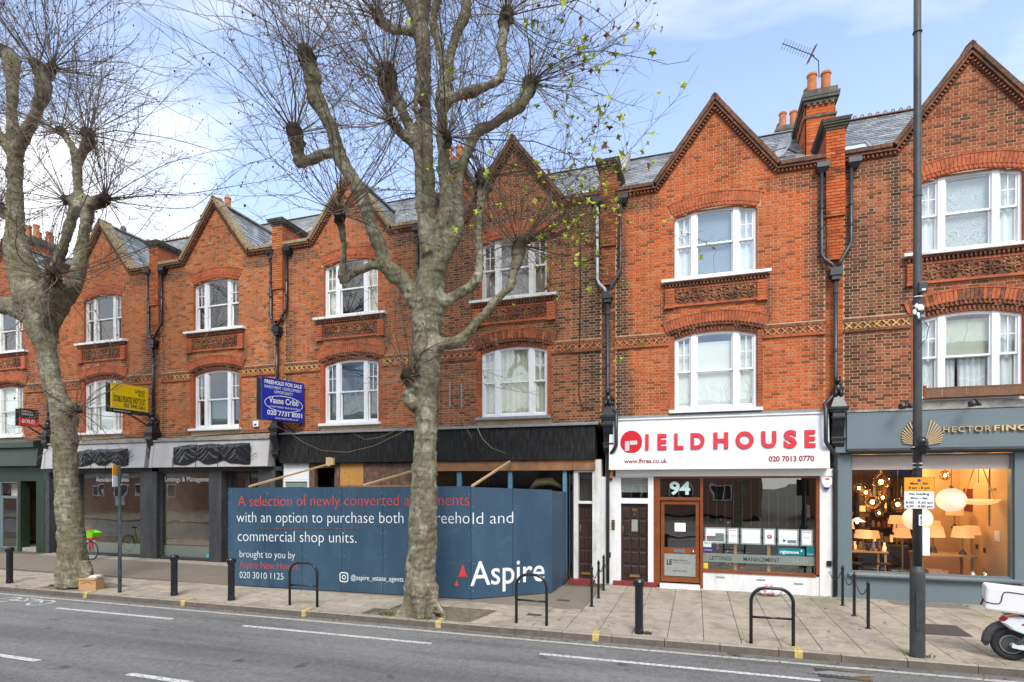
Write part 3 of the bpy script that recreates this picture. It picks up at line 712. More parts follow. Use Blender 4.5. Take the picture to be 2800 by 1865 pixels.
BR = {
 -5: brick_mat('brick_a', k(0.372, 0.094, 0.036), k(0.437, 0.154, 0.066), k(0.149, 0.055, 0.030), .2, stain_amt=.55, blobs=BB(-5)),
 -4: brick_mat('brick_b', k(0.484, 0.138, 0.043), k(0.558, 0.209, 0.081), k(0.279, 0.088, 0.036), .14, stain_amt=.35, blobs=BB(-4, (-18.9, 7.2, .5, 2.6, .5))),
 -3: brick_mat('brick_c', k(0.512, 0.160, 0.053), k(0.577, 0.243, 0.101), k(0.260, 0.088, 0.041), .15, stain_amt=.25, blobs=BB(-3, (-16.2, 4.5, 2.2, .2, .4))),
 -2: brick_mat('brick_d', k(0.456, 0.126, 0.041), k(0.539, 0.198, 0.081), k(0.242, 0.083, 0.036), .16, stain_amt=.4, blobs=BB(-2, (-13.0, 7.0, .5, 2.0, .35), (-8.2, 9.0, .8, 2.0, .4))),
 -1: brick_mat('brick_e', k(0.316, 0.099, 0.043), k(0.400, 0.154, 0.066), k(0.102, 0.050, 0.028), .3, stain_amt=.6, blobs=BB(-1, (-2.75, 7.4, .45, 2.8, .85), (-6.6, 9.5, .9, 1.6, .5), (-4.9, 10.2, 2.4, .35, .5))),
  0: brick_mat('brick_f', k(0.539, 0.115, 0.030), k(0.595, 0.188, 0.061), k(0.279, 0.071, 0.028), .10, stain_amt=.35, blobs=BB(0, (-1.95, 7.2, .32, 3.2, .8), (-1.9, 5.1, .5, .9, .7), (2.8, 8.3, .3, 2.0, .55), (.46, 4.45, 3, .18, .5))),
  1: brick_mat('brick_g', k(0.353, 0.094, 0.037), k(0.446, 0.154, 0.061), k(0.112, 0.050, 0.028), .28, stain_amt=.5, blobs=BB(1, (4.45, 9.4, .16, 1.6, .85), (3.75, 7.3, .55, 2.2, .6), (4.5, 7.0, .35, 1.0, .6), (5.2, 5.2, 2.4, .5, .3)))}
band_tiles = {-5: 'relief', -4: 'relief', -3: 'terra_ochre', -2: 'terra_ochre', -1: 'terra_orange', 0: 'terra_orange', 1: 'terra_ochre'}
WIN = {-5: (('curtain', 'full_blind'), (None, None)), -4: (('full_blind', 'full_blind'), (None, None)), -3: ((None, 'dark_half'), (None, None)), -2: (('dark_half', 'dark_half'), ('cream_curtain', None)),
       -1: (('cream_curtain', 'cream_curtain'), ('card', 'card')), 0: (('blind', 'blind'), ('curtain', 'blue_blind')), 1: (('curtain', 'half_blind_tied'), ('curtain', 'lace'))}
house = {}
camp = Vector((0, -15.34, 2.77))
for kx in range(-5, 2):
    xc = .46 + 5.45 * kx; PX = xc + 2.725
    root = thing('terraced_house', (xc, 0, 0), HOUSES[kx]['label'], 'house', 'brick terraced houses in the row'); house[kx] = root
    rr = random.Random(100 + kx); bm_ = BR[kx]
    # ---- mortar wall with its openings, in course-high strips
    mb = MB(); z = 4.36
    while z < 12.6:
        for a, b in rows_wall(z, z + CH):
            mb.box(xc + a, xc + b, .008, .26, z, z + CH, skip=('u', 'd') if abs(z - 4.36) > .01 else ('u',))
        z += CH
    # ground floor side walls and party walls
    mb.box(xc - 2.72, xc - 2.60, .27, 8, -.1, 10.5); mb.box(xc + 2.60, xc + 2.72, .27, 8, -.1, 10.5); mb.box(xc - 2.72, xc + 2.72, 8.01, 8.2, -.1, 10.5)
    part('wall', mb, 'mortar', root)
    mb = MB()
    for zf in (4.3, 7.55, 10.4): mb.box(xc - 2.59, xc + 2.59, .27, 8.0, zf, zf + .12)
    mb.box(xc - 2.59, xc + 2.59, 4.2, 4.3, 4.44, 7.54); mb.box(xc - 2.59, xc + 2.59, 4.2, 4.3, 7.68, 10.39)
    part('floors', mb, 'room', root)
    # ---- bricks
    cand = []; z = 4.42; r = 0
    while z < 12.5:
        for a, b in rows_brick(z):
            x = a; u0 = -2.725 + (0 if r % 2 else -.169); n_ = 0; xx = u0
            while xx < b:
                w = .215 if n_ % 2 == 0 else .1025; s, e = max(xx, a), min(xx + w, b)
                if e - s > .02: cand.append((s, e - s, z, 's' if n_ % 2 == 0 else 'h', abs(e - s - w) < 1e-6))
                xx += w + .01; n_ += 1
        z += CH; r += 1
    def near(c): return (Vector((xc + c[0], 0, c[2])) - camp).length - (.12 if c[3] == 's' else 0)
    cand.sort(key=near); lim = 300; cnt = 0; mb = MB(); tones = []
    for c in cand:
        if c[4] and cnt < lim:
            inst('brick', brickpiece(c[3], rr.randrange(14), bm_), root, (xc + c[0], 0, c[2])); cnt += 1
        else: add_brick(mb, tones, xc + c[0], c[1], c[2], rr)
    part('brick', mb, bm_, root, tones=tones, kind='stuff')
    # ---- recessed strip and pier on the right party line
    mb = MB(); tones = []
    z = 4.42; r = 0
    while z < 11.2:
        if z < 8.15: w = .19; y = -.004
        elif z < 9.2: w = .185; y = -.10
        else: w = .205; y = -.14
        if r % 2: add_brick(mb, tones, PX - w, w - .005, z, rr, y); add_brick(mb, tones, PX + .005, w - .005, z, rr, y)
        else:
            add_brick(mb, tones, PX - w, w * .5 - .005, z, rr, y); add_brick(mb, tones, PX - w * .5 + .005, w - .01, z, rr, y); add_brick(mb, tones, PX + w * .5 + .005, w * .5 - .005, z, rr, y)
        z += CH; r += 1
    part('pier_brick', mb, bm_, root, tones=tones, kind='stuff')
    mb = MB(); mb.box(PX - .18, PX + .18, -.089, .2, 8.16, 9.18); mb.box(PX - .20, PX + .20, -.129, .9, 9.2, 11.24)
    mb.box(PX - .21, PX + .21, -.15, .0, 9.165, 9.2); mb.box(PX - .20, PX + .20, -.12, .0, 8.13, 8.16); part('pier', mb, 'terra', root)
    mb = MB(); capz = 11.24
    for (e, y0, a, b) in ((.02, .02, 0, .05), (.05, .06, .055, .10), (.09, .10, .105, .14)): mb.box(PX - .20 - e, PX + .20 + e, -.14 - y0, .95 + e, capz + a, capz + b)
    mb.v += [(PX - .30, -.26, capz + .145), (PX + .30, -.26, capz + .145), (PX + .30, 1.08, capz + .145), (PX - .30, 1.08, capz + .145), (PX - .33, -.29, capz + .21), (PX + .33, -.29, capz + .21), (PX + .33, 1.1, capz + .21), (PX - .33, 1.1, capz + .21), (PX - .16, -.1, capz + .29), (PX + .16, -.1, capz + .29), (PX + .16, .9, capz + .29), (PX - .16, .9, capz + .29)]
    n = len(mb.v) - 12
    for a, c in ((0, 4), (4, 8)):
        for i in range(4): j = (i + 1) % 4; mb.f.append((n + a + i, n + a + j, n + c + j, n + c + i))
    mb.f.append((n + 8, n + 9, n + 10, n + 11)); mb.f.append((n + 3, n + 2, n + 1, n))
    part('pier_cap', mb, 'darkstone', root)
    # ---- coping tiles, fillet and dentils along the gable
    cm = COP['coping_pale' if kx in (-3, -2, -4) else 'coping']
    P0, P1, P2, P3, P4 = (xc - 2.52, NECK), (xc - 1.54, NECK), (xc, TOPZ), (xc + 1.54, NECK), (xc + 2.52, NECK)
    for (a, b) in ((P0, P1), (P1, P2), (P2, P3), (P3, P4)):
        L = math.dist(a, b); n = round(L / .226); d = ((b[0] - a[0]) / L, (b[1] - a[1]) / L)
        for i in range(n):
            t = i * L / n; inst('coping_tile', cm, root, (a[0] + d[0] * t, 0, a[1] + d[1] * t + rr.uniform(-.004, .004)), (0, -math.atan2(d[1], d[0]), 0), (L / n / .226, 1, 1))
    def offp(dz):       # the gable outline, moved perpendicular by dz
        c = math.cos(math.atan(SL)); hw = 1.54 - dz * math.tan(math.atan(SL) / 2)
        return [(xc - 2.52, NECK - dz), (xc - hw, NECK - dz), (xc, TOPZ - dz / c), (xc + hw, NECK - dz), (xc + 2.52, NECK - dz)]
    mb = MB(); A, B = offp(.137), offp(.16)
    for i in range(4): mb.prism([B[i], B[i + 1], A[i + 1], A[i]], -.12, .006)
    part('verge_fillet', mb, 'terra_dark', root)
    mb = MB(); dentil_path(mb, offp(.20), h=.07, y0=-.085); A, B = offp(.162), offp(.245)
    for i in range(4): mb.prism([B[i], B[i + 1], A[i + 1], A[i]], -.035, .006)
    part('dentil_course', mb, 'terra_dark', root, kind='stuff')
    # ---- arches, reveals
    for wi, (W, half, oy) in enumerate(((WL, 1.12, .0), (WU, 1.0, 0))):
        low = wi == 0; crown = W['crown']; Rr = W['R']
        mb = MB()      # reveal: jambs and arch soffit
        zsp = arc_z(1.0, crown, Rr)
        mb.box(xc - 1.012, xc - .999, (.03 if low else -.004), .25, W['z0'], zsp); part('window_reveal', mb, 'terra', root); mb = MB(); mb.box(xc + .999, xc + 1.012, (.03 if low else -.004), .25, W['z0'], zsp); part('window_reveal', mb, 'terra', root); mb = MB()
        if low:
            for sg_ in (-1, 1):
                jm = MB(); a_, b_ = sorted((xc + sg_ * 1.118, xc + sg_ * 1.013)); zz = W['z0'] + .002
                while zz < 6.6: jm.box(a_, b_, -.002 + rr.uniform(0, .003), .1, zz, min(zz + .067, 6.63)); zz += .075
                a_, b_ = sorted((xc + sg_ * 1.135, xc + sg_ * 1.119)); jm.box(a_, b_, -.012, .1, W['z0'], 6.62); part('jamb', jm, 'terra', root)
        arcstrip(mb, crown, Rr, .999, .0, .012, (.03 if low else -.004), .25, cx=xc)
        part('window_reveal', mb, 'terra', root)
        mb = MB()
        if low:
            arcdentils(mb, crown, Rr, 1.06, .065, .01, .08, h=.085, cx=xc); arcstrip(mb, crown, Rr, 1.10, .013, .14, .045, .09, cx=xc)
            ro, cr2, R2, hf = .19, crown, Rr, 1.13
            arcdentils(mb, cr2, R2, 1.13, .185, -.035, .02, h=.08, cx=xc); arcstrip(mb, cr2, R2, 1.14, .135, .225, -.004, .05, cx=xc)
            r0 = .228
        else:
            arcdentils(mb, crown, Rr, 1.0, .06, -.02, .03, h=.08, cx=xc); arcstrip(mb, crown, Rr, 1.01, .005, .105, -.004, .05, cx=xc)
            r0 = .108; hf = 1.03; R2 = Rr; cr2 = crown
        part('arch_dentils', mb, 'terra_dark' if low else 'terra', root, kind='stuff')
        Am = math.asin(hf / R2) ; Rm = R2 + r0; n = int(2 * Am * (Rm + .12) / .078); cz = cr2 - R2
        for i in range(n):
            a = -Am + 2 * Am * (i + .5) / n
            inst('voussoir', VOU['terra_dark' if (kx in (1, -1) and low and rr.random() < .5) else 'terra'], root, (xc + math.sin(a) * Rm, -.035 if low else -.02, cz + math.cos(a) * Rm), (0, a, 0))
        mb = MB(); arcstrip(mb, cr2, R2, hf + .02, r0 + .25, r0 + .275, -.045 if low else -.03, .01, cx=xc); part('arch_label', mb, 'terra', root)
        sash_window(root, xc, W, *WIN[kx][wi], seed=kx * 10 + wi, framemat='offwhite' if kx in (-4, -5) or (kx == -1 and wi == 1) else 'white')
    # ---- window boards: sills, apron with relief panel
    mb = MB(); mb.box(xc - 1.32, xc + 1.32, -.16, .09, 8.0, 8.075); part('window_sill', mb, 'offwhite' if kx in (-1, 1) else 'white', root, bevel=.006)
    mb = MB(); mb.box(xc - 1.13, xc + 1.13, -.13, .09, 4.575, 4.655); part('window_sill', mb, 'lead' if kx == -1 else 'white', root, bevel=.006)
    mb = MB(); mb.box(xc - 1.24, xc + 1.24, -.10, .012, 7.955, 7.998); dentil_path(mb, [(xc - 1.24, 7.92), (xc + 1.24, 7.92)], h=.07, y0=-.09, y1=.01)
    part('sill_dentils', mb, 'terra_dark', root, kind='stuff')
    mb = MB(); mb.box(xc - 1.24, xc + 1.24, -.012, .012, 7.36, 7.86); mb.box(xc - 1.0, xc + 1.0, -.06, -.013, 7.36, 7.42); mb.box(xc - 1.0, xc + 1.0, -.035, -.013, 7.81, 7.85)
    part('apron', mb, 'terra', root)
    for sx in (-1, 1):
        mb = MB(); c_ = xc + sx * 1.12
        for i in range(6): mb.box(c_ - .115, c_ + .115, -.075 - (i % 2) * .002, -.013, 7.40 + i * .075, 7.465 + i * .075)
        mb.box(c_ - .13, c_ + .13, -.10, -.013, 7.33, 7.39); part('apron_bracket', mb, 'terra', root)
    part('relief_backing', MB().box(xc - .985, xc + .985, -.02, -.0125, 7.425, 7.805), 'terra_dark', root)
    for i in range(5):
        inst('relief_tile', RELIEF['relief' if rr.random() < .7 else 'terra_dark'], root, (xc - .98 + i * .392, -.02, 7.43), scale=(1, rr.uniform(.9, 1.2), 1))
    # ---- band course
    for a, b in ((-2.53, -1.14), (1.14, 2.53)):
        part('string_course', MB().box(xc + a, xc + b, -.045, .01, 6.375, 6.43), 'terra_dark' if kx in (1, -1) else 'terra', root); part('string_course', MB().box(xc + a, xc + b, -.02, .01, 6.625, 6.70), 'terra_dark', root)
        n = int((b - a - .02) / .182)
        for i in range(n): inst('band_tile', BT[band_tiles[kx] if not (kx in (-3,) and a < 0 and i < 3) else 'relief'], root, (xc + a + .01 + i * (b - a - .02) / n, -.005, 6.442), scale=((b - a - .02) / n / .18, 1, 1))
    # ---- roof
    th = math.atan2(3.2, 3.7); Vm = Vector((0, math.cos(th), math.sin(th))); mb = MB(); tones = []
    zm = lambda y: 10.5 + (y - .3) * 3.2 / 3.7
    ymeet = .3 + (12.55 - 10.5) * 3.7 / 3.2; SLr = 2.05 / 1.54
    def holes(side):
        def f(v):
            z_ = 10.5 + v * math.sin(th); hw = max(0, (12.55 - z_) / SLr) if z_ < 12.55 else 0
            return hw
        return f
    hw = holes(0); Lr = math.hypot(3.2, 3.7)
    slates(mb, tones, (xc, .3, 10.5), (1, 0, 0), Vm, lambda v: -2.62, lambda v: -hw(v) + .02, Lr, rr=rr)
    slates(mb, tones, (xc, .3, 10.5), (1, 0, 0), Vm, lambda v: hw(v) - .02, lambda v: 2.62, Lr, rr=rr)
    for sx in (-1, 1):     # the two slopes behind the front gable
        an = math.atan(SLr); Vg = Vector((-sx * math.cos(an), 0, math.sin(an))); Ug = Vector((0, -sx, 0)) if sx > 0 else Vector((0, 1, 0))
        Ug = Vector((0, 1, 0)) if sx > 0 else Vector((0, -1, 0)); Lg = math.hypot(2.05, 1.54)
        if sx > 0: slates(mb, tones, (xc + 1.54, .3, 10.5), Ug, Vg, lambda v: 0, lambda v: v / Lg * (ymeet - .3) + .02, Lg, rr=rr)
        else: slates(mb, tones, (xc - 1.54, .3, 10.5), Ug, Vg, lambda v: -(v / Lg * (ymeet - .3) + .02), lambda v: 0, Lg, rr=rr)
    roof = MB()      # the boards below the slates and the rear slope
    roof.poly([(xc - 2.725, .29, 10.47), (xc + 2.725, .29, 10.47), (xc + 2.725, 4.0, 13.68), (xc - 2.725, 4.0, 13.68)])
    roof.poly([(xc + 2.725, 4.0, 13.68), (xc + 2.725, 8.2, 10.5), (xc - 2.725, 8.2, 10.5), (xc - 2.725, 4.0, 13.68)])
    roof.poly([(xc + 1.54, .29, 10.48), (xc, ymeet, 12.53), (xc, .29, 12.53)]); roof.poly([(xc - 1.54, .29, 10.48), (xc, .29, 12.53), (xc, ymeet, 12.53)])
    roof.poly([(xc - 1.54, .285, 10.48), (xc + 1.54, .285, 10.48), (xc, .285, 12.53)])
    rf = part('roof', roof, 'lead', root); part('slate', mb, 'slate', rf, tones=tones, kind='stuff')
    rt = MB()
    if kx in (1, -4):
        rt.prism([(-.12, 0), (.12, 0), (0, .1)], 0, 1); rt.v = [(xc - 2.6 + y * 5.2, 4 + x, 13.68 + z) for x, y, z in rt.v]; rt.f = [tuple(reversed(f)) for f in rt.f]; part('ridge', rt, 'coping', rf)
        cr_ = MB(); cr_.tube([(math.cos(a) * .04, 0, .04 + math.sin(a) * .04) for a in [math.pi * 2 * i / 10 for i in range(11)]], .013, 5); crm = cr_.mesh('ridge_crest', 'coping')
        for i in range(26): o = inst('ridge_crest', crm, rf, (xc - 2.55 + i * .2, 4, 13.76))
    else:
        rt.prism([(-.13, 0), (.13, 0), (0, .09)], 0, 1); rt.v = [(xc - 2.72 + y * 5.44, 4 + x, 13.67 + z) for x, y, z in rt.v]; rt.f = [tuple(reversed(f)) for f in rt.f]; part('ridge', rt, 'lead', rf)
    # gable ridge flashing and party upstand
    mb = MB(); mb.bar((xc, .3, 12.58), (xc, ymeet, 12.58), .2, .05); part('ridge', mb, 'lead', rf)
    mb = MB(); mb.v = [(PX - .16, .9, 10.9), (PX + .16, .9, 10.9), (PX + .16, 4.0, 13.6), (PX - .16, 4.0, 13.6), (PX - .16, .9, 11.35), (PX + .16, .9, 11.35), (PX + .16, 4.0, 14.0), (PX - .16, 4.0, 14.0)]
    mb.f = [(0, 1, 5, 4), (1, 2, 6, 5), (2, 3, 7, 6), (3, 0, 4, 7), (4, 5, 6, 7)]; part('parapet', mb, 'stone', root)
    # skylights on the street slope
    for u in ({1: (-1.95,), -3: (1.9,), -2: (1.9,), -1: (1.75,)}.get(kx, ())):
        o_ = Vector((xc + u, .3, 10.5)) + Vm * 1.35; N_ = Vector((1, 0, 0)).cross(Vm)
        mb = MB()
        for (uu, vv, hu, hv) in ((-.3, 0, .03, .42), (.3, 0, .03, .42), (0, -.42, .33, .03), (0, .42, .33, .03)): mb.obox(o_ + Vector((uu, 0, 0)) + Vm * vv + N_ * .05, (1, 0, 0), hu, Vm, hv, N_, .05)
        sk = part('skylight', mb, 'lead', rf); 
        mb = MB(); mb.obox(o_ + N_ * .06, (1, 0, 0), .27, Vm, .39, N_, .004); part('skylight_pane', mb, 'skypane', rf)
    # ---- chimney on every second party line
    for (cpx, cy0, cy1, dz) in {0: ((PX, 1.6, 3.2, 0), (PX - .1, 6.3, 7.2, 1.9)), -2: ((PX, 1.6, 3.2, 0),), -4: ((PX, 2.7, 3.5, .55),), -5: ((xc - 2.725, 2.3, 3.7, .8),)}.get(kx, ()): chimney(root, cpx, cy0, cy1, dz, bm_, rr)
    # ---- rainwater goods on the right party line
    if kx < 1:
        pm = 'pipe' if kx in (0, -1) else 'gloss_black'
        dp = MB()
        r_ = .042; side = -1 if kx in (0, -3) else 1
        joint = (PX, -.17, 7.78)
        dpr = part('downpipe', MB().tube([(PX + .34, -.09, 10.3), (PX + .34, -.09, 8.5), (PX + .28, -.11, 8.38), (PX + .10, -.16, 8.06), (PX + .05, -.17, 7.9)], r_, 10), pm, root, smooth=True)
        part('downpipe', MB().tube([(PX - .29, -.09, 10.3), (PX - .29, -.09, 8.3), (PX - .23, -.11, 8.16), (PX - .08, -.16, 8.0), (PX - .05, -.17, 7.88)], r_, 10), 'pipe_grey' if kx == -1 else pm, root, smooth=True)
        hb = MB()
        for sx, hx in ((-1, -.27), (1, .40)):
            x = PX + hx; n = len(hb.v)
            hb.v += [(x - .08, -.12, 10.26), (x + .08, -.12, 10.26), (x + .08, -.02, 10.26), (x - .08, -.02, 10.26), (x - .14, -.22, 10.36), (x + .14, -.22, 10.36), (x + .14, -.0, 10.36), (x - .14, -.0, 10.36), (x - .14, -.22, 10.48), (x + .14, -.22, 10.48), (x + .14, -.0, 10.48), (x - .14, -.0, 10.48)]
            for a, c in ((0, 4), (4, 8)):
                for i in range(4): j = (i + 1) % 4; hb.f.append((n + a + i, n + a + j, n + c + j, n + c + i))
            hb.f.append((n + 8, n + 9, n + 10, n + 11)); hb.f.append((n + 3, n + 2, n + 1, n)); part('hopper', hb, pm, root); hb = MB()
        hb = MB(); hb.box(PX - .13, PX + .13, -.25, -.02, 7.72, 7.9); hb.box(PX - .09, PX + .09, -.22, -.03, 7.62, 7.719); part('hopper', hb, pm, root)
        xb_ = PX + side * .27
        if kx in (0, -1): pts = [(PX, -.14, 7.65), (PX, -.14, 5.0), (PX + side * .05, -.16, 4.85), (xb_, -.30, 4.62), (xb_, -.44, 4.5), (xb_, -.46, 3.75), (xb_ - side * .03, -.42, 3.68), (PX - .0, -.16, 3.42), (PX - .0, -.12, 3.3), (PX, -.12, .05)]
        else: pts = [(PX, -.14, 7.65), (PX, -.14, 4.9)]
        part('downpipe', MB().tube(pts, .048, 10), pm, root, smooth=True)
        cl = MB()
        for z in (9.4, 8.9): cl.tube([(PX + .34, -.09, z), (PX + .34, -.09, z + .06)], .055, 10); cl.tube([(PX - .29, -.09, z), (PX - .29, -.09, z + .06)], .055, 10)
        for z in (7.3, 5.9, 3.0 if kx in (0, -1) else 5.4): cl.tube([(PX, -.14 if z > 5 else -.12, z), (PX, -.14 if z > 5 else -.12, z + .07)], .062, 10)
        part('pipe_collar', cl, pm, root)
        # carved beast on a corbel
        cb = MB(); x = PX + .03
        cb.box(x - .20, x + .20, -.40, .0, 4.50, 4.56); cb.box(x - .17, x + .17, -.37, .0, 4.44, 4.50)
        cb.v += [(x - .17, -.36, 4.56), (x + .17, -.36, 4.56), (x + .17, 0, 4.56), (x - .17, 0, 4.56), (x - .08, -.28, 4.82), (x + .08, -.28, 4.82), (x + .08, 0, 4.82), (x - .08, 0, 4.82)]; n = len(cb.v) - 8
        for i in range(4): j = (i + 1) % 4; cb.f.append((n + i, n + j, n + 4 + j, n + 4 + i))
        cb.f.append((n + 4, n + 5, n + 6, n + 7))
        # scrolled bracket
        prof = [(0, 4.44), (-.33, 4.44), (-.35, 4.30), (-.30, 4.12), (-.22, 3.98), (-.20, 3.86), (-.26, 3.80), (-.27, 3.70), (-.20, 3.62), (-.10, 3.58), (0, 3.5)]
        n = len(cb.v); m_ = len(prof)
        cb.v += [(x - .13, y, z) for y, z in prof] + [(x + .13, y, z) for y, z in prof]; cb.f.append(tuple(range(n, n + m_))); cb.f.append(tuple(range(n + 2 * m_ - 1, n + m_ - 1, -1)))
        for i in range(m_ - 1): cb.f.append((n + i + 1, n + i, n + m_ + i, n + m_ + i + 1))
        for z in (4.28, 3.78): cb.box(x - .15, x + .15, -.37 if z > 4 else -.29, -.02, z, z + .045)
        part('corbel', cb, 'black', root)
        bs = MB(); bs.ball((x, -.17, 4.99), .105, 12, 8, 1, 1.15, 1.5); bs.ball((x - .01, -.22, 5.2), .075, 12, 8, 1, 1.1, 1); bs.ball((x - .01, -.29, 5.18), .035, 8, 5)
        for s2 in (-1, 1): bs.tube([(x + s2 * .05, -.24, 5.02), (x + s2 * .055, -.28, 4.9), (x + s2 * .055, -.29, 4.82)], [.035, .028, .04], 7); bs.ball((x + s2 * .05, -.2, 5.27), .025, 7, 4, sz=1.5); bs.ball((x + s2 * .09, -.12, 4.9), .06, 8, 5)
        bs.tube([(x + .08, -.05, 4.85), (x + .14, -.06, 5.0), (x + .10, -.08, 5.15)], [.03, .025, .02], 6)
        part('carved_beast', bs, 'black', root, smooth=True)
# ------------------------------------------------------------------ shopfronts
M['charcoal'] = P('charcoal_paint', k(.045, .046, .05), .55, .35, 5, .25, dirt=k(.10, .095, .09))
M['greyfascia'] = P('pale_grey_fascia', k(.47, .45, .43), .5, .08, 1.5, .05, dirt=k(.33, .31, .28))
M['green'] = P('dark_green_paint', k(.022, .040, .022), .4, .2, 3, .1)
M['greengrey'] = P('green_grey_fascia', k(.045, .060, .045), .5, .15, 2, .1)
M['signwhite'] = P('white_sign', k(.81, .80, .80), .4, .05, 1, 0, dirt=k(.62, .60, .56))
M['signred'] = P('red_sign_letter', k(.62, .012, .02), .35, .05, 2, 0)
M['darkred'] = P('dark_red_lettering', k(.28, .012, .018), .4, .05, 2, 0)
M['whitebrick'] = P('white_painted_brick', k(.76, .75, .73), .6, .08, 4, .3, dirt=k(.52, .5, .46))
M['wood'] = P('varnished_brown_wood', k(.235, .062, .015), .35, .25, 5, .15)
M['doorbrown'] = P('dark_brown_door', k(.035, .018, .013), .4, .25, 6, .15)
M['brass'] = P('brass', k(.55, .38, .14), .3, .1, 8, 0, metal=.9)
M['chrome'] = P('chrome', k(.7, .7, .7), .2, .05, 8, 0, metal=1)
M['steel'] = P('brushed_steel', k(.36, .37, .34), .4, .1, 8, .1, metal=.3)
M['redstep'] = P('red_painted_step', k(.20, .03, .025), .6, .25, 6, .2)
M['bluegrey'] = P('blue_grey_paint', k(.135, .175, .185), .5, .05, 1.5, .1)
M['gold'] = P('gold_letter', k(.72, .50, .24), .35, .08, 3, 0, metal=.25)
M['print_dark'] = P('dark_print', k(.02, .02, .02), .5, 0.05, 1, 0); M['print_white'] = P('white_print', k(.8, .8, .8), .5, .03, 1, 0)
M['mint'] = P('mint_print', k(.55, .72, .66), .5, .03, 1, 0)
M['blackboard'] = None
def blackstreak():
    m = Mat('black_streaked_boards', .75, spec=.2); n = m.noise(5, 6, .75, stretch=(4, 4, .5)); c = m.ramp(n, (.42, k(.010, .010, .010)), (.6, k(.03, .03, .028)), (.78, k(.12, .115, .10))); m.color(c); m.bump(n, .5, .006); return m.m
M['blackboard'] = blackstreak()
M['ply'] = P('weathered_timber', k(.36, .17, .075), .8, .35, 4, .3, dirt=k(.14, .08, .05))
M['osb'] = None
def osb():
    m = Mat('strand_board', .8, spec=.2); n = m.noise(22, 4, .8, dist=1.5); c = m.ramp(n, (.3, k(.28, .12, .03)), (.5, k(.56, .27, .07)), (.72, k(.7, .40, .14))); m.color(c); m.bump(n, .4, .004); return m.m
M['osb'] = osb()
M['rotply'] = P('rotten_plywood', k(.20, .11, .07), .9, .5, 7, .5, dirt=k(.05, .035, .03))
M['newwood'] = P('new_pine_timber', k(.60, .40, .20), .7, .2, 6, .2)
M['bluepost'] = P('blue_painted_wood', k(.10, .24, .33), .6, .2, 5, .2)
def hoardpaint():
    m = Mat('blue_hoarding_paint', .45, spec=.4); n = m.noise(.7, 5, .65, stretch=(1.2, 1, .5)); v = m.noise(3, 6, .7, stretch=(5, 5, .35)); s3 = m.noise(1.6, 7, .8, stretch=(1, 1, 1.3), dist=1.2)
    c = m.ramp(n, (.35, k(.024, .056, .094)), (.65, k(.044, .090, .138)))
    c = m.mix(m.ramp(v, (.58, G1), (.80, k(.35, .35, .35))), c, k(.12, .20, .27)); c = m.mix(m.ramp(s3, (.58, G1), (.72, k(.38, .38, .38))), c, k(.13, .21, .26)); m.color(c); m.bump(v, .1, .003); return m.m
M['hoarding'] = hoardpaint()
M['hoardred'] = P('faded_red_print', k(.60, .055, .04), .5, .12, 3, 0); M['hoardwhite'] = P('white_vinyl', k(.78, .80, .80), .5, .06, 3, 0)
M['bag'] = P('black_plastic_sheet', k(.012, .012, .014), .22, .2, 6, .3, spec=.7)
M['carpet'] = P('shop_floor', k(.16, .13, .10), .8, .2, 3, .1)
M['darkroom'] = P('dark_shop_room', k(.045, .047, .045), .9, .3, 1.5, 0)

def yzprism(mb, prof, x0, x1):      # prof (y,z), extruded along x
    n = len(mb.v); m_ = len(prof); mb.v += [(x0, y, z) for y, z in prof] + [(x1, y, z) for y, z in prof]
    mb.f.append(tuple(range(n, n + m_))); mb.f.append(tuple(range(n + 2 * m_ - 1, n + m_ - 1, -1)))
    for i in range(m_): j = (i + 1) % m_; mb.f.append((n + j, n + i, n + m_ + i, n + m_ + j))
    return mb
def fascia(x0, x1, z0, z1, yb, yt, back=0.0): return yzprism(MB(), [(yb, z0), (yt, z1), (back, z1), (back, z0)], x0, x1)
def pane(x0, x1, y, z0, z1): return MB().poly([(x0, y, z0), (x1, y, z0), (x1, y, z1), (x0, y, z1)])
def frame(x0, x1, z0, z1, w, y0, y1, wt=None, wb=None):
    wt = wt or w; wb = wb or w; mb = MB(); mb.box(x0, x1, y0, y1, z0, z0 + wb); mb.box(x0, x1, y0, y1, z1 - wt, z1); mb.box(x0, x0 + w, y0, y1, z0 + wb + .0005, z1 - wt - .0005); mb.box(x1 - w, x1, y0, y1, z0 + wb + .0005, z1 - wt - .0005); return mb
def room(root, x0, x1, y0, y1, z0, z1, mat, floor='carpet'):
    mb = MB(); mb.box(x0, x1, y1, y1 + .08, z0, z1); mb.box(x0 - .06, x0, y0, y1, z0, z1); mb.box(x1, x1 + .06, y0, y1, z0, z1); mb.box(x0, x1, y0, y1, z1, z1 + .08); r_ = part('interior', mb, mat, root)
    mb = MB(); mb.box(x0, x1, y0, y1, z0 - .08, z0); part('floor', mb, floor, root)
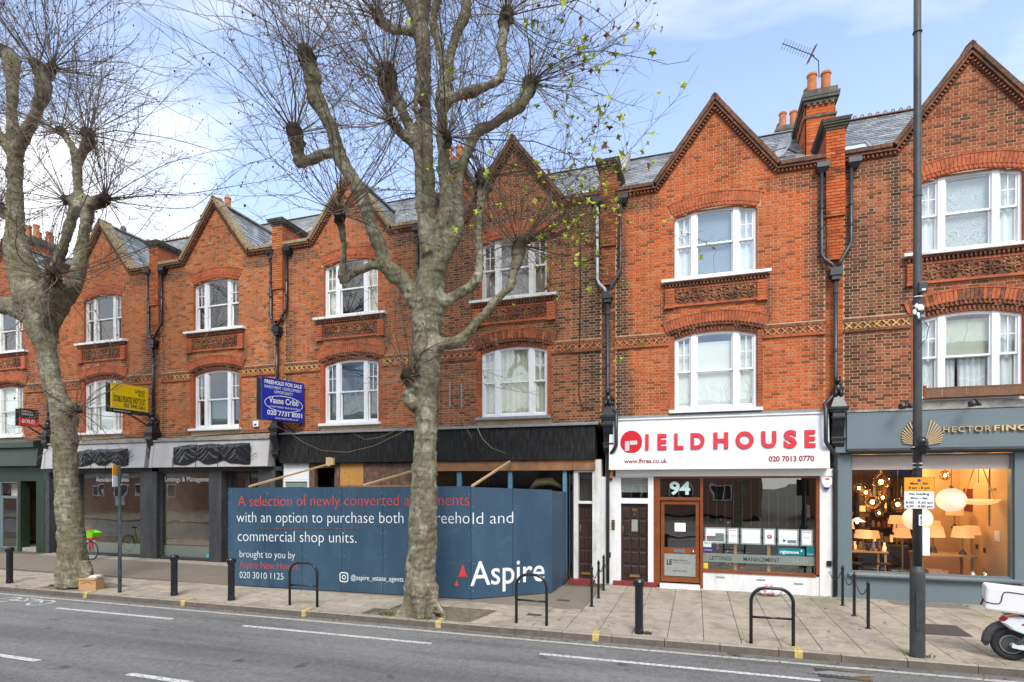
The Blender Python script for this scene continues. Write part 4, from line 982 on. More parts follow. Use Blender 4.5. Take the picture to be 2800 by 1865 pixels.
def panelled_door(root, x0, x1, z0, z1, y, mat, label=None, small=True):
    mb = MB(); mb.box(x0, x1, y, y + .05, z0, z1); d = part('door', mb, mat, root, label=label); w = x1 - x0; h = z1 - z0
    pm = MB(); cols = [(0.07, .33), (.38, .62), (.67, .93)]; rows = [(.07, .19), (.215, .37), (.395, .55), (.575, .78), (.80, .94)]
    for ci, (a, b) in enumerate(cols):
        for ri, (c_, e) in enumerate(rows):
            if ci == 1 and ri == 3 : continue
            X0, X1, Z0, Z1 = x0 + a * w, x0 + b * w, z0 + c_ * h, z0 + e * h
            n = len(pm.v); pm.v += [(X0, y - .001, Z0), (X1, y - .001, Z0), (X1, y - .001, Z1), (X0, y - .001, Z1), (X0 + .025, y - .02, Z0 + .025), (X1 - .025, y - .02, Z0 + .025), (X1 - .025, y - .02, Z1 - .025), (X0 + .025, y - .02, Z1 - .025)]
            for i in range(4): j = (i + 1) % 4; pm.f.append((n + i, n + j, n + 4 + j, n + 4 + i))
            pm.f.append((n + 4, n + 5, n + 6, n + 7))
    part('door_panels', pm, mat, d)
    xm = (x0 + x1) / 2
    part('letter_plate', MB().box(xm - .13, xm + .13, y - .03, y - .021, z0 + .09, z0 + .16), 'brass', d)
    part('door_handle', MB().tube([(x0 + .05, y - .03, z0 + 1.28), (x0 + .05, y - .05, z0 + 1.34), (x0 + .05, y - .05, z0 + 1.42), (x0 + .05, y - .03, z0 + 1.47)], .012, 6), 'brass', d)
    if small: part('spy_window', MB().box(xm - .08, xm + .08, y - .012, y - .006, z0 + 1.32, z0 + 1.64), 'steel', d)
    return d

# --- white estate agent's shop, number 94
S = thing('shopfront', (.46, 0, 0), 'white shopfront with brown wooden door and display window, number 94', 'shopfront')
mb = MB(); mb.box(-2.45, -1.97, -.05, .26, 0, 2.925)
for i in range(38): mb.box(-2.45 + (.0 if i % 2 else .0), -2.08, -.056, -.0505, .03 + i * .077, .03 + i * .077 + .068) if .03 + i * .077 < 2.85 else None
part('wall', mb, 'whitebrick', S)
mb = MB(); mb.box(-1.9695, -1.93, -.03, .2, .12, 2.925); mb.box(-1.21, -1.07, -.03, .2, .12, 2.925); mb.box(-1.9295, -1.2105, -.02, .2, 2.2, 2.34); mb.box(-1.9295, -1.2105, -.02, .2, 2.89, 2.925); part('door_frame', mb, 'white', S)
part('pane', pane(-1.93, -1.21, .06, 2.34, 2.89), 'glass', S); part('blind', MB().box(-1.93, -1.21, .12, .13, 2.5, 2.89), 'steel', S)
part('backing', MB().box(-1.93, -1.21, .6, .62, 0, 2.9), 'darkroom', S)
d = panelled_door(S, -1.93, -1.21, .125, 2.198, .07, 'doorbrown', 'dark brown panelled door of the flats')
text('94', (-1.635, .045, 1.98), .13, .085, 'brass', d, name='number', base=True, depth=.004, bold=.02); text('A', (-1.60, .045, 1.87), .06, .07, 'brass', d, name='number', base=True, depth=.004)
mb = MB(); mb.box(-2.12, -.98, -.14, .25, -.02, .118); part('step', mb, 'redstep', S)
# brown joinery
mb = MB(); mb.box(-1.0695, -.905, -.03, .2, .05, 2.925); mb.box(.105, .175, -.03, .2, .02, 2.925); mb.box(-.9045, .1045, -.02, .2, 2.30, 2.375); mb.box(-.9045, .1045, -.03, .2, 2.875, 2.925); mb.box(.1755, 2.862, -.03, .2, 2.875, 2.925)
mb.box(2.79, 2.862, -.03, .2, .51, 2.8745); mb.box(.1755, 2.7895, -.05, .2, .455, .51); part('joinery', mb, 'wood', S)
part('pane', pane(-.905, .105, .05, 2.375, 2.875), 'shopglass', S)
mb = frame(-.885, .085, .15, 2.29, .09, .03, .08, wt=.10, wb=.13); mb.box(-.794, -.006, .03, .08, .90, 1.05); sd_ = part('shop_door', mb, 'wood', S, label='brown wooden glazed shop door')
part('pane', pane(-.795, -.005, .055, 1.05, 2.19), 'shopglass', sd_); part('door_plate', MB().box(-.80, 0.0, .045, .05, .30, .90), 'steel', sd_)
part('letter_plate', MB().box(-.56, -.28, .01, .03, .925, 1.02), 'chrome', sd_); part('door_knob', MB().ball((-.07, .0, .965), .035), 'chrome', sd_, smooth=True)
text('LE', (-.73, .040, .60), .13, .13, 'doorbrown', sd_, base=True, bold=.03); text('Urban Field Ltd.', (-.58, .040, .70), .38, .045, 'print_dark', sd_, base=True); text('Chartered Surveyors', (-.58, .040, .645), .45, .022, 'print_dark', sd_, base=True)
text('020 7013 0770', (-.58, .040, .42), .36, .035, 'print_dark', sd_, base=True)
part('threshold', MB().box(-.90, .10, -.16, .2, -.01, .10), 'white', S)
text('94', (-.66, .046, 2.46), .52, .31, 'mint', S, base=True, bold=.035, name='number')
part('stall_riser', MB().box(.11, 2.862, -.02, .2, -.02, .4545), 'whitebrick', S)
part('pier', MB().box(2.8625, 3.14, -.05, .26, 0, 2.925), 'whitebrick', S)
part('head_board', MB().box(-2.06, 3.14, -.09, .26, 2.9255, 3.10), 'white', S)
part('pane', pane(.1755, 2.79, .08, .51, 2.875), 'shopglass', S)
vents = ((.5, .34), (1.45, .32), (2.3, .27))
for i, (vx, vz) in enumerate(vents): part('air_brick', MB().box(vx, vx + .2, -.03, -.0205, vz - .02, vz + .02), 'steel', S)
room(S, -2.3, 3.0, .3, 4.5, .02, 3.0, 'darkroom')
# band with words and stickers on the glass
part('frosted_band', pane(.18, 2.785, .075, .70, .94), 'frost', S) if False else None
M['frost'] = glassmat('frosted_band', (.6, .65, .6), 1.5, .3)
M['frostgrey'] = P('frosted_strip', k(.20, .235, .205), .4, .05, 2, 0)
part('frosted_band', MB().box(.178, 2.788, .073, .077, .71, .935), 'frostgrey', S)
for s_, x_, w_ in (('LETTINGS', .34, .53), ('MANAGEMENT', 1.15, .84), ('SALES', 2.29, .34)): text(s_, (x_, .071, .765), w_, .10, 'print_dark' if s_ != 'SALES' else 'steel', S, base=True, bold=.01)
part('sticker', MB().box(.18, .38, .073, .077, 1.09, 1.24), 'mint', S, label='mint green sticker in the window corner'); M['purple'] = P('purple_sticker', k(.06, .02, .16), .4, .05, 1, 0)
text('ARLA', (.20, .070, 1.175), .16, .04, 'print_dark', S, base=True); part('sticker', MB().box(.18, .42, .073, .077, .965, 1.07), 'purple', S, label='dark purple sticker'); text('OnTheMarket', (.20, .070, 1.0), .2, .03, 'print_white', S, base=True)
M['teal'] = P('teal_sticker', k(.0, .18, .19), .4, .05, 1, 0)
part('sticker', MB().box(1.96, 2.55, .066, .070, .955, 1.13), 'teal', S, label='teal sticker with white word'); text('rightmove', (2.0, .064, 1.0), .42, .075, 'print_white', S, base=True, bold=.02)
part('sticker', MB().box(2.59, 2.77, .066, .070, .955, 1.17), 'teal', S); text('Zoopla', (2.61, .064, .99), .14, .025, 'print_white', S, base=True)
mb = MB(); mb.poly([(2.46, .062, 1.05), (2.50, .062, 1.05), (2.50, .062, 1.08), (2.48, .062, 1.10), (2.46, .062, 1.08)]); part('house_mark', mb, 'print_white', S)
M['yellowcard'] = P('yellow_card', k(.75, .55, .03), .5, .1, 3, 0); part('sticker', MB().box(.19, .30, .073, .077, .53, .68), 'yellowcard', S, label='small yellow sticker')
# property cards hung in the window
M['card'] = emis('glowing_white_card', k(.80, .80, .82), .25); M['acrylic'] = P('clear_acrylic_edge', k(.55, .57, .55), .2, .1, 3, 0)  # display cards and the paper notice emit a faint glow themselves
CARDS = (('landscape display card with a room photograph', .22, .74), ('narrow display card with red heading, second from the left', .77, 1.04), ('blank-looking landscape display card in the middle', 1.09, 1.57), ('display card with a round red logo', 1.62, 1.90), ('landscape display card with a blue house drawing', 1.95, 2.42), ('narrow display card with red heading, rightmost', 2.47, 2.74))
for i, (lab, a, b) in enumerate(CARDS):
    c_ = single('display_card', frame(a, b, 1.19, 1.60, .022, .10, .115), 'acrylic', lab + ' in the white shop window', 'display card', 'display cards hanging in the window')
    part('card', MB().box(a + .03, b - .03, .105, .110, 1.22, 1.57), 'card', c_)
    if i in (1, 5): text('FIELDHOUSE', (a + .06, .103, 1.52), b - a - .12, .02, 'signred', c_, base=True, bold=.04); text('TO LET', (a + .07, .103, 1.38), b - a - .14, .04, 'print_dark', c_, base=True)
    if i == 3: part('logo', MB().lathe((0, 0, 0), [(.055, 0), (.055, .003)], 20), 'signred', c_); o = c_.children[-1]; o.rotation_euler = (R(90), 0, 0); o.location = ((a + b) / 2, .104, 1.40); text('F', ((a + b) / 2 - .02, .099, 1.37), .04, .06, 'print_white', c_, base=True, bold=.05)
    if i == 0: part('picture', MB().box(a + .05, b - .05, .102, .104, 1.24, 1.38), 'cardboard', c_); part('picture', MB().box(b - .26, b - .05, .1, .1015, 1.30, 1.46), 'blue_blind', c_)
    if i == 4: part('picture', MB().box(a + .22, b - .05, .1, .104, 1.25, 1.33), 'blue_blind', c_); part('picture', MB().box(a + .12, a + .17, .1, .104, 1.28, 1.34), 'print_dark', c_)
M['strip'] = P('pale_wood_strip', k(.5, .25, .08), .5, .1, 5, 0)
mb = MB(); [mb.box(x, x + .07, .18, .2, .1, 1.2) for x in (.93, 1.72)]; part('display_stand', mb, 'strip', S)
single('paper_notice', MB().box(-.53, -.26, .045, .049, 1.48, 1.70), 'card', 'small white paper notice taped inside the brown glazed door', 'notice')
# Christmas tree in the window
M['fir'] = P('fir_green', k(.012, .035, .012), .8, .4, 20, .3)
xt = thing('christmas_tree', (.75, 1.1, .02), 'dark decorated Christmas tree standing behind the white shop window', 'christmas tree')
mb = MB(); rt_ = random.Random(4)
for i in range(900):
    h = rt_.uniform(.2, 2.1); r_ = (2.25 - h) * .28 * math.sqrt(rt_.random()); a = rt_.uniform(0, 6.28); p = Vector((.75 + math.cos(a) * r_, 1.1 + math.sin(a) * r_, h)); e = p + Vector((math.cos(a) * .1, math.sin(a) * .1, rt_.uniform(-.05, .03))); w = Vector((-math.sin(a), math.cos(a), 0)) * .02
    mb.poly([p - w, p + w, e])
part('branches', mb, 'fir', xt, kind='stuff'); part('trunk', MB().tube([(.75, 1.1, .02), (.75, 1.1, 2.1)], [.04, .01], 8), 'doorbrown', xt)
M['bauble'] = P('red_bauble', k(.6, .03, .05), .2, .1, 3, 0); M['bauble2'] = P('pink_bauble', k(.75, .4, .4), .2, .1, 3, 0)
for i in range(26):
    h = rt_.uniform(.4, 1.9); a = rt_.uniform(3.3, 6.1); r_ = (2.25 - h) * .28; part('bauble', MB().ball((.75 + math.cos(a) * r_, 1.1 + math.sin(a) * r_, h), rt_.uniform(.02, .04), 8, 5), rt_.choice(('bauble', 'bauble2')), xt, smooth=True)
# vertical blind strips
mb = MB(); [mb.box(.3 + i * .21, .3025 + i * .21, .3, .33, 1.65, 2.85) for i in range(12)]; part('vertical_blind', mb, 'steel', S)
# projecting sign
G_ = thing('shop_sign', (.43, -.3, 3.1), 'white sign board with big red letters and a round red logo over shop 94', 'shop sign')
mb = fascia(-2.2, 3.02, 3.105, 4.42, -.36, -.22, -.02); part('sign_board', mb, 'signwhite', G_)
part('board_edge', MB().box(-2.04, 3.0, -.26, -.02, 4.421, 4.455), 'white', G_); part('panel_joint', yzprism(MB(), [(-.357, 3.15), (-.225, 4.40), (-.222, 4.40), (-.354, 3.15)], .32, .325), 'steel', G_)
ft = lambda z: -.36 + (z - 3.105) / (4.42 - 3.105) * .14; zt_ = Vector((0, .14, 1.315)).normalized()
for ch, a, b in (('I', -1.26, -1.17), ('E', -.95, -.72), ('L', -.53, -.30), ('D', -.13, .21), ('H', .42, .77), ('O', .94, 1.36), ('U', 1.53, 1.87), ('S', 2.03, 2.32), ('E', 2.49, 2.72)):
    ov_ = .012 if ch in 'OS' else 0
    text(ch, (a, ft(3.6) - .012, 3.61 - ov_), b - a, .42 + 2 * ov_, 'signred', G_, name='letter', bold=.045, depth=.028, zdir=zt_)
mb = MB(); n = 36; mb.v = [(-1.62 + math.cos(2 * math.pi * i / n) * .28, ft(3.82) - y, 3.83 + math.sin(2 * math.pi * i / n) * .305) for y in (.03, -.01) for i in range(n)]
mb.f = [tuple(range(n))] + [((i + 1) % n, i, i + n, (i + 1) % n + n) for i in range(n)]; part('logo_disc', mb, 'signred', G_)
mb = MB(); rr = random.Random(2)
for (x0, x1, z0, z1) in ((-1.78, -1.66, 3.60, 4.05), (-1.65, -1.46, 3.93, 4.05), (-1.65, -1.46, 3.76, 3.88)):     # an F set from rows of tiny type
    z = z0
    while z < z1 - .02:
        x = x0
        while x < x1 - .012:
            w = rr.uniform(.018, .05); w = min(w, x1 - x); mb.box(x, x + w - .006, ft(z) - .034, ft(z) - .031, z, z + .030); x += w
        z += .037
part('logo_type', mb, 'print_white', G_)
text('www.fhres.co.uk', (-1.81, ft(3.27) - .006, 3.27), 1.11, .115, 'darkred', G_, base=True, bold=.025, zdir=zt_); text('020 7013 0770', (1.69, ft(3.27) - .006, 3.28), 1.0, .125, 'darkred', G_, base=True, bold=.035, zdir=zt_)
mb = MB(); mb.box(-2.45, 3.12, -.16, .0, 4.456, 4.50); mb.box(-2.45, 3.12, -.05, -.0, 4.50, 4.55); part('cornice', mb, 'lead', S)

# --- grey lighting shop
S = thing('shopfront', (5.9, 0, 0), 'blue-grey shopfront with a large lit window full of lamps', 'shopfront')
part('pilaster', MB().box(3.16, 3.53, -.06, .26, -.02, 3.44), 'bluegrey', S); part('pilaster', MB().box(6.72, 7.1, -.06, .26, -.02, 3.44), 'bluegrey', S)
part('stall_riser', MB().box(3.531, 6.719, -.03, .2, -.02, .54), 'bluegrey', S)
yz = yzprism(MB(), [(-.16, .54), (-.17, .58), (-.03, .615), (.1, .615), (.1, .54)], 3.46, 6.86); part('window_sill', yz, 'bluegrey', S)
part('window_frame', frame(3.532, 6.718, .616, 3.43, .035, .02, .10), 'bluegrey', S); part('pane', pane(3.56, 6.69, .06, .65, 3.40), 'lampglass', S)
M['pinkblind'] = P('pinkish_roller_blind', k(.62, .50, .46), .8, .05, 2, 0)
part('roller_blind', MB().box(3.57, 6.69, .10, .105, 3.07, 3.42), 'pinkblind', S)
part('fascia', MB().box(3.17, 8.6, -.19, .26, 3.475, 4.42), 'bluegrey', S); part('fascia_panel', MB().box(3.40, 8.5, -.25, -.191, 3.56, 4.41), 'bluegrey', S)
mb = MB(); mb.box(3.40, 8.5, -.30, -.19, 3.505, 3.5595); mb.box(3.3, 8.5, -.14, -.0, 3.441, 3.4745); part('moulding', mb, 'charcoal', S)
mb = MB(); mb.box(3.17, 8.6, -.27, .0, 4.421, 4.47); mb.box(4.9, 8.6, -.2, 0, 4.471, 4.60); part('cornice', mb, 'stone', S)
part('door', MB().box(7.1, 8.2, .1, .15, 0, 3.4), 'bluegrey', S)
text('HECTOR', (5.30, -.275, 3.895), .88, .125, 'gold', S, name='letters', depth=.03, bold=-.008, space=1.25); text('FINCH', (6.24, -.275, 3.905), .78, .125, 'gold', S, name='letters', depth=.03, bold=.025, space=1.15)
mb = MB()
for side in (-1, 1):
    for i in range(10):
        t = i / 9; c_ = Vector((4.90 + side * .035, -.285, 3.60 + .0 * t)); ang = R(14 + 62 * t) * side; ln = .60 * (1 - .42 * t * t) - .05 * math.sin(t * 3); s0 = .12 * 0
        e = c_ + Vector((math.sin(ang) * ln, 0, math.cos(ang) * ln)); st = c_ + Vector((math.sin(ang), 0, math.cos(ang))) * .11
        dd = (e - st).normalized(); nn = Vector((-dd.z, 0, dd.x)); w0, w1 = .004, .0105; n = len(mb.v)
        mb.v += [tuple(st - nn * w0), tuple(st + nn * w0), tuple(e + nn * w1), tuple(e - nn * w1)]; mb.v += [(x, y + .03, z) for x, y, z in mb.v[n:n + 4]]
        mb.f += [(n, n + 1, n + 2, n + 3), (n + 4, n + 7, n + 6, n + 5), (n, n + 4, n + 5, n + 1), (n + 1, n + 5, n + 6, n + 2), (n + 2, n + 6, n + 7, n + 3), (n + 3, n + 7, n + 4, n)]
part('wing_emblem', mb, 'gold', S)
for (lx, lab) in ((4.42, 'left black spotlight above the grey sign'), (5.72, 'right black spotlight above the grey sign')):
    L_ = thing('spotlight', (lx, -.3, 4.5), lab, 'spotlight', 'black spotlights above the grey sign')
    part('lamp_head', MB().tube([(lx, -.62, 4.45), (lx, -.60, 4.50), (lx, -.56, 4.52)], [.085, .08, .03], 12), 'gloss_black', L_, smooth=False); part('bracket', MB().tube([(lx, -.56, 4.52), (lx + .1, -.45, 4.6), (lx + .2, -.3, 4.58), (lx + .25, -.26, 4.5)], .018, 6), 'gloss_black', L_)
    part('lamp_foot', MB().lathe((lx + .25, -.2, 4.472), [(.08, 0), (.08, .05), (.05, .07)], 10), 'gloss_black', L_)
M['oldwood'] = P('old_brown_wood', k(.19, .085, .035), .7, .3, 8, .2)
# window box on the sill above
wb = thing('window_box', (5.87, -.3, 4.66), 'brown slatted wooden window box below the tied curtains', 'window box')
mb = MB(); mb.box(4.95, 6.78, -.34, -.31, 4.69, 4.72); mb.box(4.95, 6.78, -.34, -.31, 4.88, 4.91)
part('rail', mb, 'oldwood', wb)
for i in range(12): part('slat', MB().box(4.97 + i * .152, 4.97 + i * .152 + .142, -.333, -.315, 4.7205, 4.8795), 'oldwood', wb)
for x in (4.91, 6.78): part('corner_post', MB().box(x, x + .05, -.36, -.30, 4.66, 4.96), 'wood', wb)
part('base', MB().box(4.96, 6.78, -.30, -.1, 4.66, 4.69), 'wood', wb)

# interior of the lamp shop: warm walls, lit lamps, tables, lampshades
M['warmwall'] = P('warm_cream_wall', k(.62, .45, .26), .8, .1, 2, 0); M['brownwall'] = P('brown_panelled_wall', k(.13, .075, .05), .8, .6, 2.2, 0); M['tablewood'] = P('honey_table_wood', k(.42, .21, .08), .5, .2, 6, 0)
IN = thing('shop_interior', (5.2, 2.5, 0), 'warm cream and brown room behind the big lit window', 'room')
mb = MB(); mb.box(3.2, 8.4, 5.4, 5.5, 0, 3.5); mb.box(3.14, 3.2, .3, 5.4, 0, 3.5); part('wall', mb, 'brownwall', IN)
mb = MB(); mb.box(6.9, 6.96, .3, 3.2, 0, 3.5); mb.box(6.0, 6.9, 3.14, 3.2, 0, 3.5); part('side_wall', mb, 'warmwall', IN)
mb = MB(); mb.box(3.2, 8.4, .3, 5.4, 3.5, 3.56); part('ceiling', mb, 'brownwall', IN); part('floor', MB().box(3.2, 8.4, .2, 5.4, -.06, .0), 'tablewood', IN)
mb = MB(); mb.box(3.9, 4.35, 5.3, 5.395, 0, 2.3); mb.box(4.9, 5.3, 5.3, 5.395, 0, 2.5); part('curtain_panel', mb, 'warmwall', IN)
M['globe'] = emis('lit_opal_globe', k(.8, .66, .50), .42); M['bulb'] = emis('lit_bulb', k(1.0, .66, .30), 14); M['shade'] = emis('lit_fabric_shade', k(.75, .36, .14), .38); M['amberglass'] = glassmat('amber_glass', (1, .8, .5), 1.6)
def pendant(c, r, lab, kind):
    L_ = thing('pendant_lamp', c, lab, 'pendant lamp'); c = Vector(c)
    part('cord', MB().tube([c + Vector((0, 0, r)), (c.x, c.y, 3.5)], .008, 4), 'print_dark', L_)
    if kind == 'opal': part('globe', MB().ball(c, r, 24, 16, 1, 1, .92), 'globe', L_, smooth=True); part('cap', MB().lathe(c + Vector((0, 0, r * .88)), [(.05, 0), (.05, .05), (.02, .08)], 10), 'brass', L_)
    elif kind == 'bulb':
        part('globe', MB().ball(c, r, 16, 10), 'amberglass', L_, smooth=True); part('bulb', MB().ball(c, r * .3, 8, 6), 'bulb', L_, smooth=True)
        cg = MB()
        for i in range(4): a = i * math.pi / 4; cg.tube([c + Vector((math.cos(a) * math.sin(t) * r * 1.03, math.sin(a) * math.sin(t) * r * 1.03, math.cos(t) * r * 1.03)) for t in [j * math.pi / 6 for j in range(13)]], .007, 4, cap=False)
        part('cage', cg, 'doorbrown', L_)
    elif kind == 'cone': part('shade', MB().lathe(c, [(r, 0), (.03, r * .55)], 18), 'white', L_, smooth=False); part('bulb', MB().ball(c - Vector((0, 0, .02)), .03, 8, 5), 'bulb', L_)
    elif kind == 'dish':
        part('bowl', MB().lathe(c, [(.02, -r * .28), (r * .5, -r * .24), (r * .85, -r * .12), (r, .02), (r * .97, .02), (r * .8, -.06)], 24), 'globe2', L_, smooth=True)
        ch_ = MB(); [ch_.tube([(c.x + dx_, c.y, c.z), (c.x + dx_ * .3, c.y, c.z + .75)], .012, 5) for dx_ in (-r * .75, r * .75)]; part('chain', ch_, 'brass', L_)
    return L_
M['globe2'] = emis('lit_amber_bowl', k(.8, .5, .2), .5)
pendant((5.92, 1.0, 2.34), .31, 'large egg-shaped white glowing globe lamp right of the parking sign', 'opal')
pendant((5.25, 1.1, 1.86), .32, 'large white glowing globe lamp half hidden by the lamp column', 'opal')
for (x, y, z, r, lab) in ((4.6, 1.6, 2.78, .20, 'caged glass pendant lamp with dark ribs in the lit window'), (4.05, 1.4, 2.62, .13, 'small bright glass lamp near the top left of the lit window'), (4.28, 1.7, 2.5, .14, 'bright clustered glass lamp below the caged one'), (4.25, 1.0, 2.27, .17, 'round ribbed amber glass pendant at the left of the lit window'),
    (4.75, 2.0, 2.36, .13, 'glass pendant with a bright filament just left of the parking sign'), (3.85, 1.8, 2.42, .09, 'tiny bright bulb lamp at the far left of the lit window'), (4.45, 1.2, 1.98, .10, 'small amber lamp hanging lowest among the glass pendants'), (3.75, .9, 1.98, .06, 'small orange bulb beside the white cone shade'), (4.95, 1.5, 2.2, .16, 'amber dome lamp behind the parking sign'), (6.15, 2.0, 2.95, .12, 'bright bulb lamp above the big egg-shaped globe'), (3.7, 1.3, 2.2, .07, 'very small bulb at the window’s left edge'), (4.9, 2.6, 2.75, .10, 'distant small bulb lamp high in the lit window')):
    pendant((x, y, z), r, lab.replace('’', "'"), 'bulb')
pendant((3.86, .8, 1.78), .19, 'white cone lampshade at the left of the lit window', 'cone')
pendant((6.45, .95, 2.34), .42, 'wide shallow amber bowl lamp hung on two chains', 'dish')
def table_lamp(x, y, z, r0, r1, h, lab, sh='shade', stem=.3):
    L_ = thing('table_lamp', (x, y, z), lab, 'table lamp')
    part('lamp_shade', MB().lathe((x, y, z + stem), [(r0, 0), (r1, h)], 20), sh, L_, smooth=False); part('stem', MB().tube([(x, y, z), (x, y, z + stem + .05)], .018, 6), 'brass', L_); part('base', MB().lathe((x, y, z), [(.09, 0), (.07, .05), (.02, .12)], 12), 'doorbrown', L_)
def table(x0, x1, y0, y1, h, lab, mat='tablewood'):
    T = thing('table', ((x0 + x1) / 2, (y0 + y1) / 2, 0), lab, 'table'); part('table_top', MB().box(x0, x1, y0, y1, h - .04, h), mat, T)
    for a in (x0 + .03, x1 - .08):
        for b in (y0 + .03, y1 - .08): part('leg', MB().box(a, a + .05, b, b + .05, 0, h - .0405), mat, T)
table(3.45, 4.6, 1.0, 1.7, 1.02, 'high honey-coloured table at the left inside the lit window'); table(5.3, 6.5, 1.1, 1.9, .98, 'honey-coloured table in the middle of the lit window'); table(4.4, 5.2, 2.6, 3.2, .9, 'small dark table at the back of the lamp shop', 'doorbrown')
table_lamp(5.75, 1.6, .98, .26, .20, .26, 'table lamp with tapered orange shade in the middle of the lit window', stem=.40); table_lamp(6.3, 1.4, .98, .24, .18, .27, 'table lamp with orange shade at the right end of the table', stem=.42)
table_lamp(4.15, 1.4, 1.02, .22, .18, .20, 'table lamp with orange drum shade on the high left table', stem=.30); table_lamp(5.35, 2.6, .9, .2, .17, .24, 'far small table lamp with orange shade', stem=.5); table_lamp(6.5, 2.4, 1.55, .19, .19, .2, 'tall lamp with square amber shade near the right wall', stem=.35)
table_lamp(4.75, 2.9, .9, .18, .14, .2, 'small lamp with orange shade on the dark back table', stem=.3)
for (x_, y_, z_, st_, lab_) in ((5.05, 1.5, .0, 1.35, 'floor lamp with orange shade left of the lamp column'), (5.95, 2.2, .98, .55, 'second-row table lamp with orange shade behind the middle table'), (5.15, 2.3, .9, .75, 'taller far lamp with orange shade beside the dark armchair'), (3.7, 1.2, 1.02, .55, 'slim table lamp with orange shade at the left end of the high table'), (6.6, 1.7, 0, 1.45, 'floor lamp with orange shade near the cream side wall')):
    table_lamp(x_, y_, z_, .2, .15, .22, lab_, stem=st_)
cd_ = MB(); cd_.tube([(6.88, 1.5, 1.7), (6.88, 1.5, 3.45)], .02, 6); cd_.tube([(6.88, 1.45, 2.6), (6.88, 1.2, 2.6)], .02, 6); single('conduit', cd_, 'steel', 'grey conduit pipe running up the cream side wall of the lamp shop', 'pipe')
for i_, (ya, za, mt_) in enumerate(((1.7, 1.0, 'doorbrown'), (2.1, 1.05, 'doorbrown'), (2.4, 2.0, 'redstep'))):
    single('wall_plate', MB().box(6.88, 6.899, ya, ya + (.1 if i_ < 2 else .5), za, za + (.12 if i_ < 2 else .6)), mt_, ('left small brown plate low on the cream side wall', 'right small brown plate low on the cream side wall', 'dark red picture on the cream side wall')[i_], 'wall plate' if i_ < 2 else 'picture')
for (x, y, lab) in ((3.8, .75, 'black bar stool at the far left inside the lit window'), (4.45, .8, 'black bar stool beside the high table'), (4.15, 1.9, 'black bar stool behind the high table')):
    st = thing('bar_stool', (x, y, 0), lab, 'stool'); part('seat', MB().lathe((x, y, .72), [(.16, 0), (.16, .04)], 14), 'print_dark', st)
    for i in range(4): a = i * math.pi / 2 + .78; part('leg', MB().tube([(x + math.cos(a) * .19, y + math.sin(a) * .19, 0), (x + math.cos(a) * .1, y + math.sin(a) * .1, .72)], .016, 6), 'print_dark', st)
for (x, y, c_, lab) in ((4.55, 2.2, 'print_dark', 'dark armchair deep inside the lamp shop'), (5.1, 1.9, 'doorbrown', 'brown upholstered chair behind the lamp column')):
    st = thing('armchair', (x, y, 0), lab, 'armchair'); part('seat', MB().box(x - .3, x + .3, y - .3, y + .3, .2, .5), c_, st, bevel=.04); part('backrest', MB().box(x - .3, x + .3, y + .2, y + .34, .5, 1.1), c_, st, bevel=.04)
    for a in (-.27, .22):
        for b in (-.27, .22): part('leg', MB().box(x + a, x + a + .05, y + b, y + b + .05, 0, .2), c_, st)
cb = thing('storage_box', (5.55, 1.0, 0), 'pinkish cardboard box standing under the middle table', 'box'); part('body', MB().box(5.42, 5.82, .9, 1.2, 0, .02), 'cardboard', cb)
mb = MB(); mb.box(5.42, 5.82, .9, .92, .0205, .62); mb.box(5.42, 5.82, 1.18, 1.2, .0205, .62); mb.box(5.42, 5.44, .921, 1.179, .0205, .62); mb.box(5.80, 5.82, .921, 1.179, .0205, .62); M['royal2'] = P('royal_blue_board', k(.008, .02, .30), .4, .06, 2, 0); M['rosecard'] = P('rose_board', k(.42, .17, .10), .7, .1, 3, 0); part('side', mb, 'rosecard', cb)
for i, x in enumerate((6.18, 6.42)):
    fe = thing('metal_bottle', (x, .55, .0), ['left', 'right'][i] + ' of two shiny metal siphons standing at the right end of the lit window', 'siphon'); h = .55
    part('body', MB().lathe((x, .55, 0), [(.07, 0), (.075, .05), (.075, h), (.05, h + .08), (.03, h + .12)], 14), 'chrome', fe, smooth=True); part('nozzle', MB().tube([(x, .55, h + .12), (x, .55, h + .2), (x - .07, .5, h + .22)], .018, 6), 'brass', fe)
lowl = MB(); lowl.ball((6.0, .8, .28), .16, 14, 8, 1.6, 1, .9); single('glass_bowl_lamp', lowl, 'acrylic', 'low rounded glass lamp on the floor right of the pinkish box', 'lamp', smooth=True)
sck = MB(); sck.box(6.885, 6.899, 1.0, 1.25, 1.35, 1.6); single('wall_socket', sck, 'white', 'white wall socket on the cream side wall', 'socket')
rngb = random.Random(12)
words = ('leftmost', 'second', 'third', 'fourth', 'fifth', 'sixth', 'seventh', 'eighth', 'ninth', 'rightmost')
for i in range(10):
    x, y = 3.5 + i * .115, rngb.uniform(1.05, 1.6); hh = rngb.uniform(.08, .28); mt = ('brass', 'doorbrown', 'cardboard', 'redstep', 'globe2')[i % 5]
    single('ornament', MB().lathe((x, y, 1.02), [(.04, 0), (.05, hh * .4), (.02, hh * .8), (.03, hh)], 10), mt, 'small %s ornament, %s in the row on the high left table' % (('brass', 'dark brown', 'beige', 'dark red', 'glowing amber')[i % 5], words[i]), 'ornament', 'ornaments on the high table', smooth=True)
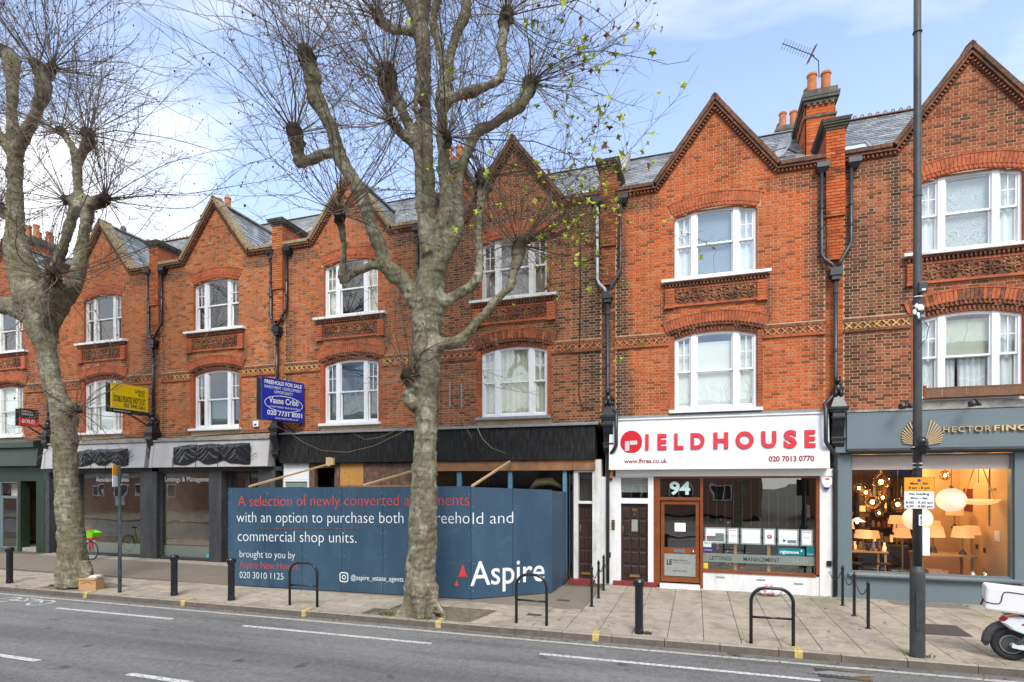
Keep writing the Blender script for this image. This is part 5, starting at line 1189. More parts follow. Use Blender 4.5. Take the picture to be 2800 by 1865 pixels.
# pictures and shelves crowding the back of the lamp shop
rq = random.Random(31)
M['mirror'] = glassmat('mirror_glass', (.3, .3, .3), 6)
for i, (px_, pz_, w_, h_, m1, lab) in enumerate(((3.35, 1.9, .35, .5, 'redstep', 'dark red picture'), (3.8, 2.5, .3, .4, 'brass', 'brass framed picture'), (4.45, 1.7, .4, .7, 'purple', 'tall dark violet poster'), (5.5, 2.0, .5, .6, 'blue_blind', 'blue-grey picture'), (6.15, 1.5, .4, .8, 'bauble', 'red wall hanging'), (6.7, 2.3, .45, .45, 'doorbrown', 'dark square picture'), (5.9, 2.9, .5, .3, 'royal2', 'small blue picture high up'))):
    pc = single('picture', frame(px_, px_ + w_, pz_, pz_ + h_, .03, 5.35, 5.38), 'doorbrown', lab + ' on the back wall of the lamp shop', 'picture'); part('image', MB().box(px_ + .03, px_ + w_ - .03, 5.36, 5.37, pz_ + .03, pz_ + h_ - .03), m1, pc)
sh = thing('shelf_unit', (5.6, 4.2, 0), 'tall dark shelf unit full of lamp parts at the back of the lamp shop', 'shelves')
for z_ in (.5, .95, 1.4, 1.85, 2.3): part('shelf', MB().box(4.7, 6.6, 4.1, 4.45, z_, z_ + .03), 'doorbrown', sh)
for x_ in (4.68, 5.6, 6.58): part('upright', MB().box(x_, x_ + .03, 4.1, 4.45, 0, 2.6), 'doorbrown', sh)
sm_ = {m_: MB() for m_ in ('brass', 'cardboard', 'redstep', 'print_dark', 'globe2', 'steel', 'rosecard')}
for z_ in (.53, .98, 1.43, 1.88, 2.33):
    x_ = 4.75
    while x_ < 6.5:
        w_ = rq.uniform(.05, .16); h_ = rq.uniform(.12, .36); m_ = sm_[rq.choice(list(sm_))]
        if rq.random() < .5: m_.box(x_, x_ + w_, 4.15, 4.3, z_, z_ + h_)
        else: m_.lathe((x_ + w_ / 2, 4.2, z_), [(w_ * .4, 0), (w_ * .5, h_ * .4), (w_ * .2, h_ * .9), (w_ * .25, h_)], 8)
        x_ += w_ + rq.uniform(.01, .05)
for m_, b_ in sm_.items():
    if b_.v: part('stock', b_, m_, sh, kind='stuff')
def lamp_light(x, y, z, e, r=.12):
    l = bpy.data.lights.new('shop_light', 'POINT'); l.energy = e; l.color = (1, .55, .22); l.shadow_soft_size = r; o = bpy.data.objects.new('shop_light', l); col.objects.link(o); o.location = (x, y, z)
lamp_light(4.4, 2.2, 3.1, 30); lamp_light(5.6, 2.6, 3.1, 28); lamp_light(6.4, 1.8, 3.2, 16); lamp_light(4.9, .7, 3.2, 7); lamp_light(4.3, 1.2, 2.4, 6, .2)

# --- black fascia with boarded shops
S = thing('shopfront', (-7.8, 0, 0), 'wide boarded-up shopfront under a streaked black fascia behind the hoarding', 'shopfront')
part('fascia', MB().box(-13.02, -2.60, -.20, .24, 3.40, 4.33), 'blackboard', S)
mb = yzprism(MB(), [(-.27, 4.331), (-.27, 4.36), (.0, 4.44), (.0, 4.331)], -13.1, -2.5); part('flashing', mb, 'lead', S)
part('beam', MB().box(-7.6, -3.235, -.12, .2, 3.105, 3.395), 'ply', S); part('beam', MB().box(-3.225, -2.62, -.12, .2, 3.105, 3.395), 'ply', S)
part('panel', MB().box(-13.0, -12.0, -.02, .04, 2.86, 3.395), 'white', S, label='white board over the door numbered 100')
mb = frame(-13.0, -12.0, 0, 2.855, .06, -.02, .06); part('door_frame', mb, 'white', S); part('pane', pane(-12.94, -12.06, .03, 2.3, 2.8), 'mintpane', S) if False else None
M['mintpane'] = P('obscured_glass', k(.20, .27, .24), .3, .1, 3, 0)
part('fanlight', MB().box(-12.94, -12.06, .02, .05, 2.25, 2.795), 'mintpane', S); text('100', (-12.62, .012, 2.58), .3, .12, 'steel', S, base=True, name='number'); part('door', MB().box(-12.94, -12.06, .02, .05, .06, 2.2495), 'doorbrown', S)
mb = frame(-11.97, -10.82, .1, 3.395, .19, -.03, .15, wt=.16); part('opening_frame', mb, 'rotply', S); part('dark_opening', MB().box(-11.8, -11.0, .9, .95, 0, 3.3), 'darkroom', S)
part('strand_board', MB().box(-10.80, -9.945, -.03, .0, 2.0, 3.395), 'osb', S); 
for i, (a, b) in enumerate(((-9.935, -8.95), (-8.94, -8.3), (-8.29, -7.61))): part('plywood_sheet', MB().box(a, b, -.03, 0, 1.2, 3.395), 'rotply', S)
part('rail', MB().box(-10.8, -7.61, -.05, -.031, 2.62, 2.68), 'ply', S)
for (a, b) in ((-6.74, -6.60), (-5.14, -5.02), (-3.53, -3.42)): part('mullion', MB().box(a, b, -.04, .08, .3, 3.104), 'bluepost', S)
for (a, b) in ((-7.6, -6.745), (-6.595, -5.145), (-5.015, -3.535)): part('pane', pane(a, b, .03, .3, 3.104), 'dustyglass', S)
mb = MB(); mb.box(-7.6, -3.42, -.05, .1, 0, .2995); part('stall_riser', mb, 'rotply', S)
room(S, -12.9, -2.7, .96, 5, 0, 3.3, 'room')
mb = MB(); mb.tube([(-4.6, .35, 2.55), (-4.35, .3, 2.76), (-3.95, .3, 2.80), (-3.65, .32, 2.62)], [.05, .12, .13, .04], 8); M['strawroll'] = P('straw_coloured_roll', k(.55, .42, .2), .9, .3, 20, .4); single('insulation_roll', mb, 'strawroll', 'straw-coloured roll leaning behind the dusty glass above the hoarding', 'roll', smooth=True)
mb = frame(-3.36, -3.24, .1, 3.1, .02, 0, .08); part('side_frame', mb, 'charcoal', S)
part('side_pane', pane(-3.34, -3.26, .03, .5, 3.0), 'glass', S)
mb = MB(); mb.box(-3.22, -3.10, -.04, .2, .1, 3.10); mb.box(-2.70, -2.62, -.04, .2, .1, 3.10); mb.box(-3.0995, -2.7005, -.03, .2, 2.18, 2.25); mb.box(-3.0995, -2.7005, -.03, .2, 3.05, 3.10); part('door_frame', mb, 'offwhite', S)
part('fanlight', pane(-3.10, -2.70, .08, 2.25, 3.05), 'glass', S); part('backing', MB().box(-3.3, -2.7, .3, .32, 0, 3.1), 'darkroom', S)
panelled_door(S, -3.10, -2.70, .12, 2.18, .10, 'doorbrown', 'narrow dark panelled door beside the hoarding', False)
part('step', MB().box(-3.3, -2.62, -.35, .2, -.01, .11), 'redstep', S); part('pier', MB().box(-2.615, -2.455, -.05, .26, 0, 3.395), 'offwhite', S)

# --- the pair of charcoal shops with grey fascias
def charcoal_shop(x0, x1, lab, wins, doors, pil):
    S = thing('shopfront', ((x0 + x1) / 2, 0, 0), lab, 'shopfront')
    part('fascia', fascia(x0, x1, 3.30, 4.20, -.36, -.24), 'greyfascia', S); part('fascia_end', yzprism(MB(), [(-.375, 3.29), (-.255, 4.21), (-.1, 4.21), (-.1, 3.29)], x0 - .14, x0 - .001), 'greyfascia', S)
    mb = MB(); mb.box(x0 - .15, x1 + .02, -.30, 0, 4.211, 4.27); mb.box(x0 - .15, x1 + .02, -.12, 0, 4.271, 4.36); part('cornice', mb, 'stone', S)
    part('head', MB().box(x0 - .4, x1 + .3, -.02, .2, 3.16, 3.299), 'charcoal', S)
    for a, b in pil: part('pilaster', MB().box(a, b, -.08, .25, -.02, 3.159), 'charcoal', S)
    for a, b in wins:
        part('window_frame', frame(a, b, .0, 3.155, .07, .06, .16, wb=.10), 'charcoal', S); part('pane', pane(a + .07, b - .07, .12, .1, 3.09), 'shopglass', S)
        M_ = MB(); M_.box(a + .07, b - .07, .16, .17, .1, .48); part('low_strip', M_, 'frostgrey', S)
    for a, b in doors:
        part('door_frame', frame(a, b, 0, 3.155, .08, .25, .33, wb=.05), 'charcoal', S); d_ = part('door', frame(a + .081, b - .081, .051, 2.35, .10, .26, .31), 'charcoal', S); part('pane', pane(a + .18, b - .18, .285, .15, 2.25), 'shopglass', d_); part('transom', MB().box(a + .081, b - .081, .26, .31, 2.36, 2.44), 'charcoal', S); part('pane', pane(a + .081, b - .081, .28, 2.44, 3.07), 'shopglass', S)
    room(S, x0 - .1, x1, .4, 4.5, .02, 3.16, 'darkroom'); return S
A_ = charcoal_shop(-24.0, -18.80, 'charcoal shopfront behind the left tree with Residential Sales on its glass', ((-22.75, -19.34),), ((-24.12, -22.9),), ((-24.38, -24.13), (-22.89, -22.76), (-19.33, -18.75)))
text('Residential Sales', (-21.81, .112, 2.80), 1.66, .16, 'print_white', A_, base=True)
B_ = charcoal_shop(-18.42, -13.36, 'charcoal shopfront with Lettings & Management on its glass, left of the hoarding', ((-18.52, -16.12),), ((-15.55, -14.75), (-14.74, -14.0)), ((-18.74, -18.53), (-16.11, -15.56), (-13.98, -13.3)))
text('Lettings & Management', (-18.36, .112, 2.80), 2.24, .17, 'print_white', B_, base=True)
M['cyan'] = P('cyan_sticker', k(.02, .45, .5), .4, .1, 3, 0); part('sticker', MB().box(-16.42, -16.21, .108, .112, .12, .24), 'cyan', B_); part('sticker', MB().box(-16.26, -16.21, .108, .112, .25, .40), 'signred', B_)
# easels and things inside
for i, (x, y, s_, lab) in enumerate(((-20.9, 1.2, 1, 'dark'), (-19.9, 1.5, 1, 'far'))):
    pass
# black plastic sheets tied over the signs
def wrap(x0, x1, z0, z1, y, lab, seed):
    rr = random.Random(seed); mb = MB(); nx, nz = 150, 18
    ties = [x0, x0 + (x1 - x0) * .33, x0 + (x1 - x0) * .62, x1]
    for j in range(nz + 1):
        for i in range(nx + 1):
            u = i / nx; v = j / nz; x = x0 + (x1 - x0) * u
            pin = min(abs(u - .33), abs(u - .66)); belly = .09 * min(1, pin * 7, min(u, 1 - u) * 8)
            zb = z0 + .05 + .16 * math.exp(-(pin * 14) ** 2) + .02 * math.sin(u * 23 + seed); zt = z1 - .09 * (1 - min(1, u * 4.5)) - .03 * math.exp(-(pin * 16) ** 2) - .008 * math.sin(u * 31 + seed)
            z = zb + (zt - zb) * v; kx_ = u * 3 % 1 - .5
            fold = noise.noise(Vector((u * 38 + v * (9 if kx_ > 0 else -9), v * .9, seed))) * .030 + noise.noise(Vector((u * 75 + v * (22 if kx_ > 0 else -22), v * 1.2, seed + 3))) * .014
            d = fold; pleat = 0
            e = min(1, 6 * min(u, 1 - u), 5 * min(v, 1 - v) + .15)
            mb.v.append((x + .03 * noise.noise(Vector((u * 5, v * 9, seed + 4))), y - .05 - (belly * .35 + d + pleat + .03) * e, z))
    for j in range(nz):
        for i in range(nx): a = j * (nx + 1) + i; mb.f.append((a, a + 1, a + nx + 2, a + nx + 1))
    w_ = thing('plastic_sheet', ((x0 + x1) / 2, y, z0), lab, 'plastic sheet', 'black plastic sheets over the grey fascias'); part('sheet', mb, 'bag', w_, smooth=True)
    st = MB()
    for t in ties[1:-1]: st.bar((t, y - .15, z0 - .03), (t + .02, y - .12, z1 + .02), .02, .015)
    st.bar((x1 - .1, y - .1, z0 + .2), (x1 + .28, y - .06, z0 + .42), .03, .01); st.bar((x0 + .02, y - .1, z0 + .3), (x0 - .04, y - .04, z0 - .02), .02, .01); part('tie', st, 'bag', w_)
wrap(-22.15, -19.55, 3.32, 4.0, -.32, 'crumpled black plastic sheet over the fascia next to the left tree', 3); wrap(-17.4, -14.05, 3.33, 4.08, -.32, 'long crumpled black plastic sheet on the fascia between the two agent boards', 8)
# --- green shop at the far left
S = thing('shopfront', (-26.6, 0, 0), 'dark green shopfront with an open dark doorway at the left edge', 'shopfront')
part('fascia', fascia(-31, -24.45, 3.42, 4.14, -.34, -.28), 'greengrey', S); part('cornice', yzprism(MB(), [(-.42, 4.141), (-.42, 4.34), (-.3, 4.42), (0, 4.42), (0, 4.141)], -31, -24.5), 'greengrey', S)
mb = MB(); mb.box(-31, -24.4, -.04, .2, 2.82, 3.419); mb.box(-25.98, -25.8, -.08, .25, -.02, 2.8195); mb.box(-24.88, -24.4, -.08, .25, -.02, 2.8195); mb.box(-31, -27.25, -.04, .2, -.02, 2.8195); part('surround', mb, 'green', S)
part('doorway', MB().box(-25.8, -24.88, .9, .94, 0, 2.82), 'darkroom', S); part('step', MB().box(-25.8, -24.88, -.02, .4, -.01, .14), 'stone', S); part('step', MB().box(-25.35, -24.88, .401, .8, -.01, .36), 'stone', S)
part('door_frame', frame(-27.2, -25.985, 0, 2.82, .07, .0, .08), 'bluegrey', S); dd = part('door', frame(-27.12, -26.06, .05, 2.22, .10, .0, .05), 'bluegrey', S); part('pane', pane(-27.02, -26.16, .03, .15, 2.12), 'shopglass', dd); part('pane', pane(-27.1, -26.06, .03, 2.3, 2.76), 'glass', S); part('board', MB().box(-27.0, -26.1, .3, .31, 2.2, 2.8), 'pinkblind', S)
room(S, -30.5, -25.9, .96, 4.5, .02, 3.3, 'room')

# ------------------------------------------------------------------ hoarding
H = thing('hoarding', (-8.5, -3.2, 0), 'long blue timber hoarding with white and red lettering on the pavement', 'hoarding')
A0, B0, C0, D0, E0 = Vector((-11.96, -3.38, 0)), Vector((-5.04, -3.08, 0)), Vector((-3.42, -1.71, 0)), Vector((-3.40, -.16, 0)), Vector((-12.0, -.3, 0))
def hpanels(a, b, n, z0a, z1a, z1b, lab=None):
    d = (b - a).normalized(); nrm = Vector((d.y, -d.x, 0)); L = (b - a).length; rr = random.Random(n)
    for i in range(n):
        s0, s1 = L * i / n + .005, L * (i + 1) / n - .005; o_ = rr.uniform(0, .008); mb = MB()
        za, zb = z1a + (z1b - z1a) * s0 / L, z1a + (z1b - z1a) * s1 / L
        p, q = a + d * s0 + nrm * o_, a + d * s1 + nrm * o_; r_, t_ = p - nrm * .025, q - nrm * .025
        mb.v = [(p.x, p.y, z0a), (q.x, q.y, z0a), (t_.x, t_.y, z0a), (r_.x, r_.y, z0a), (p.x, p.y, za), (q.x, q.y, zb), (t_.x, t_.y, zb), (r_.x, r_.y, za)]
        mb.f = [(0, 1, 5, 4), (1, 2, 6, 5), (2, 3, 7, 6), (3, 0, 4, 7), (3, 2, 1, 0), (4, 5, 6, 7)]; part('panel', mb, 'hoarding', H)
hpanels(A0, B0, 6, .02, 2.62, 2.68); hpanels(B0, C0, 2, .02, 2.66, 2.58); hpanels(C0, D0, 1, .02, 2.56, 2.5); hpanels(E0, A0, 2, .02, 2.62, 2.62)
mb = MB()
for (a, b) in ((A0, B0), (B0, C0), (C0, D0), (E0, A0)):
    d = (b - a).normalized(); nrm = Vector((-d.y, d.x, 0)); L = (b - a).length
    for z in (.3, 1.3, 2.45): p, q = a + nrm * .07, b + nrm * .07; mb.bar((p.x, p.y, z), (q.x, q.y, z), .04, .09)
    for i in range(int(L / 1.2) + 1): p = a + d * min(L - .05, i * 1.2 + .05) + nrm * .12; mb.bar((p.x, p.y, .0), (p.x, p.y, 2.5), .07, .05)
part('timber_frame', mb, 'newwood', H)
D1 = (B0 - A0).normalized(); N1 = Vector((D1.y, -D1.x, 0)); D2 = (C0 - B0).normalized(); N2 = Vector((D2.y, -D2.x, 0))
def h1(x, z): t = (x - A0.x) / D1.x; p = A0 + D1 * t + N1 * .012; return (p.x, p.y, z)
def h2(s, z): p = B0 + D2 * s + N2 * .012; return (p.x, p.y, z)
def ht(s, x0, x1, z, h, mat, slope=.0143, **kw): text(s, h1(x0, z), (x1 - x0) / D1.x, h, mat, H, xdir=(D1.x, D1.y, slope), base=True, **kw)
ht('A selection of newly converted apartments', -11.63, -5.08, 2.13, .28, 'hoardred', .0143, bold=-.014)
ht('with an option to purchase both the freeho', -11.68, -5.07, 1.70, .28, 'hoardwhite', .0143, bold=-.014)
text('ld and', h2(.04, 1.78), 1.03, .28, 'hoardwhite', H, xdir=(D2.x, D2.y, .0), base=True, bold=-.014)
ht('commercial shop units.', -11.64, -8.07, 1.20, .28, 'hoardwhite', .0143, bold=-.014)
ht('brought to you by', -11.58, -9.86, .77, .185, 'hoardwhite', .0143, bold=-.014)
ht('Aspire New Homes.', -11.58, -9.73, .48, .185, 'hoardred', .0143, bold=-.014)
ht('020 3010 1125', -11.58, -10.21, .215, .17, 'hoardwhite', .0143, bold=-.014)
ht('@aspire_estate_agents', -8.23, -6.78, .325, .12, 'hoardwhite', .0143, bold=-.004)
text('Aspire', h2(-.02, .33), 1.93, .56, 'hoardwhite', H, xdir=(D2.x, D2.y, 0), base=True, bold=.006)
mb = MB(); mb.poly([h1(-5.35, .53), h1(-5.13, .54), h1(-5.24, .84)]); mb.poly([h1(-5.45, .31), h1(-5.34, .31), h1(-5.395, .46)]); part('logo_triangle', mb, 'hoardred', H)
mb = MB()      # rounded square camera mark
def rsq(x0, x1, z0, z1, r, w):
    pts = []; 
    for cx_, cz_, a0 in ((x1 - r, z1 - r, 0), (x0 + r, z1 - r, 90), (x0 + r, z0 + r, 180), (x1 - r, z0 + r, 270)):
        for i in range(5): a = R(a0 + i * 22.5); pts.append((cx_, cz_, math.cos(a), math.sin(a)))
    n = len(pts)
    for i in range(n):
        p, q = pts[i], pts[(i + 1) % n]; mb.poly([h1(p[0] + p[2] * (r - w), p[1] + p[3] * (r - w)), h1(p[0] + p[2] * r, p[1] + p[3] * r), h1(q[0] + q[2] * r, q[1] + q[3] * r), h1(q[0] + q[2] * (r - w), q[1] + q[3] * (r - w))])
rsq(-8.55, -8.30, .255, .505, .07, .025); rsq(-8.485, -8.365, .32, .44, .06, .022); rsq(-8.365, -8.345, .455, .475, .01, .0095); part('camera_mark', mb, 'hoardwhite', H)
mb = MB(); rs = random.Random(6)
for i in range(7):
    for z in (.25, .9, 1.55, 2.2, 2.5):
        for dx_ in (-.05, .05): p = h1(-11.9 + i * 1.145 + dx_, z + rs.uniform(-.04, .04)); mb.obox(p, D1, .009, N1, .003, (0, 0, 1), .009)
part('screw', mb, 'steel', H, kind='stuff')
mb = MB(); p, q = h1(-10.96, 1.555), h1(-8.02, 1.60); mb.bar(p, q, .012, .012); p, q = h1(-8.02, 1.60), h1(-8.02, 2.66); mb.bar(p, q, .008, .008); part('hatch_edge', mb, 'rotply', H)
for (a, b, w) in (((-11.4, -3.22, 2.66), (-11.1, -.24, 3.34), .07), ((-7.95, -3.05, 2.70), (-8.02, -.24, 3.13), .07), ((-5.06, -2.95, 2.68), (-5.02, -.24, 3.36), .06)):
    mb = MB(); mb.bar(a, b, w, .045); part('brace', mb, 'newwood', H)
part('block', MB().box(-11.14, -10.99, -.30, -.201, 3.28, 3.56), 'newwood', H); part('block', MB().box(-10.98, -10.87, -.30, -.201, 3.32, 3.54), 'newwood', H)

# ------------------------------------------------------------------ agents' boards
def board(p, q, z0, z1, mat, label, cat='sign board'):
    p, q = Vector((p[0], p[1], 0)), Vector((q[0], q[1], 0)); d = (q - p).normalized(); nrm = Vector((d.y, -d.x, 0))
    Bd = thing('agent_board', ((p.x + q.x) / 2, (p.y + q.y) / 2, z0), label, cat)
    c_ = (p + q) / 2; mb = MB(); mb.obox((c_.x, c_.y, (z0 + z1) / 2), d, (q - p).length / 2, nrm, .02, (0, 0, 1), (z1 - z0) / 2); part('panel', mb, mat, Bd)
    c2 = c_ - nrm * .16; mb = MB(); mb.obox((c2.x - .06, c2.y, (z0 + z1) / 2), d, (q - p).length / 2, nrm, .015, (0, 0, 1), (z1 - z0) / 2); part('rear_panel', mb, 'charcoal', Bd)
    mb = MB(); mb.bar((q.x, q.y, z0 + .1), (q.x - .25, -.02, z0 - .1), .05); mb.bar((c_.x - .1, c_.y, z0), (q.x - .3, -.05, z0 - .35), .04); part('bracket', mb, 'charcoal', Bd)
    def w(s, u, width, z, h, mat, **kw): pp = p + d * u + nrm * .024; text(s, (pp.x, pp.y, z), width, h, mat, Bd, xdir=d, base=True, **kw)
    return Bd, w, p, d, nrm, (q - p).length
M['royal'] = M['royal2'] if 'royal2' in M else P('royal_blue_board', k(.008, .02, .30), .4, .06, 2, 0); M['yellow'] = P('yellow_board', k(.88, .62, .0), .4, .05, 2, 0)
Bd, w, p, d, nrm, L = board((-12.52, -1.55), (-12.14, -.10), 4.70, 5.98, 'royal', 'royal blue for-sale board with white oval and lettering, above the black fascia')
def fit(s, z, h, a, b, mat='print_white', **kw): w(s, L * a, L * (b - a), z, h, mat, **kw)
fit('FREEHOLD FOR SALE', 5.80, .11, .06, .94, bold=.02); fit('INVESTMENT / DEVELOPMENT', 5.66, .085, .06, .94); fit('OPPORTUNITY', 5.53, .085, .28, .72); fit('Vause Cribb', 5.22, .18, .16, .86, bold=.012); fit('CHARTERED SURVEYORS', 5.09, .045, .16, .86); fit('020 7731 8001', 4.85, .14, .12, .95, bold=.015); fit('www.vausecribb.co.uk', 4.745, .055, .3, .85)
mb = MB(); n = 40
for i in range(n):
    a, b = 2 * math.pi * i / n, 2 * math.pi * (i + 1) / n; f_ = lambda a, k_: tuple(p + d * (L * .51 + math.cos(a) * (L * .44 + k_)) + nrm * .024 + Vector((0, 0, 5.225 + math.sin(a) * (.235 + k_))))
    mb.poly([f_(a, 0), f_(a, .018), f_(b, .018), f_(b, 0)])
part('oval', mb, 'print_white', Bd)
Bd, w, p, d, nrm, L = board((-18.52, -1.75), (-18.62, -.35), 5.14, 6.12, 'yellow', 'yellow to-let board with black lettering, left of the downpipe')
fit('LEWIS', 5.89, .10, .62, .90, 'print_dark', bold=.02); fit('&CO.', 5.77, .10, .72, .90, 'print_dark', bold=.02); fit('DOUBLE FRONTED SHOP TO LET', 5.50, .20, .05, .92, 'print_dark', bold=.02); fit('020 3940 5561', 5.34, .12, .32, .9, 'print_dark', bold=.02)
mb = MB(); c_ = p + d * L / 2 + nrm * .003; mb.obox((c_.x, c_.y, 5.20), d, L / 2 + .004, nrm, .019, (0, 0, 1), .065); part('black_strip', mb, 'print_dark', Bd); fit('lewisandco.co.uk', 5.17, .06, .05, .5, 'print_white')
Bd, w, p, d, nrm, L = board((-24.1, -1.12), (-24.1, -.48), 4.90, 5.55, 'print_dark', 'small black and red sold board left of the left tree')
fit('MARSH &', 5.42, .07, .1, .6); fit('PARSONS', 5.31, .07, .1, .7)
mb = MB(); c_ = p + d * L / 2 + nrm * .003; mb.obox((c_.x, c_.y, 5.045), d, L / 2 + .004, nrm, .019, (0, 0, 1), .145); part('red_strip', mb, 'signred', Bd); fit('SOLD', 5.02, .12, .1, .8, bold=.03)
# ------------------------------------------------------------------ street furniture
def bollard(x, y, label):
    b = thing('bollard', (x, y, 0), label, 'bollard', 'black bollards along the kerb')
    part('post', MB().lathe((x, y, -.02), [(.082, 0), (.082, .09), (.076, .12), (.074, .86)], 16), 'gloss_black', b, smooth=False)
    part('cap', MB().lathe((x, y, 0), [(.076, .841), (.10, .885), (.105, .90), (.105, .955), (.085, .985), (.0, 1.0)], 16), 'gloss_black', b)
    part('foot', MB().lathe((x, y, 0), [(.13, .001), (.12, .016), (.085, .017)], 12), 'granite', b, tones=[.5] * 26) if False else None
bollard(-17.92, -5.0, 'leftmost black bollard, left of the left tree'); bollard(-12.14, -4.87, 'black bollard between the sign post and the hoarding'); bollard(-10.38, -4.87, 'black bollard in front of the left end of the hoarding'); bollard(-.99, -4.85, 'black bollard in front of the white shop door')
def stand(x0, x1, y0, y1, label):
    s = thing('cycle_stand', ((x0 + x1) / 2, (y0 + y1) / 2, 0), label, 'bicycle stand', 'black hoop bicycle stands')
    a, b = Vector((x0, y0, 0)), Vector((x1, y1, 0)); d = (b - a).normalized(); L = (b - a).length; r = .24; H_ = .965
    pts = [a + Vector((0, 0, -.02)), a + Vector((0, 0, H_ - r))]
    for i in range(1, 9): t = math.pi / 2 * i / 8; pts.append(a + d * (r - r * math.cos(t)) + Vector((0, 0, H_ - r + r * math.sin(t))))
    for i in range(0, 9): t = math.pi / 2 * i / 8; pts.append(b - d * (r - r * math.sin(t)) + Vector((0, 0, H_ - r + r * math.cos(t))))
    pts.append(b + Vector((0, 0, -.02))); part('hoop', MB().tube(pts, .029, 12), 'gloss_black', s, smooth=True)
    part('crossbar', MB().tube([a + Vector((0, 0, .46)), b + Vector((0, 0, .46))], .02, 10), 'gloss_black', s, smooth=True)
stand(-8.70, -7.98, -4.89, -4.87, 'black hoop bicycle stand left of the middle tree'); stand(-3.36, -2.74, -4.82, -4.84, 'black hoop bicycle stand in front of the hoarding corner'); stand(.90, 1.56, -4.90, -4.88, 'black hoop bicycle stand in front of the white shop window')
def chain(mb, a, b, sag):
    a, b = Vector(a), Vector(b); n = int((b - a).length * 1.15 / .035)
    for i in range(n):
        t = (i + .5) / n; p = a.lerp(b, t) + Vector((0, 0, -sag * 4 * t * (1 - t))); t2 = t + .01; q = a.lerp(b, t2) + Vector((0, 0, -sag * 4 * t2 * (1 - t2))); d = (q - p).normalized()
        sd_ = d.cross(Vector((0, 0, 1))).normalized(); u = sd_ if i % 2 else d.cross(sd_).normalized()
        mb.tube([p + d * .022 * math.cos(w) + u * .012 * math.sin(w) for w in [j * math.pi / 3 for j in range(7)]], .0045, 3, cap=False)
for grp, xs, wx, lab in (('left', ((-2.21, -2.89), (-2.21, -1.97), (-2.25, -.94)), (-2.24, -.07), 'left of the white shop'), ('right', ((3.10, -3.15), (3.12, -2.08), (3.13, -1.06)), (3.06, -.07), 'below the grey shop')):
    names = ('nearest the kerb', 'in the middle', 'nearest the wall')
    for i, (x, y) in enumerate(xs):
        p = thing('chain_post', (x, y, 0), 'slim black chain post %s, %s' % (lab, names[i]), 'post', 'slim black chain posts')
        part('post', MB().lathe((x, y, -.02), [(.03, 0), (.03, .84), (.036, .85), (.036, .88), (.02, .90), (.012, .93), (.0, .945)], 10), 'gloss_black', p); part('base', MB().lathe((x, y, 0), [(.06, .0), (.05, .012), (.03, .013)], 10), 'gloss_black', p)
    mb = MB(); 
    for (p, q) in zip(xs[:-1], xs[1:]): chain(mb, (p[0], p[1], .83), (q[0], q[1], .83), .27)
    chain(mb, (xs[2][0], xs[2][1], .83), (wx[0], wx[1], .62), .22); single('chain', mb, 'print_dark', 'drooping black chain between the slim posts ' + lab, 'chain')
    mb = MB(); mb.box(wx[0] - .05, wx[0] + .05, -.09, -.052, .74, .87); single('wall_box', mb, 'gloss_black', 'small black box on the white wall above the chain, ' + lab, 'wall box')
# lamp column
LC = thing('lamp_column', (3.34, -4.88, 0), 'tall dark grey lamp column with parking signs in front of the grey shop', 'lamp post')
M['column'] = P('dark_grey_column', k(.045, .048, .048), .5, .3, 8, .15, dirt=k(.10, .10, .095))
x, y = 3.34, -4.88
part('base', MB().lathe((x, y, -.02), [(.104, 0), (.104, 1.34), (.098, 1.38), (.068, 1.46)], 20), 'column', LC, smooth=False)
part('shaft', MB().lathe((x, y, 1.44), [(.066, 0), (.062, 3.0), (.052, 7.6), (.05, 10.2)], 20), 'column', LC, smooth=True)
part('door', MB().box(x - .05, x + .05, y - .108, y - .098, .45, 1.05), 'column', LC)
part('bracket_arm', MB().tube([(x, y, 11.6), (x, y - .4, 12.1), (x, y - 1.2, 12.2)], .03, 8), 'column', LC); part('lantern', MB().box(x - .12, x + .12, y - 1.8, y - 1.1, 12.12, 12.26), 'column', LC, bevel=.03)
for z in (3.32, 3.06, 3.0, 7.3, 9.9): part('band', MB().lathe((x, y, z), [(.066, 0), (.066, .018)], 16), 'chrome' if z < 4 else 'column', LC)
M['orange'] = P('orange_sign', k(.80, .33, .02), .4, .03, 2, 0); M['ink'] = P('sign_ink', k(.012, .012, .015), .5, 0.05, 2, 0); M['purpleink'] = P('violet_ink', k(.08, .03, .25), .5, 0.05, 2, 0)
sg = MB(); sg.box(x - .21, x + .20, y - .085, y - .078, 2.35, 2.85); sp = part('sign_plate', sg, 'ink', LC)
part('orange_panel', MB().box(x - .205, x + .195, y - .088, y - .0851, 2.635, 2.845), 'orange', sp); part('white_panel', MB().box(x - .205, x + .195, y - .088, y - .0851, 2.355, 2.630), 'print_white', sp)
for s_, z, h, w_ in (('Mon - Sat', 2.735, .036, .24), ('8 am - 8 pm', 2.665, .036, .28), ('No loading', 2.572, .033, .27), ('Mon - Sat', 2.505, .033, .23), ('8.00 - 9.30 am', 2.435, .033, .36), ('4.30 - 8.00 pm', 2.375, .033, .36)):
    text(s_, (x - .005 - w_ / 2, y - .0895, z), w_, h, 'ink', sp, base=True, bold=.03)
mb = MB(); mb.poly([(x - .005 + math.cos(-a) * .025, y - .0895, 2.80 + math.sin(-a) * .025) for a in [-i * .5236 for i in range(12)]]); part('symbol', mb, 'purpleink', sp)
part('number_plate', MB().box(x - .005, x + .055, y - .078, y - .07, 2.09, 2.26), 'print_white', LC); text('1', (x + .015, y - .0795, 2.185), .018, .055, 'ink', LC, base=True, bold=.03); text('2', (x + .01, y - .0795, 2.11), .03, .055, 'ink', LC, base=True, bold=.03)
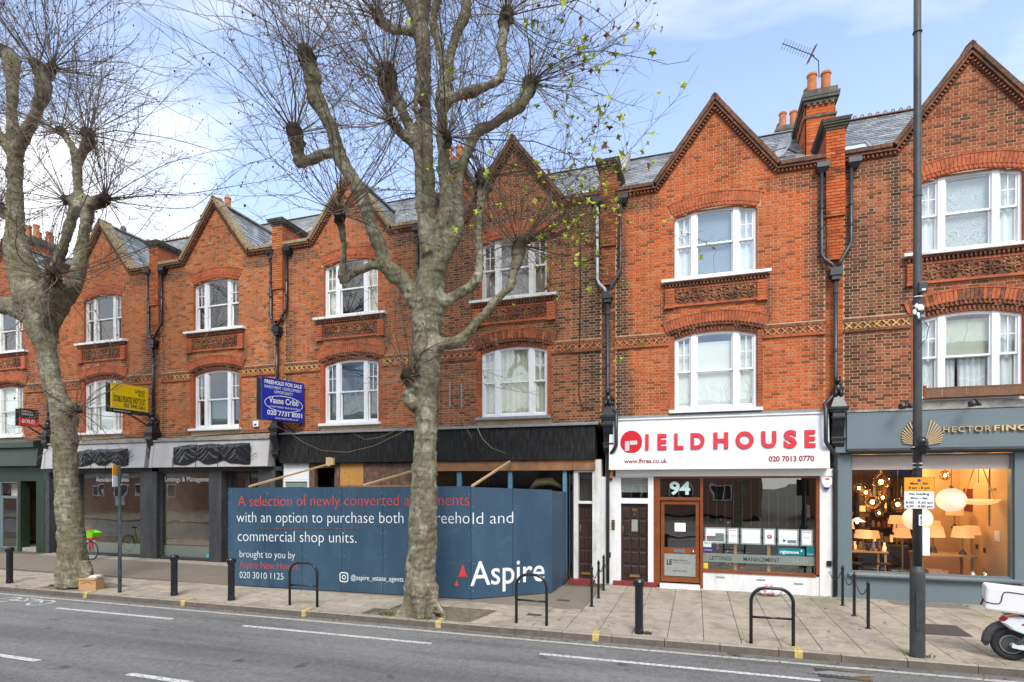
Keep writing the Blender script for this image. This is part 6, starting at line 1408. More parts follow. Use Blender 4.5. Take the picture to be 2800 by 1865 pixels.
mb = MB(); mb.obox((x + .12, y + .02, 1.83), (1, .25, 0), .055, (-.25, 1, 0), .006, (0, 0, 1), .22); part('side_plate', mb, 'print_white', LC)
cm_ = thing('camera', (x, y - .1, 3.4), 'black dome camera fixed to the lamp column before the gold emblem', 'camera')
part('dome', MB().ball((x + .02, y - .12, 3.40), .085, 16, 10), 'gloss_black', cm_, smooth=True); part('housing', MB().lathe((x + .02, y - .12, 3.20), [(.05, 0), (.075, .06), (.095, .14), (.095, .2)], 14), 'gloss_black', cm_); mb = MB(); mb.bar((x - .12, y - .06, 3.3), (x + .15, y - .06, 3.3), .03); part('clamp', mb, 'gloss_black', cm_)
bx = thing('junction_box', (x + .04, y - .1, 5.75), 'small grey electric box strapped high on the lamp column', 'electric box'); part('box', MB().box(x - .03, x + .09, y - .16, y - .07, 5.74, 5.90), 'pipe', bx, bevel=.01); part('label_plate', MB().box(x + .01, x + .06, y - .163, y - .161, 5.76, 5.79), 'print_white', bx); part('strap', MB().lathe((x, y, 5.70), [(.066, 0), (.066, .015)], 12), 'chrome', bx)
fl = thing('plastic_bag', (x, y - .1, 5.4), 'torn white plastic and a blue-white lamp tied to the lamp column', 'plastic bag'); mb = MB(); rr = random.Random(5)
for i in range(7): mb.ball((x - .02 + rr.uniform(-.05, .06), y - .09, 5.44 + rr.uniform(-.08, .12)), rr.uniform(.015, .03), 7, 5, 1, .7, 1.6)
part('plastic', mb, 'print_white', fl); part('lamp', MB().ball((x + .03, y - .12, 5.36),   .035, 12, 8), 'blue_blind', fl, smooth=True); part('cable', MB().tube([(x + .05, y - .1, 5.3), (x + .12, y - .1, 5.2), (x + .09, y - .1, 5.02), (x, y - .08, 4.9)], .006, 4), 'print_dark', fl)
part('strap', MB().lathe((x, y, 5.56), [(.068, 0), (.068, .014)], 12), 'print_white', fl)
# slim sign post left
SP = thing('sign_post', (-13.76, -5.02, 0), 'slim weathered dark post with a small orange and white sign seen edge-on', 'sign post')
M['peel'] = P('peeling_dark_paint', k(.025, .04, .035), .6, .5, 9, .3, dirt=k(.22, .23, .21))
part('post', MB().lathe((-13.76, -5.02, -.02), [(.042, 0), (.042, 1.3), (.036, 1.32), (.036, 3.22)], 12), 'peel', SP)
d_ = Vector((.35, -1, 0)).normalized(); mb = MB(); mb.obox((-13.83, -5.08, 2.93), d_, .10, (1, .35, 0), .006, (0, 0, 1), .27); s2 = part('sign_plate', mb, 'print_white', SP)
mb = MB(); mb.obox((-13.83, -5.08, 3.07), d_, .101, (1, .35, 0), .008, (0, 0, 1), .13); part('orange_panel', mb, 'orange', s2); mb = MB(); mb.bar((-13.76, -5.02, 2.70), (-13.68, -5.04, 2.70), .02); mb.bar((-13.76, -5.02, 3.14), (-13.68, -5.04, 3.14), .02); part('clip', mb, 'chrome', SP)
# alarm boxes, intercom, camera
ab = thing('alarm_box', (-2.22, -.1, 2.95), 'small yellow alarm box on the white pier beside the downpipe', 'alarm box'); part('body', MB().box(-2.315, -2.14, -.12, -.06, 2.88, 3.06), 'orange', ab, bevel=.01); part('base', MB().box(-2.30, -2.155, -.11, -.06, 2.82, 2.8795), 'print_dark', ab); text('Yale', (-2.28, -.1225, 3.0), .1, .03, 'print_dark', ab, base=True)
ab = thing('alarm_box', (2.99, -.1, 2.78), 'white shield-shaped alarm box at the right end of the white shop', 'alarm box'); mb = MB(); mb.prism([(2.90, 2.74), (2.96, 2.65), (3.04, 2.65), (3.11, 2.74), (3.11, 2.88), (2.87, 2.92)], -.13, -.055); part('body', mb, 'print_white', ab); part('base', MB().box(2.95, 3.05, -.12, -.06, 2.60, 2.6495), 'royal', ab); part('mark', MB().box(2.97, 3.05, -.134, -.131, 2.83, 2.87), 'signred', ab)
ab = thing('alarm_box', (-14.1, -.05, 4.7), 'white alarm box with blue mark on the brick wall left of the blue board', 'alarm box'); part('body', MB().box(-14.22, -14.0, -.08, -.005, 4.64, 4.84), 'print_white', ab, bevel=.015); part('mark', MB().box(-14.16, -14.06, -.083, -.081, 4.68, 4.74), 'royal', ab)
ic = thing('door_intercom', (-2.12, -.07, 1.6), 'narrow brass and black intercom panel beside the dark brown door', 'intercom'); part('panel', MB().box(-2.165, -2.085, -.085, -.0565, 1.49, 1.75), 'doorbrown', ic); [part('button', MB().box(-2.145, -2.105, -.092, -.0855, z, z + .05), 'brass', ic) for z in (1.51, 1.58, 1.67)]
# litter and boxes
lb = thing('litter_bag', (1.72, -.35, 0), 'crumpled white and red plastic bag lying against the white shop wall', 'plastic bag')
mb = MB(); rr = random.Random(8); nb = 18
for j in range(9):
    for i in range(nb):
        a = 2 * math.pi * i / nb; t = j / 8; r = .26 * math.sin(math.pi * (.12 + .8 * t)) ** .6 * (1 + .22 * noise.noise(Vector((math.cos(a) * 2, math.sin(a) * 2, t * 3))) + .1 * noise.noise(Vector((a * 5, t * 9, 1)))); mb.v.append((1.72 + math.cos(a) * r * 1.15, -.35 + math.sin(a) * r * .7, .01 + t * .25 + .03 * noise.noise(Vector((a * 3, t, 5)))))
for j in range(8):
    for i in range(nb): a, b = j * nb + i, j * nb + (i + 1) % nb; mb.f.append((a, b, b + nb, a + nb))
mb.f.append(tuple(range(8 * nb, 9 * nb)))
def bagmat():
    m = Mat('printed_plastic_bag', .3); n = m.noise(4, 3, .6); c = m.ramp(n, (.52, k(.75, .76, .77)), (.56, k(.65, .16, .12)), (.62, k(.65, .16, .12)), (.66, k(.75, .76, .77))); m.color(c); m.bump(m.noise(22), .6, .01); return m.m
M['bagprint'] = bagmat(); part('bag', mb, 'bagprint', lb)
cbx = thing('cardboard_box', (-14.85, -4.98, 0), 'open brown cardboard box with a curved arrow print at the foot of the left tree', 'box')
M['kraft'] = P('kraft_cardboard', k(.48, .27, .12), .8, .1, 6, .1); q = Vector((.95, .31, 0)).normalized(); qn = Vector((q.y, -q.x, 0)); c_ = Vector((-14.85, -4.95, 0))
mb = MB(); mb.obox((c_.x, c_.y, .015), q, .22, qn, .15, (0, 0, 1), .013)
for (o_, hx, hy) in ((qn * .145, .22, .005), (qn * -.145, .22, .005), (q * .215, .005, .1395), (q * -.215, .005, .1395)): p = c_ + o_; mb.obox((p.x, p.y, .155), q, hx, qn, hy, (0, 0, 1), .125)
part('body', mb, 'kraft', cbx)
mb = MB(); p = c_ + qn * .16; mb.obox((p.x, p.y, .29), q, .21, (qn + Vector((0, 0, .2))), .012, (0, 0, 1), .03); p = c_ - q * .26; mb.obox((p.x, p.y, .25), qn, .14, (0, 0, 1), .05, q, .004); part('flap', mb, 'kraft', cbx)
mb = MB(); p = c_ + q * .02; mb.obox((p.x, p.y, .30), q + Vector((0, 0, .12)), .2, qn, .12, (0, 0, 1), .025); part('packet', mb, 'pinkblind', cbx); mb = MB(); p = c_ + q * .1; mb.obox((p.x, p.y, .345), q, .09, qn, .1, (0, 0, 1), .02); part('packet', mb, 'print_white', cbx)
mb = MB(); 
for i in range(10):
    def ap(t, w_): u = -.14 + .28 * t; return tuple(c_ + q * u + qn * .152 + Vector((0, 0, .155 + .05 * math.sin(math.pi * t) + w_)))
    mb.poly([ap(i / 10, 0), ap((i + 1) / 10, 0), ap((i + 1) / 10, .012), ap(i / 10, .012)])
part('arrow_print', mb, 'print_dark', cbx)
# e-bike behind the left tree
def wheel(c, r, parent, axis=(0, 1, 0), tyre=.024, name='wheel', spokes=14, tm='print_dark'):
    c = Vector(c); ax = Vector(axis).normalized(); u = ax.orthogonal().normalized(); w = ax.cross(u); n = 28
    T = MB(); T.tube([c + (u * math.cos(a) + w * math.sin(a)) * (r - tyre) for a in [2 * math.pi * i / n for i in range(n + 1)]], tyre, 8, cap=False); t = part(name, T, tm, parent, smooth=True)
    Rm = MB(); Rm.tube([c + (u * math.cos(a) + w * math.sin(a)) * (r - tyre * 2.1) for a in [2 * math.pi * i / n for i in range(n + 1)]], .012, 5, cap=False); Rm.tube([c - ax * .04, c + ax * .04], .035, 10)
    for i in range(spokes): a = 2 * math.pi * i / spokes; Rm.tube([c + ax * (.02 if i % 2 else -.02), c + (u * math.cos(a) + w * math.sin(a)) * (r - tyre * 2)], .003, 3, cap=False)
    part('rim', Rm, 'steel', t); return t
M['bikered'] = P('red_bike_fork', k(.62, .035, .02), .35, .08, 3, 0); M['lime'] = P('lime_green_basket', k(.22, .62, .02), .35, .08, 3, 0)
eb = thing('bicycle', (-20.7, -.95, 0), 'hire bicycle with red fork and lime green basket parked behind the left tree', 'bicycle')
fx, by = -20.5, -1.0
wheel((fx, by, .34), .34, eb); wheel((fx - 1.1, by, .34), .34, eb)
part('fork', MB().tube([(fx, by - .05, .34), (fx - .05, by - .05, .75), (fx - .1, by, .85), (fx - .16, by, 1.12)], .028, 8), 'bikered', eb, smooth=True)
part('fork', MB().tube([(fx, by + .05, .34), (fx - .05, by + .05, .75), (fx - .1, by, .85)], .028, 8), 'bikered', eb, smooth=True)
part('frame', MB().tube([(fx - .13, by, .9), (fx - .45, by, .5), (fx - .62, by, .35), (fx - .75, by, .9)], .035, 8).tube([(fx - .62, by, .35), (fx - 1.1, by, .34), (fx - .72, by, .75)], .02, 6), 'lime', eb, smooth=True)
part('mudguard', MB().tube([(fx + math.cos(a) * .37, by, .34 + math.sin(a) * .37) for a in [R(60 + i * 15) for i in range(8)]], .03, 5), 'print_white', eb)
part('handlebar', MB().tube([(fx - .3, by - .3, 1.12), (fx - .16, by - .12, 1.16), (fx - .16, by + .12, 1.16), (fx - .3, by + .3, 1.12)], .016, 6), 'steel', eb)
part('saddle', MB().ball((fx - .78, by, .98), .12, 12, 6, 1.1, .7, .35), 'print_dark', eb)
bk = MB(); bx0, bx1 = fx - .09, fx + .30
bk.v = [(bx0 + .02, by - .14, .80), (bx1 - .1, by - .13, .80), (bx1 - .1, by + .13, .80), (bx0 + .02, by + .14, .80), (bx0, by - .19, 1.06), (bx1, by - .17, .98), (bx1, by + .17, .98), (bx0, by + .19, 1.06)]
bk.f = [(0, 1, 5, 4), (1, 2, 6, 5), (2, 3, 7, 6), (3, 0, 4, 7), (3, 2, 1, 0)]; part('basket', bk, 'lime', eb); part('basket_tray', MB().box(fx - .08, fx + .2, by - .14, by + .14, .755, .795), 'bikered', eb)
# white electric scooter at the right edge
M['scooterwhite'] = P('white_scooter_plastic', k(.74, .76, .77), .25, .04, 2, 0); M['boxwhite'] = P('white_delivery_box', k(.80, .78, .78), .4, .04, 2, 0.05); M['tyre'] = P('tyre_rubber', k(.02, .02, .02), .75, .2, 20, .2); M['greyplastic'] = P('dark_grey_plastic', k(.06, .06, .062), .55, .2, 6, .1); M['redlens'] = P('red_tail_lens', k(.45, .01, .02), .1, .1, 4, 0)
SC = thing('electric_scooter', (4.66, -4.62, 0), 'white electric scooter with a white delivery box, cut by the right edge', 'scooter')
hd = Vector((math.cos(R(-16)), math.sin(R(-16)), 0)); sdv = Vector((-hd.y, hd.x, 0)); O = Vector((4.66, -4.62, 0))
def S_(a, b, z): return O + hd * a + sdv * b + Vector((0, 0, z))
def scw(a, r):
    c = S_(a, 0, r); n = 28; T = MB(); T.tube([c + (hd * math.cos(t) + Vector((0, 0, 1)) * math.sin(t)) * (r - .055) for t in [2 * math.pi * i / n for i in range(n + 1)]], .055, 10, cap=False); w_ = part('wheel', T, 'tyre', SC, smooth=True)
    Rm = MB(); Rm.tube([c - sdv * .04, c - sdv * .035, c + sdv * .035, c + sdv * .04], [r - .14, r - .10, r - .10, r - .14], 24); part('rim', Rm, 'greyplastic', w_)
    Rr_ = MB(); Rr_.tube([c - sdv * .048 + (hd * math.cos(t) + Vector((0, 0, 1)) * math.sin(t)) * (r - .12) for t in [2 * math.pi * i / n for i in range(n + 1)]], .006, 5, cap=False); Rr_.tube([c - sdv * .07, c + sdv * .07], .025, 8); part('rim_ring', Rr_, 'steel', w_)
scw(0, .255); scw(1.25, .255)
def side_profile(name, pts, hw, mat, parent=SC, taper=.75):
    mb = MB(); n = len(pts); mb.v = [tuple(S_(a, -hw * taper, z)) for a, z in pts] + [tuple(S_(a, -hw, z - .0)) for a, z in [((p[0] * .94 + .06 * sum(q[0] for q in pts) / n), (p[1] * .94 + .06 * sum(q[1] for q in pts) / n)) for p in pts]]
    ctr = (sum(q[0] for q in pts) / n, sum(q[1] for q in pts) / n)
    ring = lambda s_, b: [tuple(S_(ctr[0] + (a - ctr[0]) * s_, b, ctr[1] + (z - ctr[1]) * s_)) for a, z in pts]
    mb.v = ring(.86, -hw) + ring(1, -hw * taper) + ring(1, hw * taper) + ring(.86, hw)
    for k_ in range(3):
        for i in range(n): j = (i + 1) % n; mb.f.append((k_ * n + i, k_ * n + j, (k_ + 1) * n + j, (k_ + 1) * n + i))
    mb.f.append(tuple(range(n - 1, -1, -1))); mb.f.append(tuple(range(3 * n, 4 * n))); mb.f = [tuple(reversed(f)) for f in mb.f]
    return part(name, mb, mat, parent, smooth=False)
side_profile('tail_body', [(-.13, .60), (-.02, .50), (.25, .40), (.5, .34), (.75, .34), (.78, .46), (.55, .60), (.35, .70), (.1, .71), (-.06, .68)], .15, 'scooterwhite')
side_profile('seat', [(.1, .715), (.35, .705), (.62, .62), (.75, .64), (.7, .74), (.3, .80), (.12, .79)], .14, 'greyplastic'); side_profile('footboard', [(.55, .22), (1.05, .22), (1.08, .32), (.6, .335)], .15, 'scooterwhite')
side_profile('front_shield', [(1.0, .30), (1.12, .30), (1.02, .95), (.92, .98), (.9, .90)], .2, 'scooterwhite')
part('mudguard', MB().tube([S_(math.cos(a) * .30, 0, .255 + math.sin(a) * .31) for a in [R(192 - i * 16) for i in range(9)]], [.03] + [.065] * 8, 8), 'greyplastic', SC); part('flap', MB().tube([S_(-.29, 0, .19 + .03), S_(-.36, 0, .25)], [.05, .01], 6), 'greyplastic', SC)
mb = MB(); mb.bar(S_(0, -.10, .255), S_(.5, -.12, .20), .09, .06); part('swing_arm', mb, 'scooterwhite', SC); mb = MB(); mb.bar(S_(0, .10, .255), S_(.5, .1, .25), .06, .04); part('swing_arm', mb, 'greyplastic', SC)
part('shock_absorber', MB().tube([S_(.05, -.12, .28), S_(.22, -.13, .46)], .03, 8), 'greyplastic', SC)
mb = MB(); mb.v = [tuple(S_(a, b, z)) for a, b, z in ((-.12, -.125, .62), (.16, -.158, .58), (.20, -.158, .61), (-.08, -.12, .685), (-.15, 0, .62), (-.10, 0, .69), (-.12, .125, .62), (-.08, .12, .685))]; mb.f = [(0, 1, 2, 3), (4, 0, 3, 5), (6, 4, 5, 7)]; part('tail_light', mb, 'redlens', SC)
part('plate_holder', MB().tube([S_(-.05, 0, .52), S_(-.2, 0, .50)], [.05, .02], 6), 'print_dark', SC); part('handlebar', MB().tube([S_(.85, -.33, 1.05), S_(.95, -.1, 1.08), S_(.95, .1, 1.08), S_(.85, .33, 1.05)], .016, 6), 'greyplastic', SC); part('fork', MB().tube([S_(1.25, -.08, .255), S_(.98, 0, .95)], .03, 8), 'greyplastic', SC)
part('rack', MB().tube([S_(-.1, -.08, .72), S_(.1, -.08, .76), S_(.4, -.08, .72)], .012, 6).tube([S_(-.1, .08, .72), S_(.1, .08, .76), S_(.4, .08, .72)], .012, 6), 'greyplastic', SC)
bxv = thing('delivery_box', tuple(S_(0, 0, .78)), 'white rounded delivery box with black piping on the scooter rack', 'delivery box'); tz_ = Vector((0, 0, 1)); hb_ = (hd + tz_ * -.05).normalized()
mb = MB(); c_ = S_(-.06, 0, .955); mb.obox(c_, hb_, .27, sdv, .225, hb_.cross(sdv), .19); part('box_body', mb, 'boxwhite', bxv, bevel=.035)
pp = [(-.275, -.05), (-.275, -.05)]; mb = MB(); up_ = hb_.cross(sdv)
f_ = lambda a, b, z: c_ + hb_ * a + sdv * b + up_ * z
mb.tube([f_(-.274, .18, -.04), f_(-.274, -.18, -.05), f_(-.25, -.229, -.06), f_(-.16, -.229, -.07), f_(-.10, -.229, -.06), f_(-.08, -.229, -.02), f_(-.07, -.229, .08), f_(-.05, -.229, .125), f_(0, -.229, .135), f_(.27, -.229, .13)], .008, 6); mb.tube([f_(-.275, -.06, -.05), f_(-.30, -.09, -.14), f_(-.30, -.02, -.15), f_(-.275, .0, -.05)], .009, 5); part('piping', mb, 'print_dark', bxv)
# aerial, dish, vent pipe on the roofs
an = thing('tv_aerial', (3.25, 1.95, 14.0), 'thin television aerial on the chimney beside the grey shop house', 'aerial'); mb = MB(); a, b = Vector((3.0, 1.85, 14.52)), Vector((2.25, 1.6, 14.82)); ax_ = (b - a).normalized(); cr_ = Vector((.35, -.25, .75)).normalized(); cr_ = (cr_ - ax_ * cr_.dot(ax_)).normalized()
mb.tube([(3.22, 1.95, 13.9), (3.2, 1.93, 14.35), (3.0, 1.85, 14.52)], .014, 5); mb.tube([a - ax_ * .1, b], .012, 4)
for i in range(11): p = a.lerp(b, i / 10.5); mb.tube([p - cr_ * .13, p + cr_ * .13], .007, 3)
for i in range(4): p = a - ax_ * .02 + cr_.cross(ax_) * (i - 1.5) * .07; mb.tube([p - cr_ * .22 + ax_ * 0, p + cr_ * .24], .007, 3)
part('rods', mb, 'print_dark', an)
ds = thing('satellite_dish', (2.45, 1.75, 11.85), 'pale satellite dish on the left side of the chimney', 'satellite dish'); dn = Vector((-.75, -.6, .25)).normalized(); mb = MB(); c_ = Vector((2.33, 1.7, 12.0)); mb.tube([c_ + dn * .06, c_ + dn * .02, c_ - dn * .01], [.27, .18, .03], 18, cap=False); part('dish', mb, 'pipe_grey', ds, smooth=True); part('arm', MB().tube([c_, c_ + dn * .3 - Vector((0, 0, .2)), (2.0, 1.4, 11.78)], .014, 5).tube([c_, (2.65, 1.9, 11.9)], .02, 5), 'print_dark', ds)
vp = MB().lathe((-22.25, 1.5, 11.3), [(.07, 0), (.07, 1.55), (.11, 1.6), (.11, 1.85), (.05, 1.95)], 12); single('vent_pipe', vp, 'darkstone', 'dark capped vent pipe on the slate roof right of the leftmost full gable', 'vent pipe')
mb = MB()
def cable(pts, r=.012): mb.tube(pts, r, 5)
cable([(-18.5, -.02, 4.40), (-17, -.02, 4.37), (-15.5, -.02, 4.43), (-13.4, -.02, 4.46)]); cable([(-24, -.02, 4.42), (-22, -.02, 4.38), (-20, -.02, 4.43), (-18.8, -.02, 4.42)]); single('cable', mb, 'print_dark', 'sagging black cables along the wall above the grey fascias', 'cable')
mb = MB(); cable([(-3.05, -.02, 10.2), (-3.03, -.02, 8), (-3.06, -.02, 6.8), (-3.08, -.025, 5.2), (-2.95, -.03, 4.75), (-2.65, -.03, 4.85)], .013); single('cable', mb, 'doorbrown', 'thin dark cable running down the brick wall left of the downpipe', 'cable')
mb = MB(); mb.box(-7.0, -6.95, -.03, -.0, 5.0, 5.75); mb.box(-6.62, -6.57, -.03, -.0, 4.95, 5.7); single('wall_bracket', mb, 'lead', 'pair of rusty flat brackets on the brick right of the middle trunk', 'bracket')

mb = MB(); rr = random.Random(77)
M['litter'] = P('fallen_leaf', k(.16, .085, .035), .9, .5, 30, 0)
for i in range(420):
    x = rr.uniform(-22, 6.5); y = rr.choice((rr.gauss(-5.32, .05), rr.uniform(-4.9, -.2), rr.gauss(-.25, .1), rr.gauss(-5.32, .08))); z = -.114 if y < KY(x) else .006
    if KY(x) - .01 < y < KY(x) + .03: continue
    if -12 < x < -3.4 and -3.5 < y < -.1: continue
    s_ = rr.uniform(.012, .04); a = rr.uniform(0, 6.28); mb.poly([(x + math.cos(a + t) * s_ * q_, y + math.sin(a + t) * s_ * q_, z + rr.uniform(.0, .012)) for t, q_ in ((0, 1), (1.2, .6), (2.2, .9), (3.6, .5), (4.9, .8))])
single('fallen_leaves', mb, 'litter', 'small brown leaves and crumbs scattered on the pavement and in the gutter', 'leaves', kind='stuff')
# ------------------------------------------------------------------ plane trees
def bark(name, olive):
    m = Mat(name, .92, spec=.15); f = m.noise(26, 5, .75, stretch=(1, 1, .6)); rings = m.noise(7, 4, .6, stretch=(.6, .6, 2.6)); p = m.noise(9, 3, .6)
    wp = m.n.new('ShaderNodeMix'); wp.data_type = 'RGBA'; wp.inputs[0].default_value = .10; nz_ = m.n.new('ShaderNodeTexNoise'); nz_.inputs['Scale'].default_value = 6; nz_.inputs['Detail'].default_value = 3; m.l(m.pos, nz_.inputs['Vector'])
    mpn = m.n.new('ShaderNodeMapping'); mpn.inputs['Scale'].default_value = (1, 1, .55); m.l(m.pos, mpn.inputs[0]); m.l(mpn.outputs[0], wp.inputs[6]); m.l(nz_.outputs['Color'], wp.inputs[7])
    vo = m.n.new('ShaderNodeTexVoronoi'); vo.inputs['Scale'].default_value = 7.5; m.l(wp.outputs[2], vo.inputs['Vector']); sx_ = m.n.new('ShaderNodeSeparateColor'); m.l(vo.outputs['Color'], sx_.inputs[0])
    vo2 = m.n.new('ShaderNodeTexVoronoi'); vo2.inputs['Scale'].default_value = 26; m.l(wp.outputs[2], vo2.inputs['Vector']); sx2 = m.n.new('ShaderNodeSeparateColor'); m.l(vo2.outputs['Color'], sx2.inputs[0])
    big = m.noise(1.6, 5, .65)
    c = m.ramp(sx_.outputs[0], (.0, k(0.120, 0.100, 0.063)), (.35, k(0.186, 0.163, 0.105)), (.65, k(0.257, 0.230, 0.157)), (.88, k(0.345, 0.324, 0.230)), (1, k(0.476, 0.453, 0.346)))
    c = m.mix(.45, c, m.ramp(sx2.outputs[0], (0, k(0.102, 0.085, 0.052)), (.6, k(0.224, 0.198, 0.137)), (1, k(0.402, 0.374, 0.273))))
    c = m.mix(m.ramp(big, (.4, k(.5, .5, .5)), (.6, G1)), c, k(.13, .115, .07))
    c = m.mix(m.ramp(rings, (.56, G1), (.66, k(.6, .6, .6))), c, k(.075, .06, .04)); c = m.mix(m.ramp(p, (.60, G1), (.68, k(.6, .6, .6))), c, k(.06, .045, .03))
    g2 = m.noise(1.2, 4, .6); c = m.mix(m.ramp(g2, (.48, G1), (.68, k(olive, olive, olive))), c, k(.13, .125, .04))
    c = m.mix(m.attr('knob'), c, k(.045, .034, .026))
    c = m.mix(.4, c, m.ramp(f, (.3, k(.35, .35, .35)), (.7, k(1.4, 1.4, 1.4))), 'MULTIPLY'); m.color(c)
    h = m.mix(.5, m.mix(.5, f, rings), sx_.outputs[0]); m.bump(h, .8, .03); return m.m
M['bark1'] = bark('plane_bark', .35); M['bark2'] = bark('mossy_plane_bark', .6)
M['twig'] = P('twig_bark', k(.155, .115, .08), .9, .3, 3, 0); M['seed'] = P('seed_ball', k(.06, .04, .03), .95, .3, 20, 0); M['leafg'] = P('yellow_green_leaf', k(.40, .48, .03), .6, .35, 30, 0); M['leafb'] = P('brown_dead_leaf', k(.22, .09, .03), .8, .4, 30, 0)
